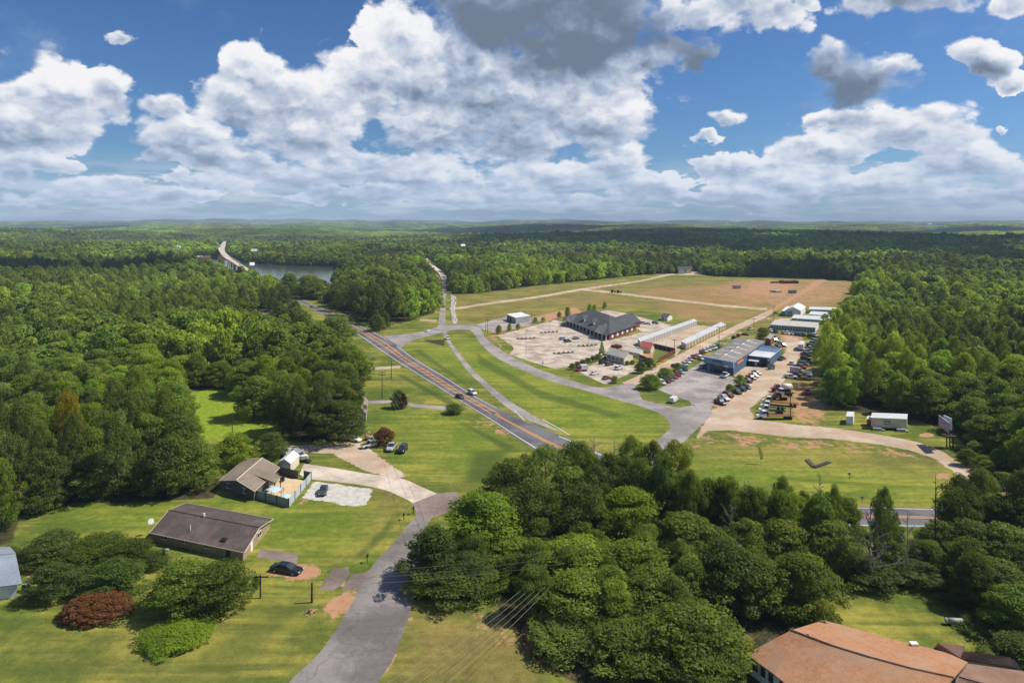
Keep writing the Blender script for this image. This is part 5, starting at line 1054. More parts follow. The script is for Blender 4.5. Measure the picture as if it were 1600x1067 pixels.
for c in (.14, .84):
    a0, a1 = L * c - 4.6, L * c + 4.6; gb = MB(); gb.add([f.p(a0, -4.5, 2.9), f.p(a1, -4.5, 2.9), f.p((a0 + a1) / 2, -4.5, 6.2)], [(0, 1, 2)]); gb.add([f.p(a0, -4.3, 2.9), f.p(a1, -4.3, 2.9), f.p((a0 + a1) / 2, -4.3, 6.2)], [(0, 2, 1)]); part('porch_gable', gb, 'white', r)
    mb = MB(); m_ = (a0 + a1) / 2; slab(mb, [f.p(a0 - .5, -4.8, 2.85), f.p(m_, -4.8, 6.45), f.p(m_, 7, 6.45), f.p(a0 - .5, 1.5, 2.85)][::-1], .16); slab(mb, [f.p(a1 + .5, -4.8, 2.85), f.p(m_, -4.8, 6.45), f.p(m_, 7, 6.45), f.p(a1 + .5, 1.5, 2.85)], .16); part('gable_roof', mb, 'sh_slate', r)
for c in (.38, .60):
    a0, a1 = L * c - 1.7, L * c + 1.7; m_ = (a0 + a1) / 2; d_ = MB(); fbox(d_, f, a0 + .2, 2.6, 3.9, a1 - .2, 6, 5.6); d_.add([f.p(a0 + .2, 2.6, 5.6), f.p(a1 - .2, 2.6, 5.6), f.p(m_, 2.6, 7.2)], [(0, 1, 2)]); dn = part('dormer', d_, 'white', r)
    mb = MB(); slab(mb, [f.p(a0 - .1, 2.3, 5.5), f.p(m_, 2.3, 7.4), f.p(m_, 9, 7.4), f.p(a0 - .1, 6, 5.5)][::-1], .12); slab(mb, [f.p(a1 + .1, 2.3, 5.5), f.p(m_, 2.3, 7.4), f.p(m_, 9, 7.4), f.p(a1 + .1, 6, 5.5)], .12); part('dormer_roof', mb, 'sh_slate', dn)
    mb = MB(); fbox(mb, f, m_ - .5, 2.5, 4.4, m_ + .5, 2.62, 5.7); part('dormer_window', mb, 'glass', dn)
def wing(a0, b0, a1, b1, ax, h, rg, m='brick'):
    mb = MB(); fbox(mb, f, a0, b0, -.02, a1, b1, h); o = .8; w_ = part('wing_wall', mb, m, r); mb = MB()
    if ax == 'u':
        bm_ = (b0 + b1) / 2; slab(mb, [f.p(a0 - o, b0 - o, h), f.p(a1 + o, b0 - o, h), f.p(a1 + o, bm_, h + rg), f.p(a0 - o, bm_, h + rg)], .16); slab(mb, [f.p(a1 + o, b1 + o, h), f.p(a0 - o, b1 + o, h), f.p(a0 - o, bm_, h + rg), f.p(a1 + o, bm_, h + rg)], .16)
        g = MB(); g.add([f.p(a1 + o - .1, b0, h), f.p(a1 + o - .1, b1, h), f.p(a1 + o - .1, bm_, h + rg - .1)], [(0, 1, 2)]); part('gable_end', g, 'cream', r)
    else:
        am = (a0 + a1) / 2; slab(mb, [f.p(a0 - o, b1 + o, h), f.p(a0 - o, b0 - o, h), f.p(am, b0 - o, h + rg), f.p(am, b1 + o, h + rg)], .16); slab(mb, [f.p(a1 + o, b0 - o, h), f.p(a1 + o, b1 + o, h), f.p(am, b1 + o, h + rg), f.p(am, b0 - o, h + rg)], .16)
        g = MB(); g.add([f.p(a0, b1 + o - .1, h), f.p(a1, b1 + o - .1, h), f.p(am, b1 + o - .1, h + rg - .1)], [(0, 1, 2)]); part('gable_end', g, 'cream', r)
    part('wing_roof', mb, 'sh_slate', r)
wing(L * .55, D * .5, L * .92, D * 1.32, 'v', 3.3, 3.6)
for i in range(5): mb = MB(); fbox(mb, f, L - .02, D * (.08 + i * .18), .8, L + .08, D * (.08 + i * .18) + 2.2, 2.3); part('window', mb, 'white', r)
# small office with the grey roof
bld('office_house', 'small cream office with grey gable roof behind the cedar', 'office', (947.5, 562), (975, 569.5), (962, 555), 2.9, 'cream', 'mt_grey', 'gable_u', 1.6, .5, [('F', 1.5 + 2.6 * i, 1.0, 1.2, 1.1, 'window', 'glass') for i in range(4)] + [('R', 2.5, .1, 1.0, 2.0, 'door', 'white')])
bld('office_annex', 'pale domed tent roof beside the small office', 'tent', (984, 556), (999, 559), (990, 550), 2.0, 'cream', 'mt_tan', 'gable_u', 1.0, .2)
bld('red_roof_shed', 'small cream shed with bright red roof by the storage row', 'shed', (1001, 549), (1016.5, 552), (1007, 545), 2.5, 'cream', 'redroof', 'gable_u', 1.6, .4, [('F', 1.4, .1, 1.0, 1.9, 'door', 'white')])
def longfence(name, label, pts, h, m, step=2.6):
    o = thing(name, G(*pts[0]), label, 'fence'); O = G(*pts[0])
    for p_, q_ in zip(pts, pts[1:]):
        a = G(*p_) - O; b = G(*q_) - O; n = max(1, int((b - a).length / step)); d = (b - a).normalized(); nn = Vector((-d.y, d.x, 0)) * .04
        for i in range(n):
            p = a.lerp(b, i / n); q = a.lerp(b, (i + .96) / n); mb = MB(); P = [p + nn, q + nn, q - nn, p - nn]; mb.add([tuple(v) for v in P] + [(v.x, v.y, h) for v in P], [(0, 3, 2, 1), (4, 5, 6, 7), (0, 1, 5, 4), (1, 2, 6, 5), (2, 3, 7, 6), (3, 0, 4, 7)]); link('fence_panel', mb.me('fence_panel', [M[m]]), o)
longfence('screened_fence', 'dark screened fence behind the red roofed shed', [(1022, 543.5), (1055, 551.5)], 2.2, 'dark')
longfence('board_fence', 'red brown board fence along the gravel road corner', [(1055, 552), (1029, 566.5)], 2.0, 'redwood')
longfence('low_board_fence', 'low brown board fence in front of the clay yard', [(999, 559.5), (1014, 566)], 1.8, 'redwood')
sheet('fenced_grass', [(1022, 549), (1030, 546.5), (1052, 552.5), (1030, 563), (1020, 560)], .03, mat('fenced_lawn', lambda t: t.mix(t.noise(pos(t), .5, 4), (.09, .12, .02), (.15, .17, .03)), .95))
# storage rows
def storage(label, A, B, C, doors, side, wall, door, roofm, h=2.7, group=None):
    f = Frame(A, B, C); L = f.L; n = doors; sp = []
    r, f = bld('storage_row', label, 'storage building', A, B, C, h, wall, roofm, 'shed', .25, .3, ribs=3.0)
    for i in range(n):
        mb = MB(); a = L * (i + .12) / n; fbox(mb, f, a, -.07, .05, a + L / n * .74, .03, h - .45); part('roll_up_door', mb, door, r)
    return r
storage('long pale roofed storage row nearer the dark roofed building', (1001, 542), (1089, 508.5), (996.5, 538.5), 22, 'F', 'cream', 'steel', 'mt_pale')
storage('long pale roofed storage row beside the gravel road', (1072, 546), (1134, 514), (1064.5, 542.5), 14, 'F', 'cream', 'tanbrick', 'mt_pale')
storage('teal doored storage row nearest the parked cars', (1204, 514.5), (1274, 519.5), (1212, 507.5), 16, 'F', 'white', 'teal', 'mt_tan')
storage('second storage row behind the teal doored one', (1237, 504), (1304, 508.5), (1242, 499), 14, 'F', 'cream', 'steel', 'mt_pale')
storage('third storage row from the parked cars', (1264, 498), (1313, 501), (1268, 493.5), 12, 'F', 'cream', 'steel', 'mt_pale')
storage('farthest storage row at the field edge', (1264, 489.5), (1318, 491.5), (1266, 486), 12, 'F', 'cream', 'steel', 'mt_pale')
bld('metal_barn', 'white metal barn with tall doors at the field edge', 'barn', (1227.5, 494), (1251, 495), (1236, 487), 4.0, 'white', 'mt_white', 'gable_v', 2.2, .3, [('F', .8, .1, 3.0, 3.2, 'barn_door', 'bluelight'), ('F', 4.5, .1, 3.4, 3.2, 'barn_door', 'mt_white')])
bld('barn_lean_to', 'teal sided low bay attached to the white barn', 'shed', (1221, 493.5), (1227.3, 494), (1229.5, 487), 3.2, 'teal', 'mt_white', 'shed', .4, .1)
bld('depot', 'small grey building with bright white flat roof near the crossroads', 'building', (792, 500), (806, 506), (814, 497), 3.6, 'steel', 'mt_white', 'shed', .1, .2, [('F', 1, .1, 2.4, 2.6, 'door', 'dark'), ('F', 6, .1, 2.4, 2.6, 'door', 'dark')])
bld('field_shed', 'small pale shed with dark roof at the field edge', 'shed', (1032.5, 500), (1043, 502), (1040, 497), 2.6, 'white', 'sh_slate', 'gable_u', .9, .2, [('F', 1.5, .1, 1.0, 1.9, 'door', 'dark')])
# trailer office, box, billboard
r, f = bld('office_trailer', 'long white trailer with a dark sign panel against the trees', 'trailer', (1361, 670.5), (1417, 673), (1363, 663), 2.7, 'cream', 'mt_pale', 'shed', .1, .1, z0=.7)
mb = MB(); fbox(mb, f, f.L * .36, -.10, .9, f.L * .55, -.0, 1.9); sp_ = part('sign_panel', mb, 'dark', r); mb = MB()
for i in range(6): fbox(mb, f, f.L * .375 + i * .29, -.16, 1.1, f.L * .375 + i * .29 + .2, -.10, 1.7)
part('sign_lettering', mb, 'white', sp_)
for a in (.06, .72): mb = MB(); fbox(mb, f, f.L * a, -1.6, -.7, f.L * a + 2.4, -.1, .1); fbox(mb, f, f.L * a + 2.4, -1.6, -.7, f.L * a + 3.3, -.2, -.3); part('steps', mb, 'steel', r)
for a in (.1, .3, .5, .7, .9): mb = MB(); fbox(mb, f, f.L * a, .2, -.7, f.L * a + .4, 2.0, 0); part('block_pier', mb, 'dark', r)
bld('red_kiosk', 'small red box with white top at the trailer end', 'kiosk', (1354.5, 666), (1360, 666.5), (1356, 662), 2.2, 'redroof', 'mt_white', 'shed', .1, .1)
bld('container', 'small white container standing left of the long trailer', 'container', (1322, 663.5), (1333, 664), (1324, 656), 2.5, 'white', 'mt_pale', 'shed', .05, .05)
o = thing('billboard', G(1481, 700), 'large billboard on dark steel legs above the gravel road', 'billboard'); a = Vector((-.1, 3.6, 5.2)); b = Vector((-2.0, -3.6, 5.2)); d = (b - a).normalized(); nn = Vector((-d.y, d.x, 0)) * .12
if nn.x > 0: nn = -nn
mb = MB(); P = [a + nn, b + nn, b - nn, a - nn]; mb.add([tuple(v) for v in P] + [(v.x, v.y, 8.0) for v in P], [(0, 3, 2, 1), (4, 5, 6, 7), (0, 1, 5, 4), (1, 2, 6, 5), (2, 3, 7, 6), (3, 0, 4, 7)]); pn = link('sign_face', mb.me('sign_face', [weathered('billboard_face', (.30, .33, .38), .1)]), o)  # face colour greyed and darkened to carry the panel's shade
mb = MB(); e = nn * 1.25
for z0, z1, s0, s1, k in ((7.2, 7.7, .08, .42, 0), (7.2, 7.7, .48, .92, 0), (6.5, 6.9, .1, .7, 0), (5.7, 6.1, .1, .9, 0)):
    p = a.lerp(b, s0) + e; q = a.lerp(b, s1) + e; mb.add([(p.x, p.y, z0), (q.x, q.y, z0), (q.x, q.y, z1), (p.x, p.y, z1)], [(0, 1, 2, 3)])
link('sign_print', mb.me('sign_print', [weathered('billboard_print', (.45, .20, .24), .1)]), pn)
a2 = Vector((.9, -1.0, 5.2)); b2 = Vector((1.5, 2.8, 5.2)); mb = MB(); mb.box(.2, -1.2, 5.2, .4, 2.2, 8.4); link('back_panel', mb.me('back_panel', [M['white']]), o)
for x_ in (-.1, 1.6, .7): mb = MB(); mb.tube((x_, .3, 0), (x_, .3, 6.0), .16); link('leg', mb.me('leg', [M['dark']]), o)
mb = MB(); mb.box(-.9, -.9, 3.3, 2.1, 1.4, 3.45); mb.box(-.9, -.9, 4.2, 2.1, -.82, 4.3); link('catwalk', mb.me('catwalk', [M['darkwood']]), o)
# feather flag, timbers, marker, riprap
o = thing('feather_flag', G(1190, 725), 'yellow feather flag leaning on the mown lawn', 'flag', None, -.7); mb = MB(); mb.tube((0, 0, 0), (-1.0, 0, 4.2), .04, .02); link('pole', mb.me('pole', [M['steel']]), o)
mb = MB(); slab(mb, [(-.22, 0, 1.0), (.42, .05, 1.6), (.2, .05, 3.0), (-.45, 0, 4.3), (-1.05, 0, 4.15)], .03); link('flag', mb.me('flag', [M['lime']]), o)
o = thing('timber_frame', G(1273, 731), 'dark V shaped low timber frame lying on the mown lawn', 'timber frame'); O = G(1273, 731)
for a_, b_ in (((1261, 719), (1273, 731)), ((1273, 731), (1296, 723))):
    a = G(*a_) - O; b = G(*b_) - O; d = (b - a).normalized(); nn = Vector((-d.y, d.x, 0))
    for k in (-.35, .35): mb = MB(); mb.tube(a + nn * k + Vector((0, 0, .3)), b + nn * k + Vector((0, 0, .3)), .16, n=4); link('beam', mb.me('beam', [M['darkwood']]), o)
    for k in range(7): p = a.lerp(b, (k + .3) / 7); mb = MB(); mb.tube(p - nn * .5 + Vector((0, 0, .42)), p + nn * .5 + Vector((0, 0, .42)), .09, n=4); link('slat', mb.me('slat', [M['steel']]), o)
mb = MB(); rr = random.Random(4)
for i in range(230):
    t = i / 230; x_ = 707 + 2 * t + rr.uniform(-3.6, 3.6) + 1.5 * math.sin(t * 9); y_ = 462 + 44 * t; p = G(x_, y_); s = rr.uniform(.4, 1.3); bmv = [(p.x + s * math.cos(k * 1.05 + i) * rr.uniform(.7, 1.1), p.y + s * math.sin(k * 1.05 + i) * rr.uniform(.7, 1.1), .05) for k in range(6)]; mb.add(bmv + [(p.x, p.y, s * .8)], [(k, (k + 1) % 6, 6) for k in range(6)])
link('riprap', mb.me('riprap', [M['rock']]), kind='stuff', label='pale riprap rocks in the drainage ditch beside the north road')

# ---------------------------------------------------------------- poles and wires
def pole(px, top, label, arm=0, lamp=False, r0=.16, m='pole', cat='utility pole', name='utility_pole', az=0.0, group=None, lean=0.0):
    p = G(*px); h = (px[1] - top) / ((px[1] - HY) / CAMH); o = thing(name, p, label, cat, group, az); mb = MB(); mb.tube((0, 0, -.1), (lean, 0, h), r0, r0 * .65, 7); link('pole', mb.me('pole', [M[m]]), o)
    for k in range(arm): mb = MB(); mb.box(-1.3, -.08, h - .5 - k * 1.0, 1.3, .08, h - .32 - k * 1.0); c = link('crossarm', mb.me('crossarm', [M['pole']]), o); \
        [link('insulator', (lambda q: (q.tube((s, 0, h - .3 - k * 1.0), (s, 0, h - .08 - k * 1.0), .07, .05, 5), q.me('insulator', [M['steel']]))[1])(MB()), c) for s in (-1.15, -.5, .5, 1.15)]
    if lamp: mb = MB(); mb.tube((0, 0, h - .3), (.7, -.2, h - .1), .05); mb.box(.5, -.5, h - .3, 1.0, .0, h - .05); link('lamp_head', mb.me('lamp_head', [M['steel']]), o)
    return p + Vector((0, 0, h))
P1 = pole((597, 622), 580, 'utility pole with two crossarms beside the upper drive', 2); P2 = pole((611.5, 592), 562, 'thin utility pole behind the one with two crossarms', 1)
pole((255.5, 882), 856, 'dark pole with a white lamp box in front of the brown roofed house', 0, True); pole((407, 934), 897, 'bare wooden pole at the edge of the dark yard trees', 1); P3 = pole((487.5, 941), 909, 'short thick pole by the street corner lawn', 0, False, .22)
pole((363, 690), 650, 'pole standing in the trees above the patio house', 0); pole((1123.5, 545), 510, 'pole at the far end of the car row by the shop', 1); pole((1054, 554), 530, 'pole at the corner of the board fence', 1)
pole((1178, 515), 497, 'pole by the white pickup behind the shop', 1); pole((1209, 497), 479, 'pole left of the white barn', 1); pole((1055, 509), 490, 'lamp pole behind the small field shed', 0, True, .10, 'steel', 'lamp post', 'lamp_post')
pole((1235, 656), 612, 'tall pole among the flatbed trucks', 1); pole((1001.6, 600), 585, 'short post at the mouth of the gravel road', 0, False, .1); pole((762, 521), 499, 'pole at the bend of the access road', 1); pole((759, 519), 503, 'shorter pole beside the one at the access road bend', 0)
pole((831, 504), 489, 'pole right of the small white roofed building', 0); pole((1041, 546), 536, 'short pole in the clay storage yard', 0, False, .1)
for a in (((822, 529), 514, 'lamp post on the left island of the dealer lot'), ((822, 555), 516, 'lamp post on the grass edge of the dealer lot'), ((858, 519), 502, 'lamp post on the island by the white roofed building'), ((881, 551), 536, 'lamp post on the island nearest the access road'), ((919, 540), 523, 'lamp post on the island nearest the dark roof')):
    pole(a[0], a[1], a[2], 0, True, .09, 'steel', 'lamp post', 'lamp_post')
def mailbox(px, label, h=1.2):
    o = thing('mailbox', G(*px), label, 'mailbox'); mb = MB(); mb.tube((0, 0, 0), (0, 0, h), .07, n=5); link('post', mb.me('post', [M['darkwood']]), o); mb = MB(); mb.box(-.16, -.32, h - .05, .16, .32, h + .22); mb.tube((0, -.32, h + .2), (0, .32, h + .2), .15, n=8); link('box', mb.me('box', [M['dark']]), o)
mailbox((574, 879), 'black mailbox on the verge by the tree shade'); mailbox((646, 803), 'mailbox at the kerb by the driveway mouth'); mailbox((631, 812), 'dark mailbox set back in the grass', 1.0); mailbox((893, 592), 'dark sign post on the verge before the office lot')
for px_, lb_ in (((1327, 748), 'thin marker post on the mown lawn'), ((1347, 786), 'thin marker post beside the highway edge'), ((848, 571), 'dark low sign on the verge of the access road')):
    o = thing('marker_post', G(*px_), lb_, 'post'); mb = MB(); mb.tube((0, 0, 0), (.0, 0, 1.5), .06, n=5); link('post', mb.me('post', [M['dark']]), o); mb = MB(); mb.box(-.35, -.04, 1.0, .35, .04, 1.5); link('plate', mb.me('plate', [M['steel']]), o)
o = thing('well_cover', G(483, 957), 'dark stump in a patch of bare clay on the corner lawn', 'stump'); mb = MB(); mb.tube((0, 0, 0), (0, 0, .45), .3, .24, 9); link('stump_wood', mb.me('stump_wood', [M['bark']]), o)
mb = MB()
for k in range(5): a = k * 1.3; x_, y_ = .8 * math.cos(a), .6 * math.sin(a); mb.box(x_ - .12, y_ - .12, 0, x_ + .12, y_ + .12, .12)
link('root_stub', mb.me('root_stub', [M['bark']]), o)
def wires(label, ends, sag=1.2, r0=.022, n=26):
    o = thing('power_line', ends[0][0], label, 'power line'); O = Vector(ends[0][0])
    for a, b in ends:
        a = Vector(a); b = Vector(b); mb = MB(); pr = a
        for i in range(1, n + 1): t = i / n; p = a.lerp(b, t) - Vector((0, 0, sag * 4 * t * (1 - t))); mb.tube(pr - O, p - O, r0, n=4); pr = p
        link('wire', mb.me('wire', [M['wire']]), o)
wires('bundle of pale power wires crossing the bottom lawn', [(G(846 + k * 3.5, 896 + k * 5, 5.5), G(545 + k * 15, 1102 + k * 9, 7.6)) for k in range(5)], .9, .023)
wires('power wires crossing over the shaded street', [(G(540, 895 + k * 9, 7.5), G(880, 858 + k * 11, 9.5)) for k in range(3)], .5, .02)
wires('pair of wires over the dark lawn below the utility pole', [(P1 + Vector((s, 0, -.4)), G(742 + s * 6, 800, 8.5)) for s in (-1.1, 1.1)], 1.5, .025)
wires('wire running from the pole across the driveway', [(P1, G(700, 830, 7.5)), ], 1.6, .02)
wires('wires between the two poles at the upper drive', [(P1, P2)], .4, .02)
# far elevated roads over the lake and creek
def far_road(name, label, Lp, Rp, zs, i0, i1, cat='bridge'):
    L3, R3, V, F = raised(name, Lp, Rp, zs, M['road'], .8); O = Vector(L3[len(L3) // 2]); O.z = 0; V = [tuple(Vector(v) - O) for v in V]
    o = thing(name, O, label, cat); link('deck', mesh('deck', V, F, [M['concrete']]), o); n = len(L3)
    k0, k1 = int(i0 * n), int(i1 * n)
    for side in (L3, R3):
        mb = MB()
        for i in range(k0, min(k1, n - 1)): mb.tube(Vector(side[i]) - O + Vector((0, 0, .8)), Vector(side[i + 1]) - O + Vector((0, 0, .8)), .35, n=4)
        link('rail', mb.me('rail', [M['concrete']]), o)
    for i in range(k0, k1, 2):
        a = Vector(L3[i]); b = Vector(R3[i])
        for q in (a.lerp(b, .15), a.lerp(b, .85)): mb = MB(); q = q - O; mb.tube((q.x, q.y, -1), (q.x, q.y, q.z + O.z - 1.3), .55); link('pier', mb.me('pier', [M['darkwood']]), o)
    # earth banks at either end
    for side, s, rg_ in ((L3, -1, range(0, k0)), (R3, 1, range(0, k0)), (L3, -1, range(k1, n - 1)), (R3, 1, range(k1, n - 1))):
        mb = MB()
        for i in rg_:
            a = Vector(side[i]) - O; b = Vector(side[i + 1]) - O; w = 1.6 * a.z + 2; mb.add([(a.x, a.y, a.z - .4), (b.x, b.y, b.z - .4), (b.x + s * w, b.y, -1), (a.x + s * w, a.y, -1)], [(0, 1, 2, 3)])
        if mb.V and name == 'creek_bridge': link('embankment', mb.me('embankment', [M['ground_bank']]), o)
M['ground_bank'] = mat('bank_grass', lambda t: t.mix(t.noise(pos(t), .08, 4), (.07, .10, .02), (.13, .14, .035)), .95)
far_road('lake_bridge', 'pale concrete highway bridge curving across the lake', [(350, 377), (345, 382), (341, 388), (343.5, 394), (348, 400), (355, 405.5), (363, 410.5), (376, 418), (388, 425.5)], [(353, 377), (352.5, 382), (351, 388), (351.5, 393), (356, 398), (363, 404), (371, 409), (383, 416.5), (394, 423.5)], [15, 15, 14, 13.5, 13, 13, 13, 13, 12.5], .62, .80)
far_road('creek_bridge', 'pale road bridge where the north road drops toward the creek', [(665, 404), (666, 409), (670, 414), (677, 419.5), (684.5, 426), (689.5, 434)], [(668, 404), (669.5, 408), (674, 412.5), (682, 417.5), (690.5, 424), (697.5, 432)], [8, 7.5, 6.5, 4, 1.5, .3], .1, .5)
# lakeside things and far houses
for k, (x_, y_, w_, m_, lb_) in enumerate([(297, 404, 4, 'mt_pale', 'white boat dock at the left of the marina'), (304, 404.3, 5, 'rust', 'brown roofed dock of the marina'), (312, 403.8, 4, 'mt_pale', 'white dock in the middle of the marina'), (323, 404, 5, 'redroof', 'reddish dock roof nearest the bridge')]):
    bld('boat_dock', lb_, 'dock', (x_ - w_, y_), (x_ + w_, y_), (x_ - w_, y_ - 1.0), 2.8, 'white', m_, 'shed', .2, .3)
bld('blue_roof_house', 'far house with a bright blue roof above the marina', 'house', (273, 397.5), (282, 397.5), (273.5, 394.5), 10, 'cream', 'canopyblue', 'shed', 3, 1)
bld('lake_house', 'far cream house above the marina', 'house', (270, 403.5), (278, 403.5), (270.5, 401.5), 12, 'cream', 'sh_taupe', 'gable_u', 4, 1)
for (x_, y_, w_, m_, lb_) in [(723.5, 397, 2.6, 'mt_white', 'tall white far house in the shaded woods'), (733, 419, 2.6, 'mt_white', 'small white far building above the near tree strip'), (786, 396, 3.2, 'mt_tan', 'far pale building in the shaded woods'), (865, 406, 5, 'sh_slate', 'far grey roofed house in the shaded woods'), (900, 402, 5, 'sh_slate', 'second far grey roofed house in the woods'), (1065, 428, 5, 'sh_slate', 'grey roofed house at the clearing behind the field'), (1076, 427, 4, 'sh_slate', 'second roof at the clearing behind the field'), (397, 407.5, 4, 'mt_tan', 'pale far house beyond the bridge'), (394, 420.5, 3, 'mt_white', 'white boat house at the lake shore')]:
    hh = 5 if y_ > 415 else 15; bld('far_house', lb_, 'house', (x_ - w_, y_), (x_ + w_, y_), (x_ - w_, y_ - (1.4 if y_ > 415 else .9)), hh, 'white' if 'white' in lb_ else 'cream', m_, 'gable_u', 3, .8)
bld('far_barn', 'distant white roof in a pale clearing at the horizon', 'barn', (838, 351.4), (846, 351.4), (838, 350.9), 22, 'white', 'mt_white', 'gable_u', 5, 1); bld('far_barn', 'distant pale barn beside the power line clearing', 'barn', (1450, 353.2), (1456, 353.2), (1450, 352.7), 22, 'white', 'mt_white', 'gable_u', 5, 1)
o = thing('radio_mast', G(560, 352.0), 'faint radio mast standing on the horizon', 'mast'); mb = MB(); mb.tube((0, 0, 0), (0, 0, 104), 1.6, .9, 4); link('mast', mb.me('mast', [M['steel']]), o)
# ---------------------------------------------------------------- vehicles
def paint(name, c, rough=.35):
    m = mat(name, lambda t: t.vm('SCALE', tuple(c), s=t.mr(t.noise(pos(t), .9, 4), .3, .7, .88, 1.06, 'LINEAR')), rough, .5); m.node_tree.nodes['Principled BSDF'].inputs['Coat Weight'].default_value = .4; return m
CARC = {'white': (.72, .72, .71), 'silver': (.42, .43, .45), 'grey': (.18, .185, .20), 'black': (.012, .013, .017), 'maroon': (.16, .018, .022), 'red': (.42, .035, .028), 'blue': (.05, .10, .22), 'green': (.03, .07, .05), 'brown': (.16, .08, .055), 'tan': (.42, .33, .25), 'dark grey': (.055, .06, .07), 'orange': (.55, .12, .04)}
for k, v in CARC.items(): M['car_' + k] = paint(k.replace(' ', '_') + '_car_paint', v)
def loft(stations, mb, mi=0):
    """stations: (x, half width, z low, z high, shoulder inset)"""
    R_ = []
    for x, w, z0, z1, s in stations:
        R_.append([(x, -w * .94, z0), (x, -w, z0 + (z1 - z0) * .35), (x, -w * .97, z0 + (z1 - z0) * .8), (x, -w * s, z1), (x, w * s, z1), (x, w * .97, z0 + (z1 - z0) * .8), (x, w, z0 + (z1 - z0) * .35), (x, w * .94, z0)])
    V = [p for r in R_ for p in r]; n = 8; F = []
    for i in range(len(R_) - 1):
        for j in range(n): F.append((i * n + j, (i + 1) * n + j, (i + 1) * n + (j + 1) % n, i * n + (j + 1) % n))
    F += [tuple(range(n))[::-1], tuple((len(R_) - 1) * n + j for j in range(n))]; mb.add(V, F, mi)
def carproto(kind):
    """unit meshes: body, glass house, roof panel, wheel positions"""
    b, g, rf = MB(), MB(), MB()
    if kind == 'sedan': Lh, W_ = 2.35, .90; st = [(-2.35, .62, .42, .72, .8), (-2.25, .82, .30, .90, .86), (-1.5, .90, .26, .96, .86), (.7, .91, .24, .95, .88), (1.7, .89, .26, .84, .86), (2.2, .80, .32, .72, .84), (2.35, .60, .42, .60, .8)]; gs = [(-1.75, .70, .92, .95), (-1.0, .62, .92, 1.40), (.15, .62, .92, 1.42), (1.05, .70, .92, .95)]; wx_ = 1.42; wr = .33
    elif kind == 'suv': Lh, W_ = 2.35, .95; st = [(-2.35, .75, .45, .95, .85), (-2.25, .92, .36, 1.12, .9), (-1.2, .95, .32, 1.14, .9), (.9, .95, .32, 1.10, .9), (1.9, .92, .34, 1.02, .86), (2.25, .84, .40, .85, .84), (2.35, .66, .45, .70, .8)]; gs = [(-2.22, .80, 1.1, 1.15), (-1.95, .72, 1.1, 1.70), (.35, .72, 1.1, 1.72), (1.15, .78, 1.08, 1.12)]; wx_ = 1.42; wr = .38
    elif kind == 'pickup': Lh, W_ = 2.75, .98; st = [(-2.75, .94, .50, 1.06, .94), (-.55, .97, .42, 1.08, .95), (.9, .98, .40, 1.12, .9), (2.0, .96, .40, 1.08, .88), (2.6, .90, .44, .95, .86), (2.75, .74, .50, .80, .8)]; gs = [(-.72, .82, 1.06, 1.12), (-.55, .76, 1.06, 1.76), (.55, .76, 1.06, 1.76), (1.25, .82, 1.06, 1.12)]; wx_ = 1.75; wr = .42
    else: Lh, W_ = 2.6, .98; st = [(-2.6, .90, .42, 1.95, .84), (-2.4, .97, .34, 2.08, .84), (.9, .98, .32, 2.08, .84), (1.35, .97, .32, 1.80, .84), (1.85, .95, .34, 1.20, .86), (2.45, .88, .38, .98, .86), (2.6, .74, .46, .80, .8)]; gs = [(1.0, .99, 1.30, 1.35), (1.02, .90, 1.32, 1.92), (1.30, .88, 1.28, 1.86), (1.92, .86, 1.16, 1.22)]; wx_ = 1.6; wr = .36
    loft(st, b); V = []
    for x, w, z0, z1 in gs: V += [(x, -w, z1), (x, w, z1)]
    base = gs[0][2]; w0 = gs[0][1]
    lo = [(gs[0][0], -w0 * 1.04, base - .06), (gs[0][0], w0 * 1.04, base - .06), (gs[-1][0], gs[-1][1] * 1.04, gs[-1][2] - .06), (gs[-1][0], -gs[-1][1] * 1.04, gs[-1][2] - .06)]
    wm = max(x[1] for x in gs) * 1.06
    T = [(gs[1][0], -gs[1][1], gs[1][3]), (gs[1][0], gs[1][1], gs[1][3]), (gs[2][0], gs[2][1], gs[2][3]), (gs[2][0], -gs[2][1], gs[2][3])]
    Bm = [(gs[0][0], -wm, base), (gs[0][0], wm, base), (gs[3][0], wm, gs[3][2]), (gs[3][0], -wm, gs[3][2])]
    g.add(Bm + T, [(0, 1, 5, 4), (1, 2, 6, 5), (2, 3, 7, 6), (3, 0, 4, 7), (4, 5, 6, 7)])
    a, c = gs[1], gs[2]; rf.box(a[0] - .04, -a[1] - .01, a[3], c[0] + .04, a[1] + .01, a[3] + .05)
    for s in (-1, 1):   # pillars
        for (p, q) in ((Bm[0 if s < 0 else 1], T[0 if s < 0 else 1]), (Bm[3 if s < 0 else 2], T[3 if s < 0 else 2])): rf.tube(p, q, .045, n=4)
        m0 = ((Bm[0][0] + Bm[3][0]) / 2); rf.tube((m0, s * wm, base), ((T[0][0] + T[3][0]) / 2, s * a[1], a[3]), .04, n=4)
    if kind == 'pickup':
        bed = MB(); bed.box(-2.66, -.80, 1.075, -.80, .80, 1.095); bm_ = bed.me('truck_bed', [M['dark']])
    else: bm_ = None
    w = MB(); w.tube((0, -.12, 0), (0, .12, 0), wr, n=14); rim = MB(); rim.tube((0, -.135, 0), (0, .135, 0), wr * .6, n=10)
    hl = MB(); hl.box(Lh - .16, -.12, .66 if kind != 'sedan' else .56, Lh - .02, .12, .80 if kind != 'sedan' else .68)
    return dict(body=b.me('body', [M['car_white']], False), glass=g.me('windows', [M['glass']]), roof=rf.me('roof_panel', [M['car_white']]), wheel=w.me('wheel', [M['tyre']]), rim=rim.me('rim', [M['steel']]), bed=bm_, wx=wx_, W=W_, wr=wr, lamp=hl.me('headlight', [M['white']]), L=Lh)
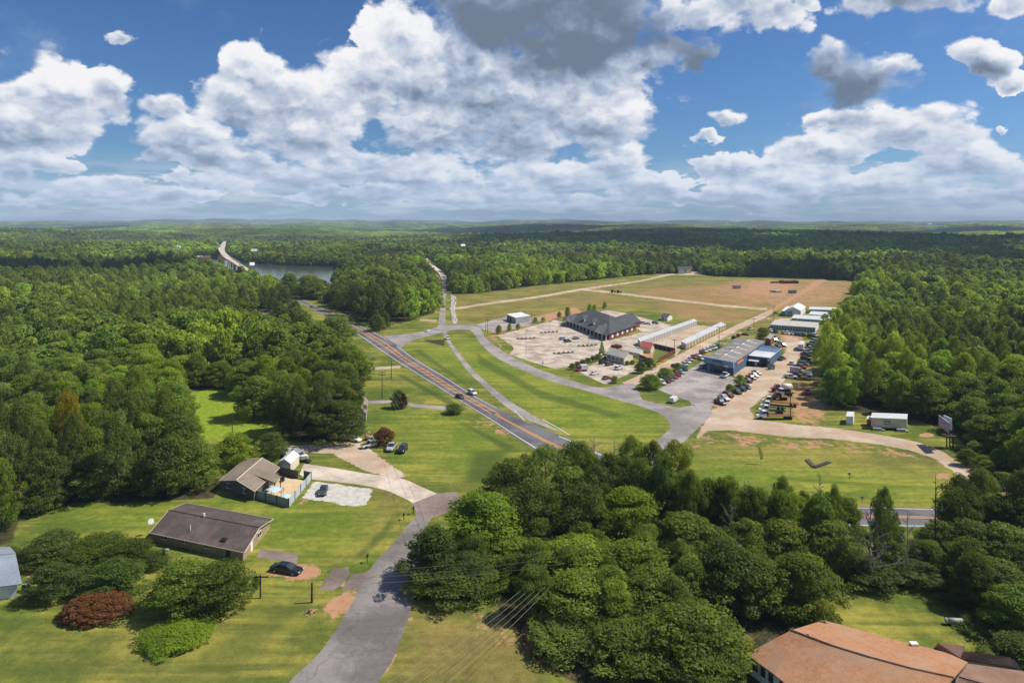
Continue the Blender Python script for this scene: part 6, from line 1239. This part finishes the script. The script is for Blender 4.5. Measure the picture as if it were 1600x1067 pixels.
PRO = {k: carproto(k) for k in ('sedan', 'suv', 'pickup', 'van')}
def setm(o, m): o.material_slots[0].link = 'OBJECT'; o.material_slots[0].material = m
def heading(px, d): a = G(px[0] - d[0], px[1] - d[1]); b = G(px[0] + d[0], px[1] + d[1]); return math.atan2(b.y - a.y, b.x - a.x)
def vehicle(px, d, kind, col, label, group=None, s=.92, near=False, z=0.03):
    pr = PRO[kind]; nm = {'sedan': 'parked_car', 'suv': 'parked_suv', 'pickup': 'pickup_truck', 'van': 'van'}[kind]
    p = G(*px); o = thing(nm, p + Vector((0, 0, z)), label, {'sedan': 'car', 'suv': 'suv', 'pickup': 'pickup truck', 'van': 'van'}[kind], group, heading(px, d)); o.scale = (s, s, s)
    b = link('body', pr['body'], o); setm(b, M['car_' + col]); link('windows', pr['glass'], o); r = link('roof_panel', pr['roof'], o); setm(r, M['car_' + col])
    if pr['bed']: link('truck_bed', pr['bed'], o)
    for a in (-1, 1):
        for c in (-1, 1):
            w = link('wheel', pr['wheel'], o); w.location = (a * pr['wx'], c * (pr['W'] - .1), pr['wr'])
            if near: link('rim', pr['rim'], w)
    if near:
        for c in (-.6, .6): l = link('headlight', pr['lamp'], o); l.location = (0, c, 0)
    return o
vehicle((448, 893), (1, .16), 'sedan', 'black', 'long black car on bare clay beside the brown roofed house', s=1.12, near=True).scale = (1.28, 1.12, .98); vehicle((505, 770), (-.35, 1), 'sedan', 'dark grey', 'dark car on the white gravel pad by the patio fence', s=1.02, near=True)
vehicle((738, 616), (.9, .42), 'suv', 'white', 'white suv on the highway just beyond the orange ladder marking', s=.95, near=True); vehicle((718.5, 621.5), (.9, .42), 'sedan', 'dark grey', 'dark car on the near lane of the highway', s=.95, near=True)
vehicle((487, 480.5), (.9, .42), 'sedan', 'blue', 'dark blue car far along the highway'); vehicle((668.5, 518), (1, -.25), 'sedan', 'white', 'white car on the road joining the highway'); vehicle((699.5, 530), (.25, 1), 'suv', 'white', 'white suv on the narrow frontage road')
vehicle((880, 531), (1, .06), 'suv', 'white', 'white suv in the dealer lot'); vehicle((887, 534.5), (1, -.12), 'suv', 'dark grey', 'dark suv between a white suv and a dark car'); vehicle((900, 530), (1, -.12), 'sedan', 'dark grey', 'dark car on its own nearest the dark roofed building')
for px, c, k, l in (((980, 501.5), 'silver', 'sedan', 'silver car nearest the roof behind the dealer building'), ((994, 503), 'silver', 'suv', 'silver suv second behind the dealer building'), ((1005, 506), 'white', 'suv', 'white suv in the middle behind the dealer building'), ((1013, 507), 'white', 'sedan', 'white car beside the middle suv behind the dealer building'), ((1024, 506), 'grey', 'suv', 'grey suv at the end behind the dealer building')): vehicle(px, (1, .1), k, c, l)
for px, c, k, d, l in (((942, 568), 'black', 'suv', (1, -.2), 'black suv beside the cedar in the office lot'), ((952, 571), 'maroon', 'suv', (1, -.2), 'maroon suv in front of the small office'), ((966.5, 577), 'white', 'suv', (1, -.3), 'white suv alone at the office driveway'), ((929, 585), 'white', 'sedan', (1, -.25), 'white car at the front edge of the office lot'), ((948, 592.5), 'maroon', 'sedan', (1, -.2), 'dark maroon car nearest the road in the office lot')): vehicle(px, d, k, c, l)
ordw = ['first', 'second', 'third', 'fourth', 'fifth', 'sixth', 'seventh', 'eighth', 'ninth', 'tenth', 'eleventh', 'twelfth', 'thirteenth', 'fourteenth', 'fifteenth', 'sixteenth', 'seventeenth', 'eighteenth', 'nineteenth', 'twentieth']
def row(lst, d, tail, group, s=.92):
    for i, (px, c, k) in enumerate(lst): vehicle(px, d, k, c, '%s %s, %s %s' % (c, {'sedan': 'car', 'suv': 'suv', 'pickup': 'pickup', 'van': 'van'}[k], ordw[i], tail), group, s)
row([((1034.5, 600), 'white', 'suv'), ((1042.5, 597), 'maroon', 'suv'), ((1048.5, 594.5), 'grey', 'sedan'), ((1053.5, 591), 'red', 'suv'), ((1058.5, 587.5), 'maroon', 'suv'), ((1065, 583), 'silver', 'sedan'), ((1069.5, 578.5), 'dark grey', 'suv'), ((1065, 573.5), 'white', 'sedan'), ((1070.5, 571.5), 'silver', 'suv'), ((1075, 567), 'white', 'sedan'), ((1079, 563), 'silver', 'sedan'), ((1084.5, 559.5), 'red', 'pickup'), ((1091, 556.5), 'white', 'sedan'), ((1096, 562), 'white', 'suv'), ((1097, 552.5), 'maroon', 'suv'), ((1102, 550), 'white', 'suv'), ((1107.5, 548), 'white', 'suv'), ((1112.5, 546), 'silver', 'suv'), ((1117, 544.5), 'white', 'suv'), ((1121.5, 542.5), 'green', 'suv')], (1, .55), 'from the near end of the row left of the paved lot', 'cars in the row left of the paved lot')
vehicle((1055, 573.5), (1, .3), 'sedan', 'black', 'black car under the shrubs behind the car row'); vehicle((1099, 575), (1, -.25), 'suv', 'silver', 'silver suv at the left corner of the blue shop'); vehicle((1133, 589), (1, -.5), 'pickup', 'white', 'white pickup parked before the blue shop front', s=1.05)
row([((1125.5, 631), 'dark grey', 'pickup'), ((1131, 624.5), 'white', 'pickup'), ((1138.5, 619.5), 'maroon', 'suv'), ((1151.5, 614.5), 'green', 'suv'), ((1159, 610), 'black', 'suv'), ((1166.5, 606.5), 'dark grey', 'sedan')], (1, .42), 'from the street end right of the paved lot', 'cars in the row right of the paved lot', .98)
row([((1168.5, 597), 'maroon', 'suv'), ((1173.5, 592), 'maroon', 'pickup'), ((1178, 588.5), 'white', 'pickup'), ((1182.5, 584.5), 'silver', 'pickup')], (1, .35), 'of the cluster in front of the garage', 'pickups clustered before the garage')
for px, c, k, d, l in (((1147, 529), 'black', 'suv', (1, -.5), 'black suv behind the left rear of the long shop'), ((1154.5, 525.5), 'red', 'suv', (1, -.5), 'red suv behind the left rear of the long shop'), ((1165, 524), 'brown', 'sedan', (1, .1), 'brown car behind the long shop'), ((1172.6, 515.5), 'white', 'pickup', (1, -.2), 'white pickup at the gravel road behind the shop'), ((1221.8, 562.5), 'brown', 'pickup', (1, -.3), 'brown pickup at the right wall of the garage'), ((1236.5, 569.5), 'white', 'suv', (.35, -1), 'white suv driving on the dirt track'), ((1053, 628), 'white', 'van', (1, -.6), 'white van parked on the grass island'),
    ((1261.6, 614.5), 'red', 'pickup', (.15, 1), 'red pickup alone at the edge of the woods'), ((553.5, 689), 'white', 'sedan', (1, .2), 'white car half hidden under the large tree'), ((579.5, 698), 'white', 'pickup', (1, -.22), 'white pickup in front of the copper tree'), ((612, 702), 'silver', 'pickup', (-.75, 1), 'silver pickup right of the copper tree'), ((629, 705.5), 'black', 'suv', (-.8, 1), 'black suv at the right of the yard parking'), ((986, 762), 'white', 'suv', (1, .1), 'white suv glimpsed between the pines on the highway'), ((371, 412.8), 'silver', 'suv', (1, .6), 'small car out on the lake bridge')):
    if px[1] < 420: p_ = G(375, 414.5, 14.2); o_ = vehicle((487, 480), d, k, c, l); o_.location = p_; o_.rotation_euler = (0, 0, -1.2)
    else: vehicle(px, d, k, c, l, s=1.0 if px[0] < 700 else .92)
row([((1188.5, 517.5), 'grey', 'suv'), ((1195.5, 517.5), 'silver', 'sedan'), ((1205, 518.5), 'white', 'suv'), ((1212, 520), 'black', 'suv'), ((1225, 522), 'silver', 'suv'), ((1231, 522.3), 'white', 'suv'), ((1237.5, 522.8), 'silver', 'pickup'), ((1244.5, 524), 'black', 'suv'), ((1250, 524.6), 'dark grey', 'suv'), ((1256, 525.2), 'black', 'suv'), ((1265.5, 525), 'green', 'suv'), ((1274, 525.5), 'white', 'suv')], (1, .5), 'from the left of the line before the teal doors', 'cars lined up before the teal storage row')
row([((1212, 528.5), 'grey', 'suv'), ((1210.5, 533), 'orange', 'pickup'), ((1221, 538), 'white', 'suv'), ((1223.5, 541), 'silver', 'pickup'), ((1216.5, 543.5), 'maroon', 'suv'), ((1209, 544.5), 'silver', 'sedan')], (1, .25), 'from the back of the group behind the garage', 'cars grouped behind the garage')
row([((1235.5, 591), 'white', 'pickup'), ((1243.5, 587.5), 'maroon', 'suv'), ((1245, 581.5), 'silver', 'van'), ((1250.5, 575.5), 'red', 'pickup'), ((1255, 570.5), 'silver', 'suv'), ((1259, 562.5), 'black', 'suv'), ((1260, 556.5), 'dark grey', 'pickup'), ((1261.5, 551.5), 'white', 'suv'), ((1265.5, 546), 'silver', 'pickup'), ((1267.5, 541.8), 'blue', 'suv'), ((1272, 538.5), 'grey', 'suv'), ((1276, 534.5), 'silver', 'suv')], (1, .12), 'from the near end along the wood edge right of the track', 'vehicles along the wood edge right of the track', .98)
# trucks
def wheels(o, xs, w, r=.5):
    mb = MB(); mb.tube((0, -.15, 0), (0, .15, 0), r, n=12); me = mb.me('wheel', [M['tyre']])
    for x_ in xs:
        for c in (-1, 1): q = link('wheel', me, o); q.location = (x_, c * w, r)
def truck(px, d, label, cab, bedkind, L=8.0, s=1.0, cat='truck', bedm='rust'):
    o = thing('flatbed_truck' if bedkind == 'flat' else 'tanker_truck' if bedkind == 'tank' else 'box_truck', G(*px) + Vector((0, 0, .03)), label, cat, None, heading(px, d)); o.scale = (s, s, s); h = L / 2
    mb = MB(); loft([(h - 2.9, 1.0, .8, 1.9, .92), (h - 1.4, 1.05, .7, 1.85, .9), (h - .9, .95, .7, 1.5, .86), (h, .85, .7, 1.35, .82)], mb); c = link('body', mb.me('body', [M['car_' + cab]]), o)
    mb = MB(); mb.add([(h - 2.9, -1.0, 1.8), (h - 2.9, 1.0, 1.8), (h - 1.2, 1.0, 1.75), (h - 1.2, -1.0, 1.75), (h - 2.8, -.88, 2.55), (h - 2.8, .88, 2.55), (h - 1.75, .88, 2.55), (h - 1.75, -.88, 2.55)], [(0, 1, 5, 4), (1, 2, 6, 5), (2, 3, 7, 6), (3, 0, 4, 7)]); link('windows', mb.me('windows', [M['glass']]), o)
    mb = MB(); mb.box(h - 2.9, -.92, 2.55, h - 1.65, .92, 2.68); link('roof_panel', mb.me('roof_panel', [M['car_' + cab]]), o)
    mb = MB(); mb.box(-h, -.35, .75, h - 1.5, .35, .95); link('chassis', mb.me('chassis', [M['dark']]), o)
    if bedkind == 'flat':
        mb = MB(); mb.box(-h, -1.2, 1.0, h - 3.3, 1.2, 1.14); bd = link('bed', mb.me('bed', [M[bedm]]), o); mb = MB(); mb.box(h - 3.3, -1.2, 1.0, h - 3.15, 1.2, 2.3); link('headboard', mb.me('headboard', [M['dark']]), o)
    elif bedkind == 'tank':
        mb = MB(); mb.tube((-h + .5, 0, 1.95), (h - 3.4, 0, 1.95), 1.1, n=16); mb.tube((-h, 0, 1.95), (-h + .5, 0, 1.95), .7, 1.1, 16); mb.tube((h - 3.4, 0, 1.95), (h - 3.0, 0, 1.95), 1.1, .75, 16); link('tank', mb.me('tank', [M['mt_white']], True), o)
    elif bedkind == 'box': mb = MB(); mb.box(-h, -1.2, 1.0, h - 3.1, 1.2, 3.3); link('cargo_box', mb.me('cargo_box', [M['mt_pale']]), o)
    elif bedkind == 'frame':
        for k in range(5): mb = MB(); mb.box(-h + k * 1.0, -.9, .95, -h + k * 1.0 + .12, .9, 1.1); link('crossmember', mb.me('crossmember', [M['dark']]), o)
    wheels(o, (h - .95, -h + 1.2, -h + 2.4), .95)
truck((1221, 612), (-1, -.02), 'red cab truck carrying a white cylindrical tank', 'red', 'tank', 7.5); truck((1225, 618.5), (-1, .02), 'white cab utility truck behind the white tank truck', 'white', 'frame', 6.5); truck((1218, 624.5), (-1, .0), 'long low dark red truck nose left', 'maroon', 'flat', 6.0, bedm='rust')
truck((1219, 633), (-1, -.1), 'white flatbed truck with a rusty deck, backmost of the flatbeds', 'white', 'flat', 11.5); truck((1208, 640), (-1, -.1), 'white truck with bare frame behind the front flatbed', 'white', 'frame', 8); truck((1206, 646), (-1, -.05), 'white truck with stripped frame between two others', 'white', 'frame', 8)
truck((1211, 654.5), (-1, .0), 'white flatbed truck with long tan deck, nearest of the flatbeds', 'white', 'flat', 11.5); truck((908, 580), (-1, .08), 'red cab truck with a pale box at the hedge', 'red', 'box', 7, .8)
truck((1252.5, 545), (.42, -1), 'white box semi trailer behind a red cab on the dirt track', 'red', 'box', 14, .95)
o = thing('camper', G(1264, 592), 'grey camper half under the trees at the wood edge', 'camper', None, heading((1264, 592), (.1, 1))); mb = MB(); loft([(-3.2, 1.1, .5, 2.6, .9), (-3, 1.15, .45, 2.75, .9), (2.6, 1.15, .45, 2.75, .9), (3.2, 1.1, .6, 2.3, .9)], mb); link('body', mb.me('body', [M['car_silver']]), o); mb = MB(); mb.box(3.0, -.7, 1.4, 3.22, .7, 2.1); link('window', mb.me('window', [M['glass']]), o); wheels(o, (-.4, .5), 1.0, .36)
def dump(px, label, m, sx=1.8, sy=1.3, h=1.4):
    o = thing('dumpster', G(*px), label, 'dumpster', None, .3); mb = MB(); mb.add([(-sx * .45, -sy / 2, .1), (sx * .45, -sy / 2, .1), (sx * .5, sy / 2, .1), (-sx * .5, sy / 2, .1), (-sx * .5, -sy / 2 - .2, h), (sx * .5, -sy / 2 - .2, h), (sx * .5, sy / 2, h + .2), (-sx * .5, sy / 2, h + .2)], [(0, 3, 2, 1), (0, 1, 5, 4), (1, 2, 6, 5), (2, 3, 7, 6), (3, 0, 4, 7)]); link('bin', mb.me('bin', [M[m]]), o); mb = MB(); slab(mb, [(-sx * .52, -sy / 2 - .25, h + .05), (sx * .52, -sy / 2 - .25, h + .05), (sx * .52, sy / 2, h + .27), (-sx * .52, sy / 2, h + .27)], .07); link('lid', mb.me('lid', [M['dark']]), o)
dump((1205, 577), 'dark dumpster in front of the garage', 'green_bin' if 'green_bin' in M else 'fencegreen', 2.2, 1.8, 1.8); dump((1002, 566), 'blue bin at the end of the brown board fence', 'bluewall')
o = thing('tyre_pile', G(1281, 623), 'heap of old black tyres at the wood edge', 'tyre pile'); rr = random.Random(3)
for k in range(9): mb = MB(); a = rr.uniform(0, 6.3); d_ = rr.uniform(.3, 2.0); z_ = .12 + .25 * (k % 3); mb.tube((d_ * math.cos(a), d_ * math.sin(a) * .6, z_), (d_ * math.cos(a) + .05, d_ * math.sin(a) * .6, z_ + .24), .42, n=10); link('tyre', mb.me('tyre', [M['tyre']]), o)
# boats behind the shed, tan cart
def boat(px, label, rz, L=5.6, m='white'):
    o = thing('boat', G(*px), label, 'boat', None, rz); mb = MB(); loft([(-L / 2, .95, .7, 1.45, .98), (0, 1.1, .55, 1.5, .98), (L * .3, .85, .62, 1.6, .96), (L / 2, .12, 1.1, 1.75, .9)], mb); link('hull', mb.me('hull', [M[m]]), o); mb = MB(); mb.box(-L * .42, -.75, 1.46, L * .2, .75, 1.54); link('cockpit', mb.me('cockpit', [M['steel']]), o); mb = MB(); slab(mb, [(-.2, -.7, 2.0), (.5, -.6, 1.55), (.5, .6, 1.55), (-.2, .7, 2.0)], .04); link('windscreen', mb.me('windscreen', [M['glass']]), o); mb = MB(); mb.box(-L / 2, -.6, .45, L / 2 + 1, .6, .58); link('trailer_frame', mb.me('trailer_frame', [M['dark']]), o); wheels(o, (-.6,), .95, .32)
boat((448, 713.5), 'white boat on its trailer nearest the trees behind the shed', 2.6); boat((470, 719), 'white and grey boat on a trailer right of the shed', -.6); boat((459, 711), 'grey covered boat between two white ones', 2.8, 5.0, 'steel')
o = thing('utility_cart', G(576.5, 687), 'tan utility cart left of the copper tree', 'cart', None, .1); mb = MB(); mb.box(-1.2, -.7, .35, 1.2, .7, .95); link('body', mb.me('body', [M['car_tan']]), o); mb = MB(); mb.box(-.9, -.7, 1.7, .5, .7, 1.78); link('roof', mb.me('roof', [M['rust']]), o); mb = MB(); [mb.tube((a, b, .9), (a, b, 1.7), .04, n=4) for a in (-.85, .45) for b in (-.62, .62)]; link('roof_frame', mb.me('roof_frame', [M['dark']]), o); wheels(o, (-.8, .8), .6, .3)
# field equipment
def crate(px, label, name, cat, sx, sy, h, m, m2='dark'):
    o = thing(name, G(*px), label, cat, None, .15); mb = MB(); mb.box(-sx / 2, -sy / 2, .5, sx / 2, sy / 2, .5 + h); link('body', mb.me('body', [M[m]]), o); mb = MB(); mb.box(-sx / 2 - .3, -.2, .3, sx / 2 + 1.2, .2, .5); link('frame', mb.me('frame', [M[m2]]), o); wheels(o, (-sx * .25, sx * .25), sy * .45, .4)
crate((1151, 451), 'grey box trailer alone in the brown field', 'box_trailer', 'trailer', 7, 2.4, 2.6, 'steel'); crate((1238, 458.5), 'green tank trailer in the far field', 'tank_trailer', 'trailer', 6.5, 2.4, 2.4, 'teal'); crate((1211, 442.5), 'rusty trailer at the left of the far equipment', 'flat_trailer', 'trailer', 9, 2.4, 1.2, 'rust')
crate((1209, 456.5), 'pale crate heap left of the dark materials in the field', 'crate_heap', 'crates', 5, 3, 1.4, 'mt_tan'); crate((1216, 457), 'pale crate heap right of the other in the field', 'crate_heap', 'crates', 5, 3, 1.2, 'mt_pale')
for k in range(8): crate((1221.5 + k * 3.2, 442.6 + (k % 2) * .5), 'dark red machine in the line at the back of the field', 'farm_implement', 'machine', 4.2, 3, 2.4 - (k % 3) * .4, 'redwood' if k < 6 else 'dark'); bpy.context.scene.objects[-1] if False else None
for ob in COL.objects:
    if ob.name.startswith('farm_implement'): ob['group'] = 'machines lined up at the back of the field'
for px_, l_ in (((958, 457.5), 'dark tractor on the dirt path, left of two'), ((967, 458.2), 'dark tractor on the dirt path, right of two')):
    o = thing('tractor', G(*px_), l_, 'tractor', None, .1); mb = MB(); mb.box(-.6, -.5, .9, 2.0, .5, 1.7); link('body', mb.me('body', [M['rust']]), o); mb = MB(); mb.box(-1.4, -.7, 1.2, -.2, .7, 2.6); link('cab', mb.me('cab', [M['dark']]), o); wheels(o, (-1.1,), .95, .85); wheels(o, (1.6,), .8, .5)
o = thing('round_trailer_cover', G(963, 544), 'dark red covered trailer behind the cedar', 'trailer', None, .1); mb = MB(); loft([(-2.6, 1.0, .4, 1.5, .5), (0, 1.1, .4, 2.1, .5), (2.6, 1.0, .4, 1.5, .5)], mb); link('cover', mb.me('cover', [M['redwood']]), o); wheels(o, (0,), 1.0, .3)

# ---------------------------------------------------------------- fair weather clouds overhead, whose shade lies on the woods
def cloudmat():
    m = bpy.data.materials.new('cloud_vapour'); m.use_nodes = True; t = NT(m.node_tree); b = t.n['Principled BSDF']; b.inputs['Base Color'].default_value = (.85, .86, .88, 1); b.inputs['Roughness'].default_value = 1; b.inputs['Specular IOR Level'].default_value = 0
    tr = t.new('ShaderNodeBsdfTranslucent'); tr.inputs[0].default_value = (.85, .88, .92, 1); mx = t.new('ShaderNodeMixShader'); mx.inputs[0].default_value = .22; o = t.n['Material Output']; t.l.new(b.outputs[0], mx.inputs[1]); t.l.new(tr.outputs[0], mx.inputs[2]); t.l.new(mx.outputs[0], o.inputs[0]); return m
M['cloud'] = cloudmat()
ico = bmesh.new(); bmesh.ops.create_icosphere(ico, subdivisions=3, radius=1); IV = np.array([v.co[:] for v in ico.verts]); IF = [tuple(v.index for v in f.verts) for f in ico.faces]; ico.free()
def cloud(gx_, gy_, rx, ry, alt, seed, label):
    """cloud whose shade falls centred on the ground point (gx, gy)"""
    c = Vector((gx_, gy_, 0)) + sdir * (alt / sdir.z); r = random.Random(seed); mb = MB()
    for i in range(16):
        a = i * 2.4; d = math.sqrt((i + .3) / 16); s = r.uniform(.30, .46); q = np.array([math.cos(a) * d * rx * .75, math.sin(a) * d * ry * .75, 0]); S3 = np.array([s * rx, s * ry, s * .5 * min(rx, ry)]); V = IV * S3
        V = V * (1 + .16 * np.sin(IV[:, :1] * 5 + i) * np.cos(IV[:, 1:2] * 6 + 2 * i)) + q; V[:, 2] = np.maximum(V[:, 2], -.10 * min(rx, ry)); mb.add([tuple(v) for v in V], IF)
    o = link('cloud', mb.me('cloud', [M['cloud']], True), loc=c, label=label, cat='cloud', group='fair weather clouds above the frame'); return o
CL = [(800, 2300, 650, 330, 2100), (300, 3200, 900, 380, 2500), (-520, 760, 170, 70, 1400), (230, 1750, 420, 420, 1900), (620, 1450, 460, 330, 1900), (900, 980, 330, 190, 1700), (1250, 1750, 480, 380, 2000), (330, 760, 90, 45, 1200), (640, 640, 170, 90, 1300), (1000, 3000, 800, 350, 2400), (200, 4300, 1300, 450, 2900), (2600, 3900, 900, 400, 2900), (-2600, 4600, 900, 400, 3000)]
for i, (a, b, c, d, e) in enumerate(CL): cloud(a, b, c, d, e, i, 'white flat bottomed cloud high over the woods, above the view')
# ---------------------------------------------------------------- summer haze
hm = bpy.data.materials.new('haze'); hm.use_nodes = True; hm.node_tree.nodes.clear(); ho = hm.node_tree.nodes.new('ShaderNodeOutputMaterial'); pv = hm.node_tree.nodes.new('ShaderNodeVolumePrincipled')
pv.inputs['Density'].default_value = 9.0e-5; pv.inputs['Color'].default_value = (.62, .80, 1.0, 1); hm.node_tree.links.new(pv.outputs[0], ho.inputs['Volume'])
mb = MB(); mb.box(-16500, -450, -80, 16500, 17000, 130); link('haze', mb.me('haze', [hm]), kind='stuff', label='thin summer haze lying over the land')
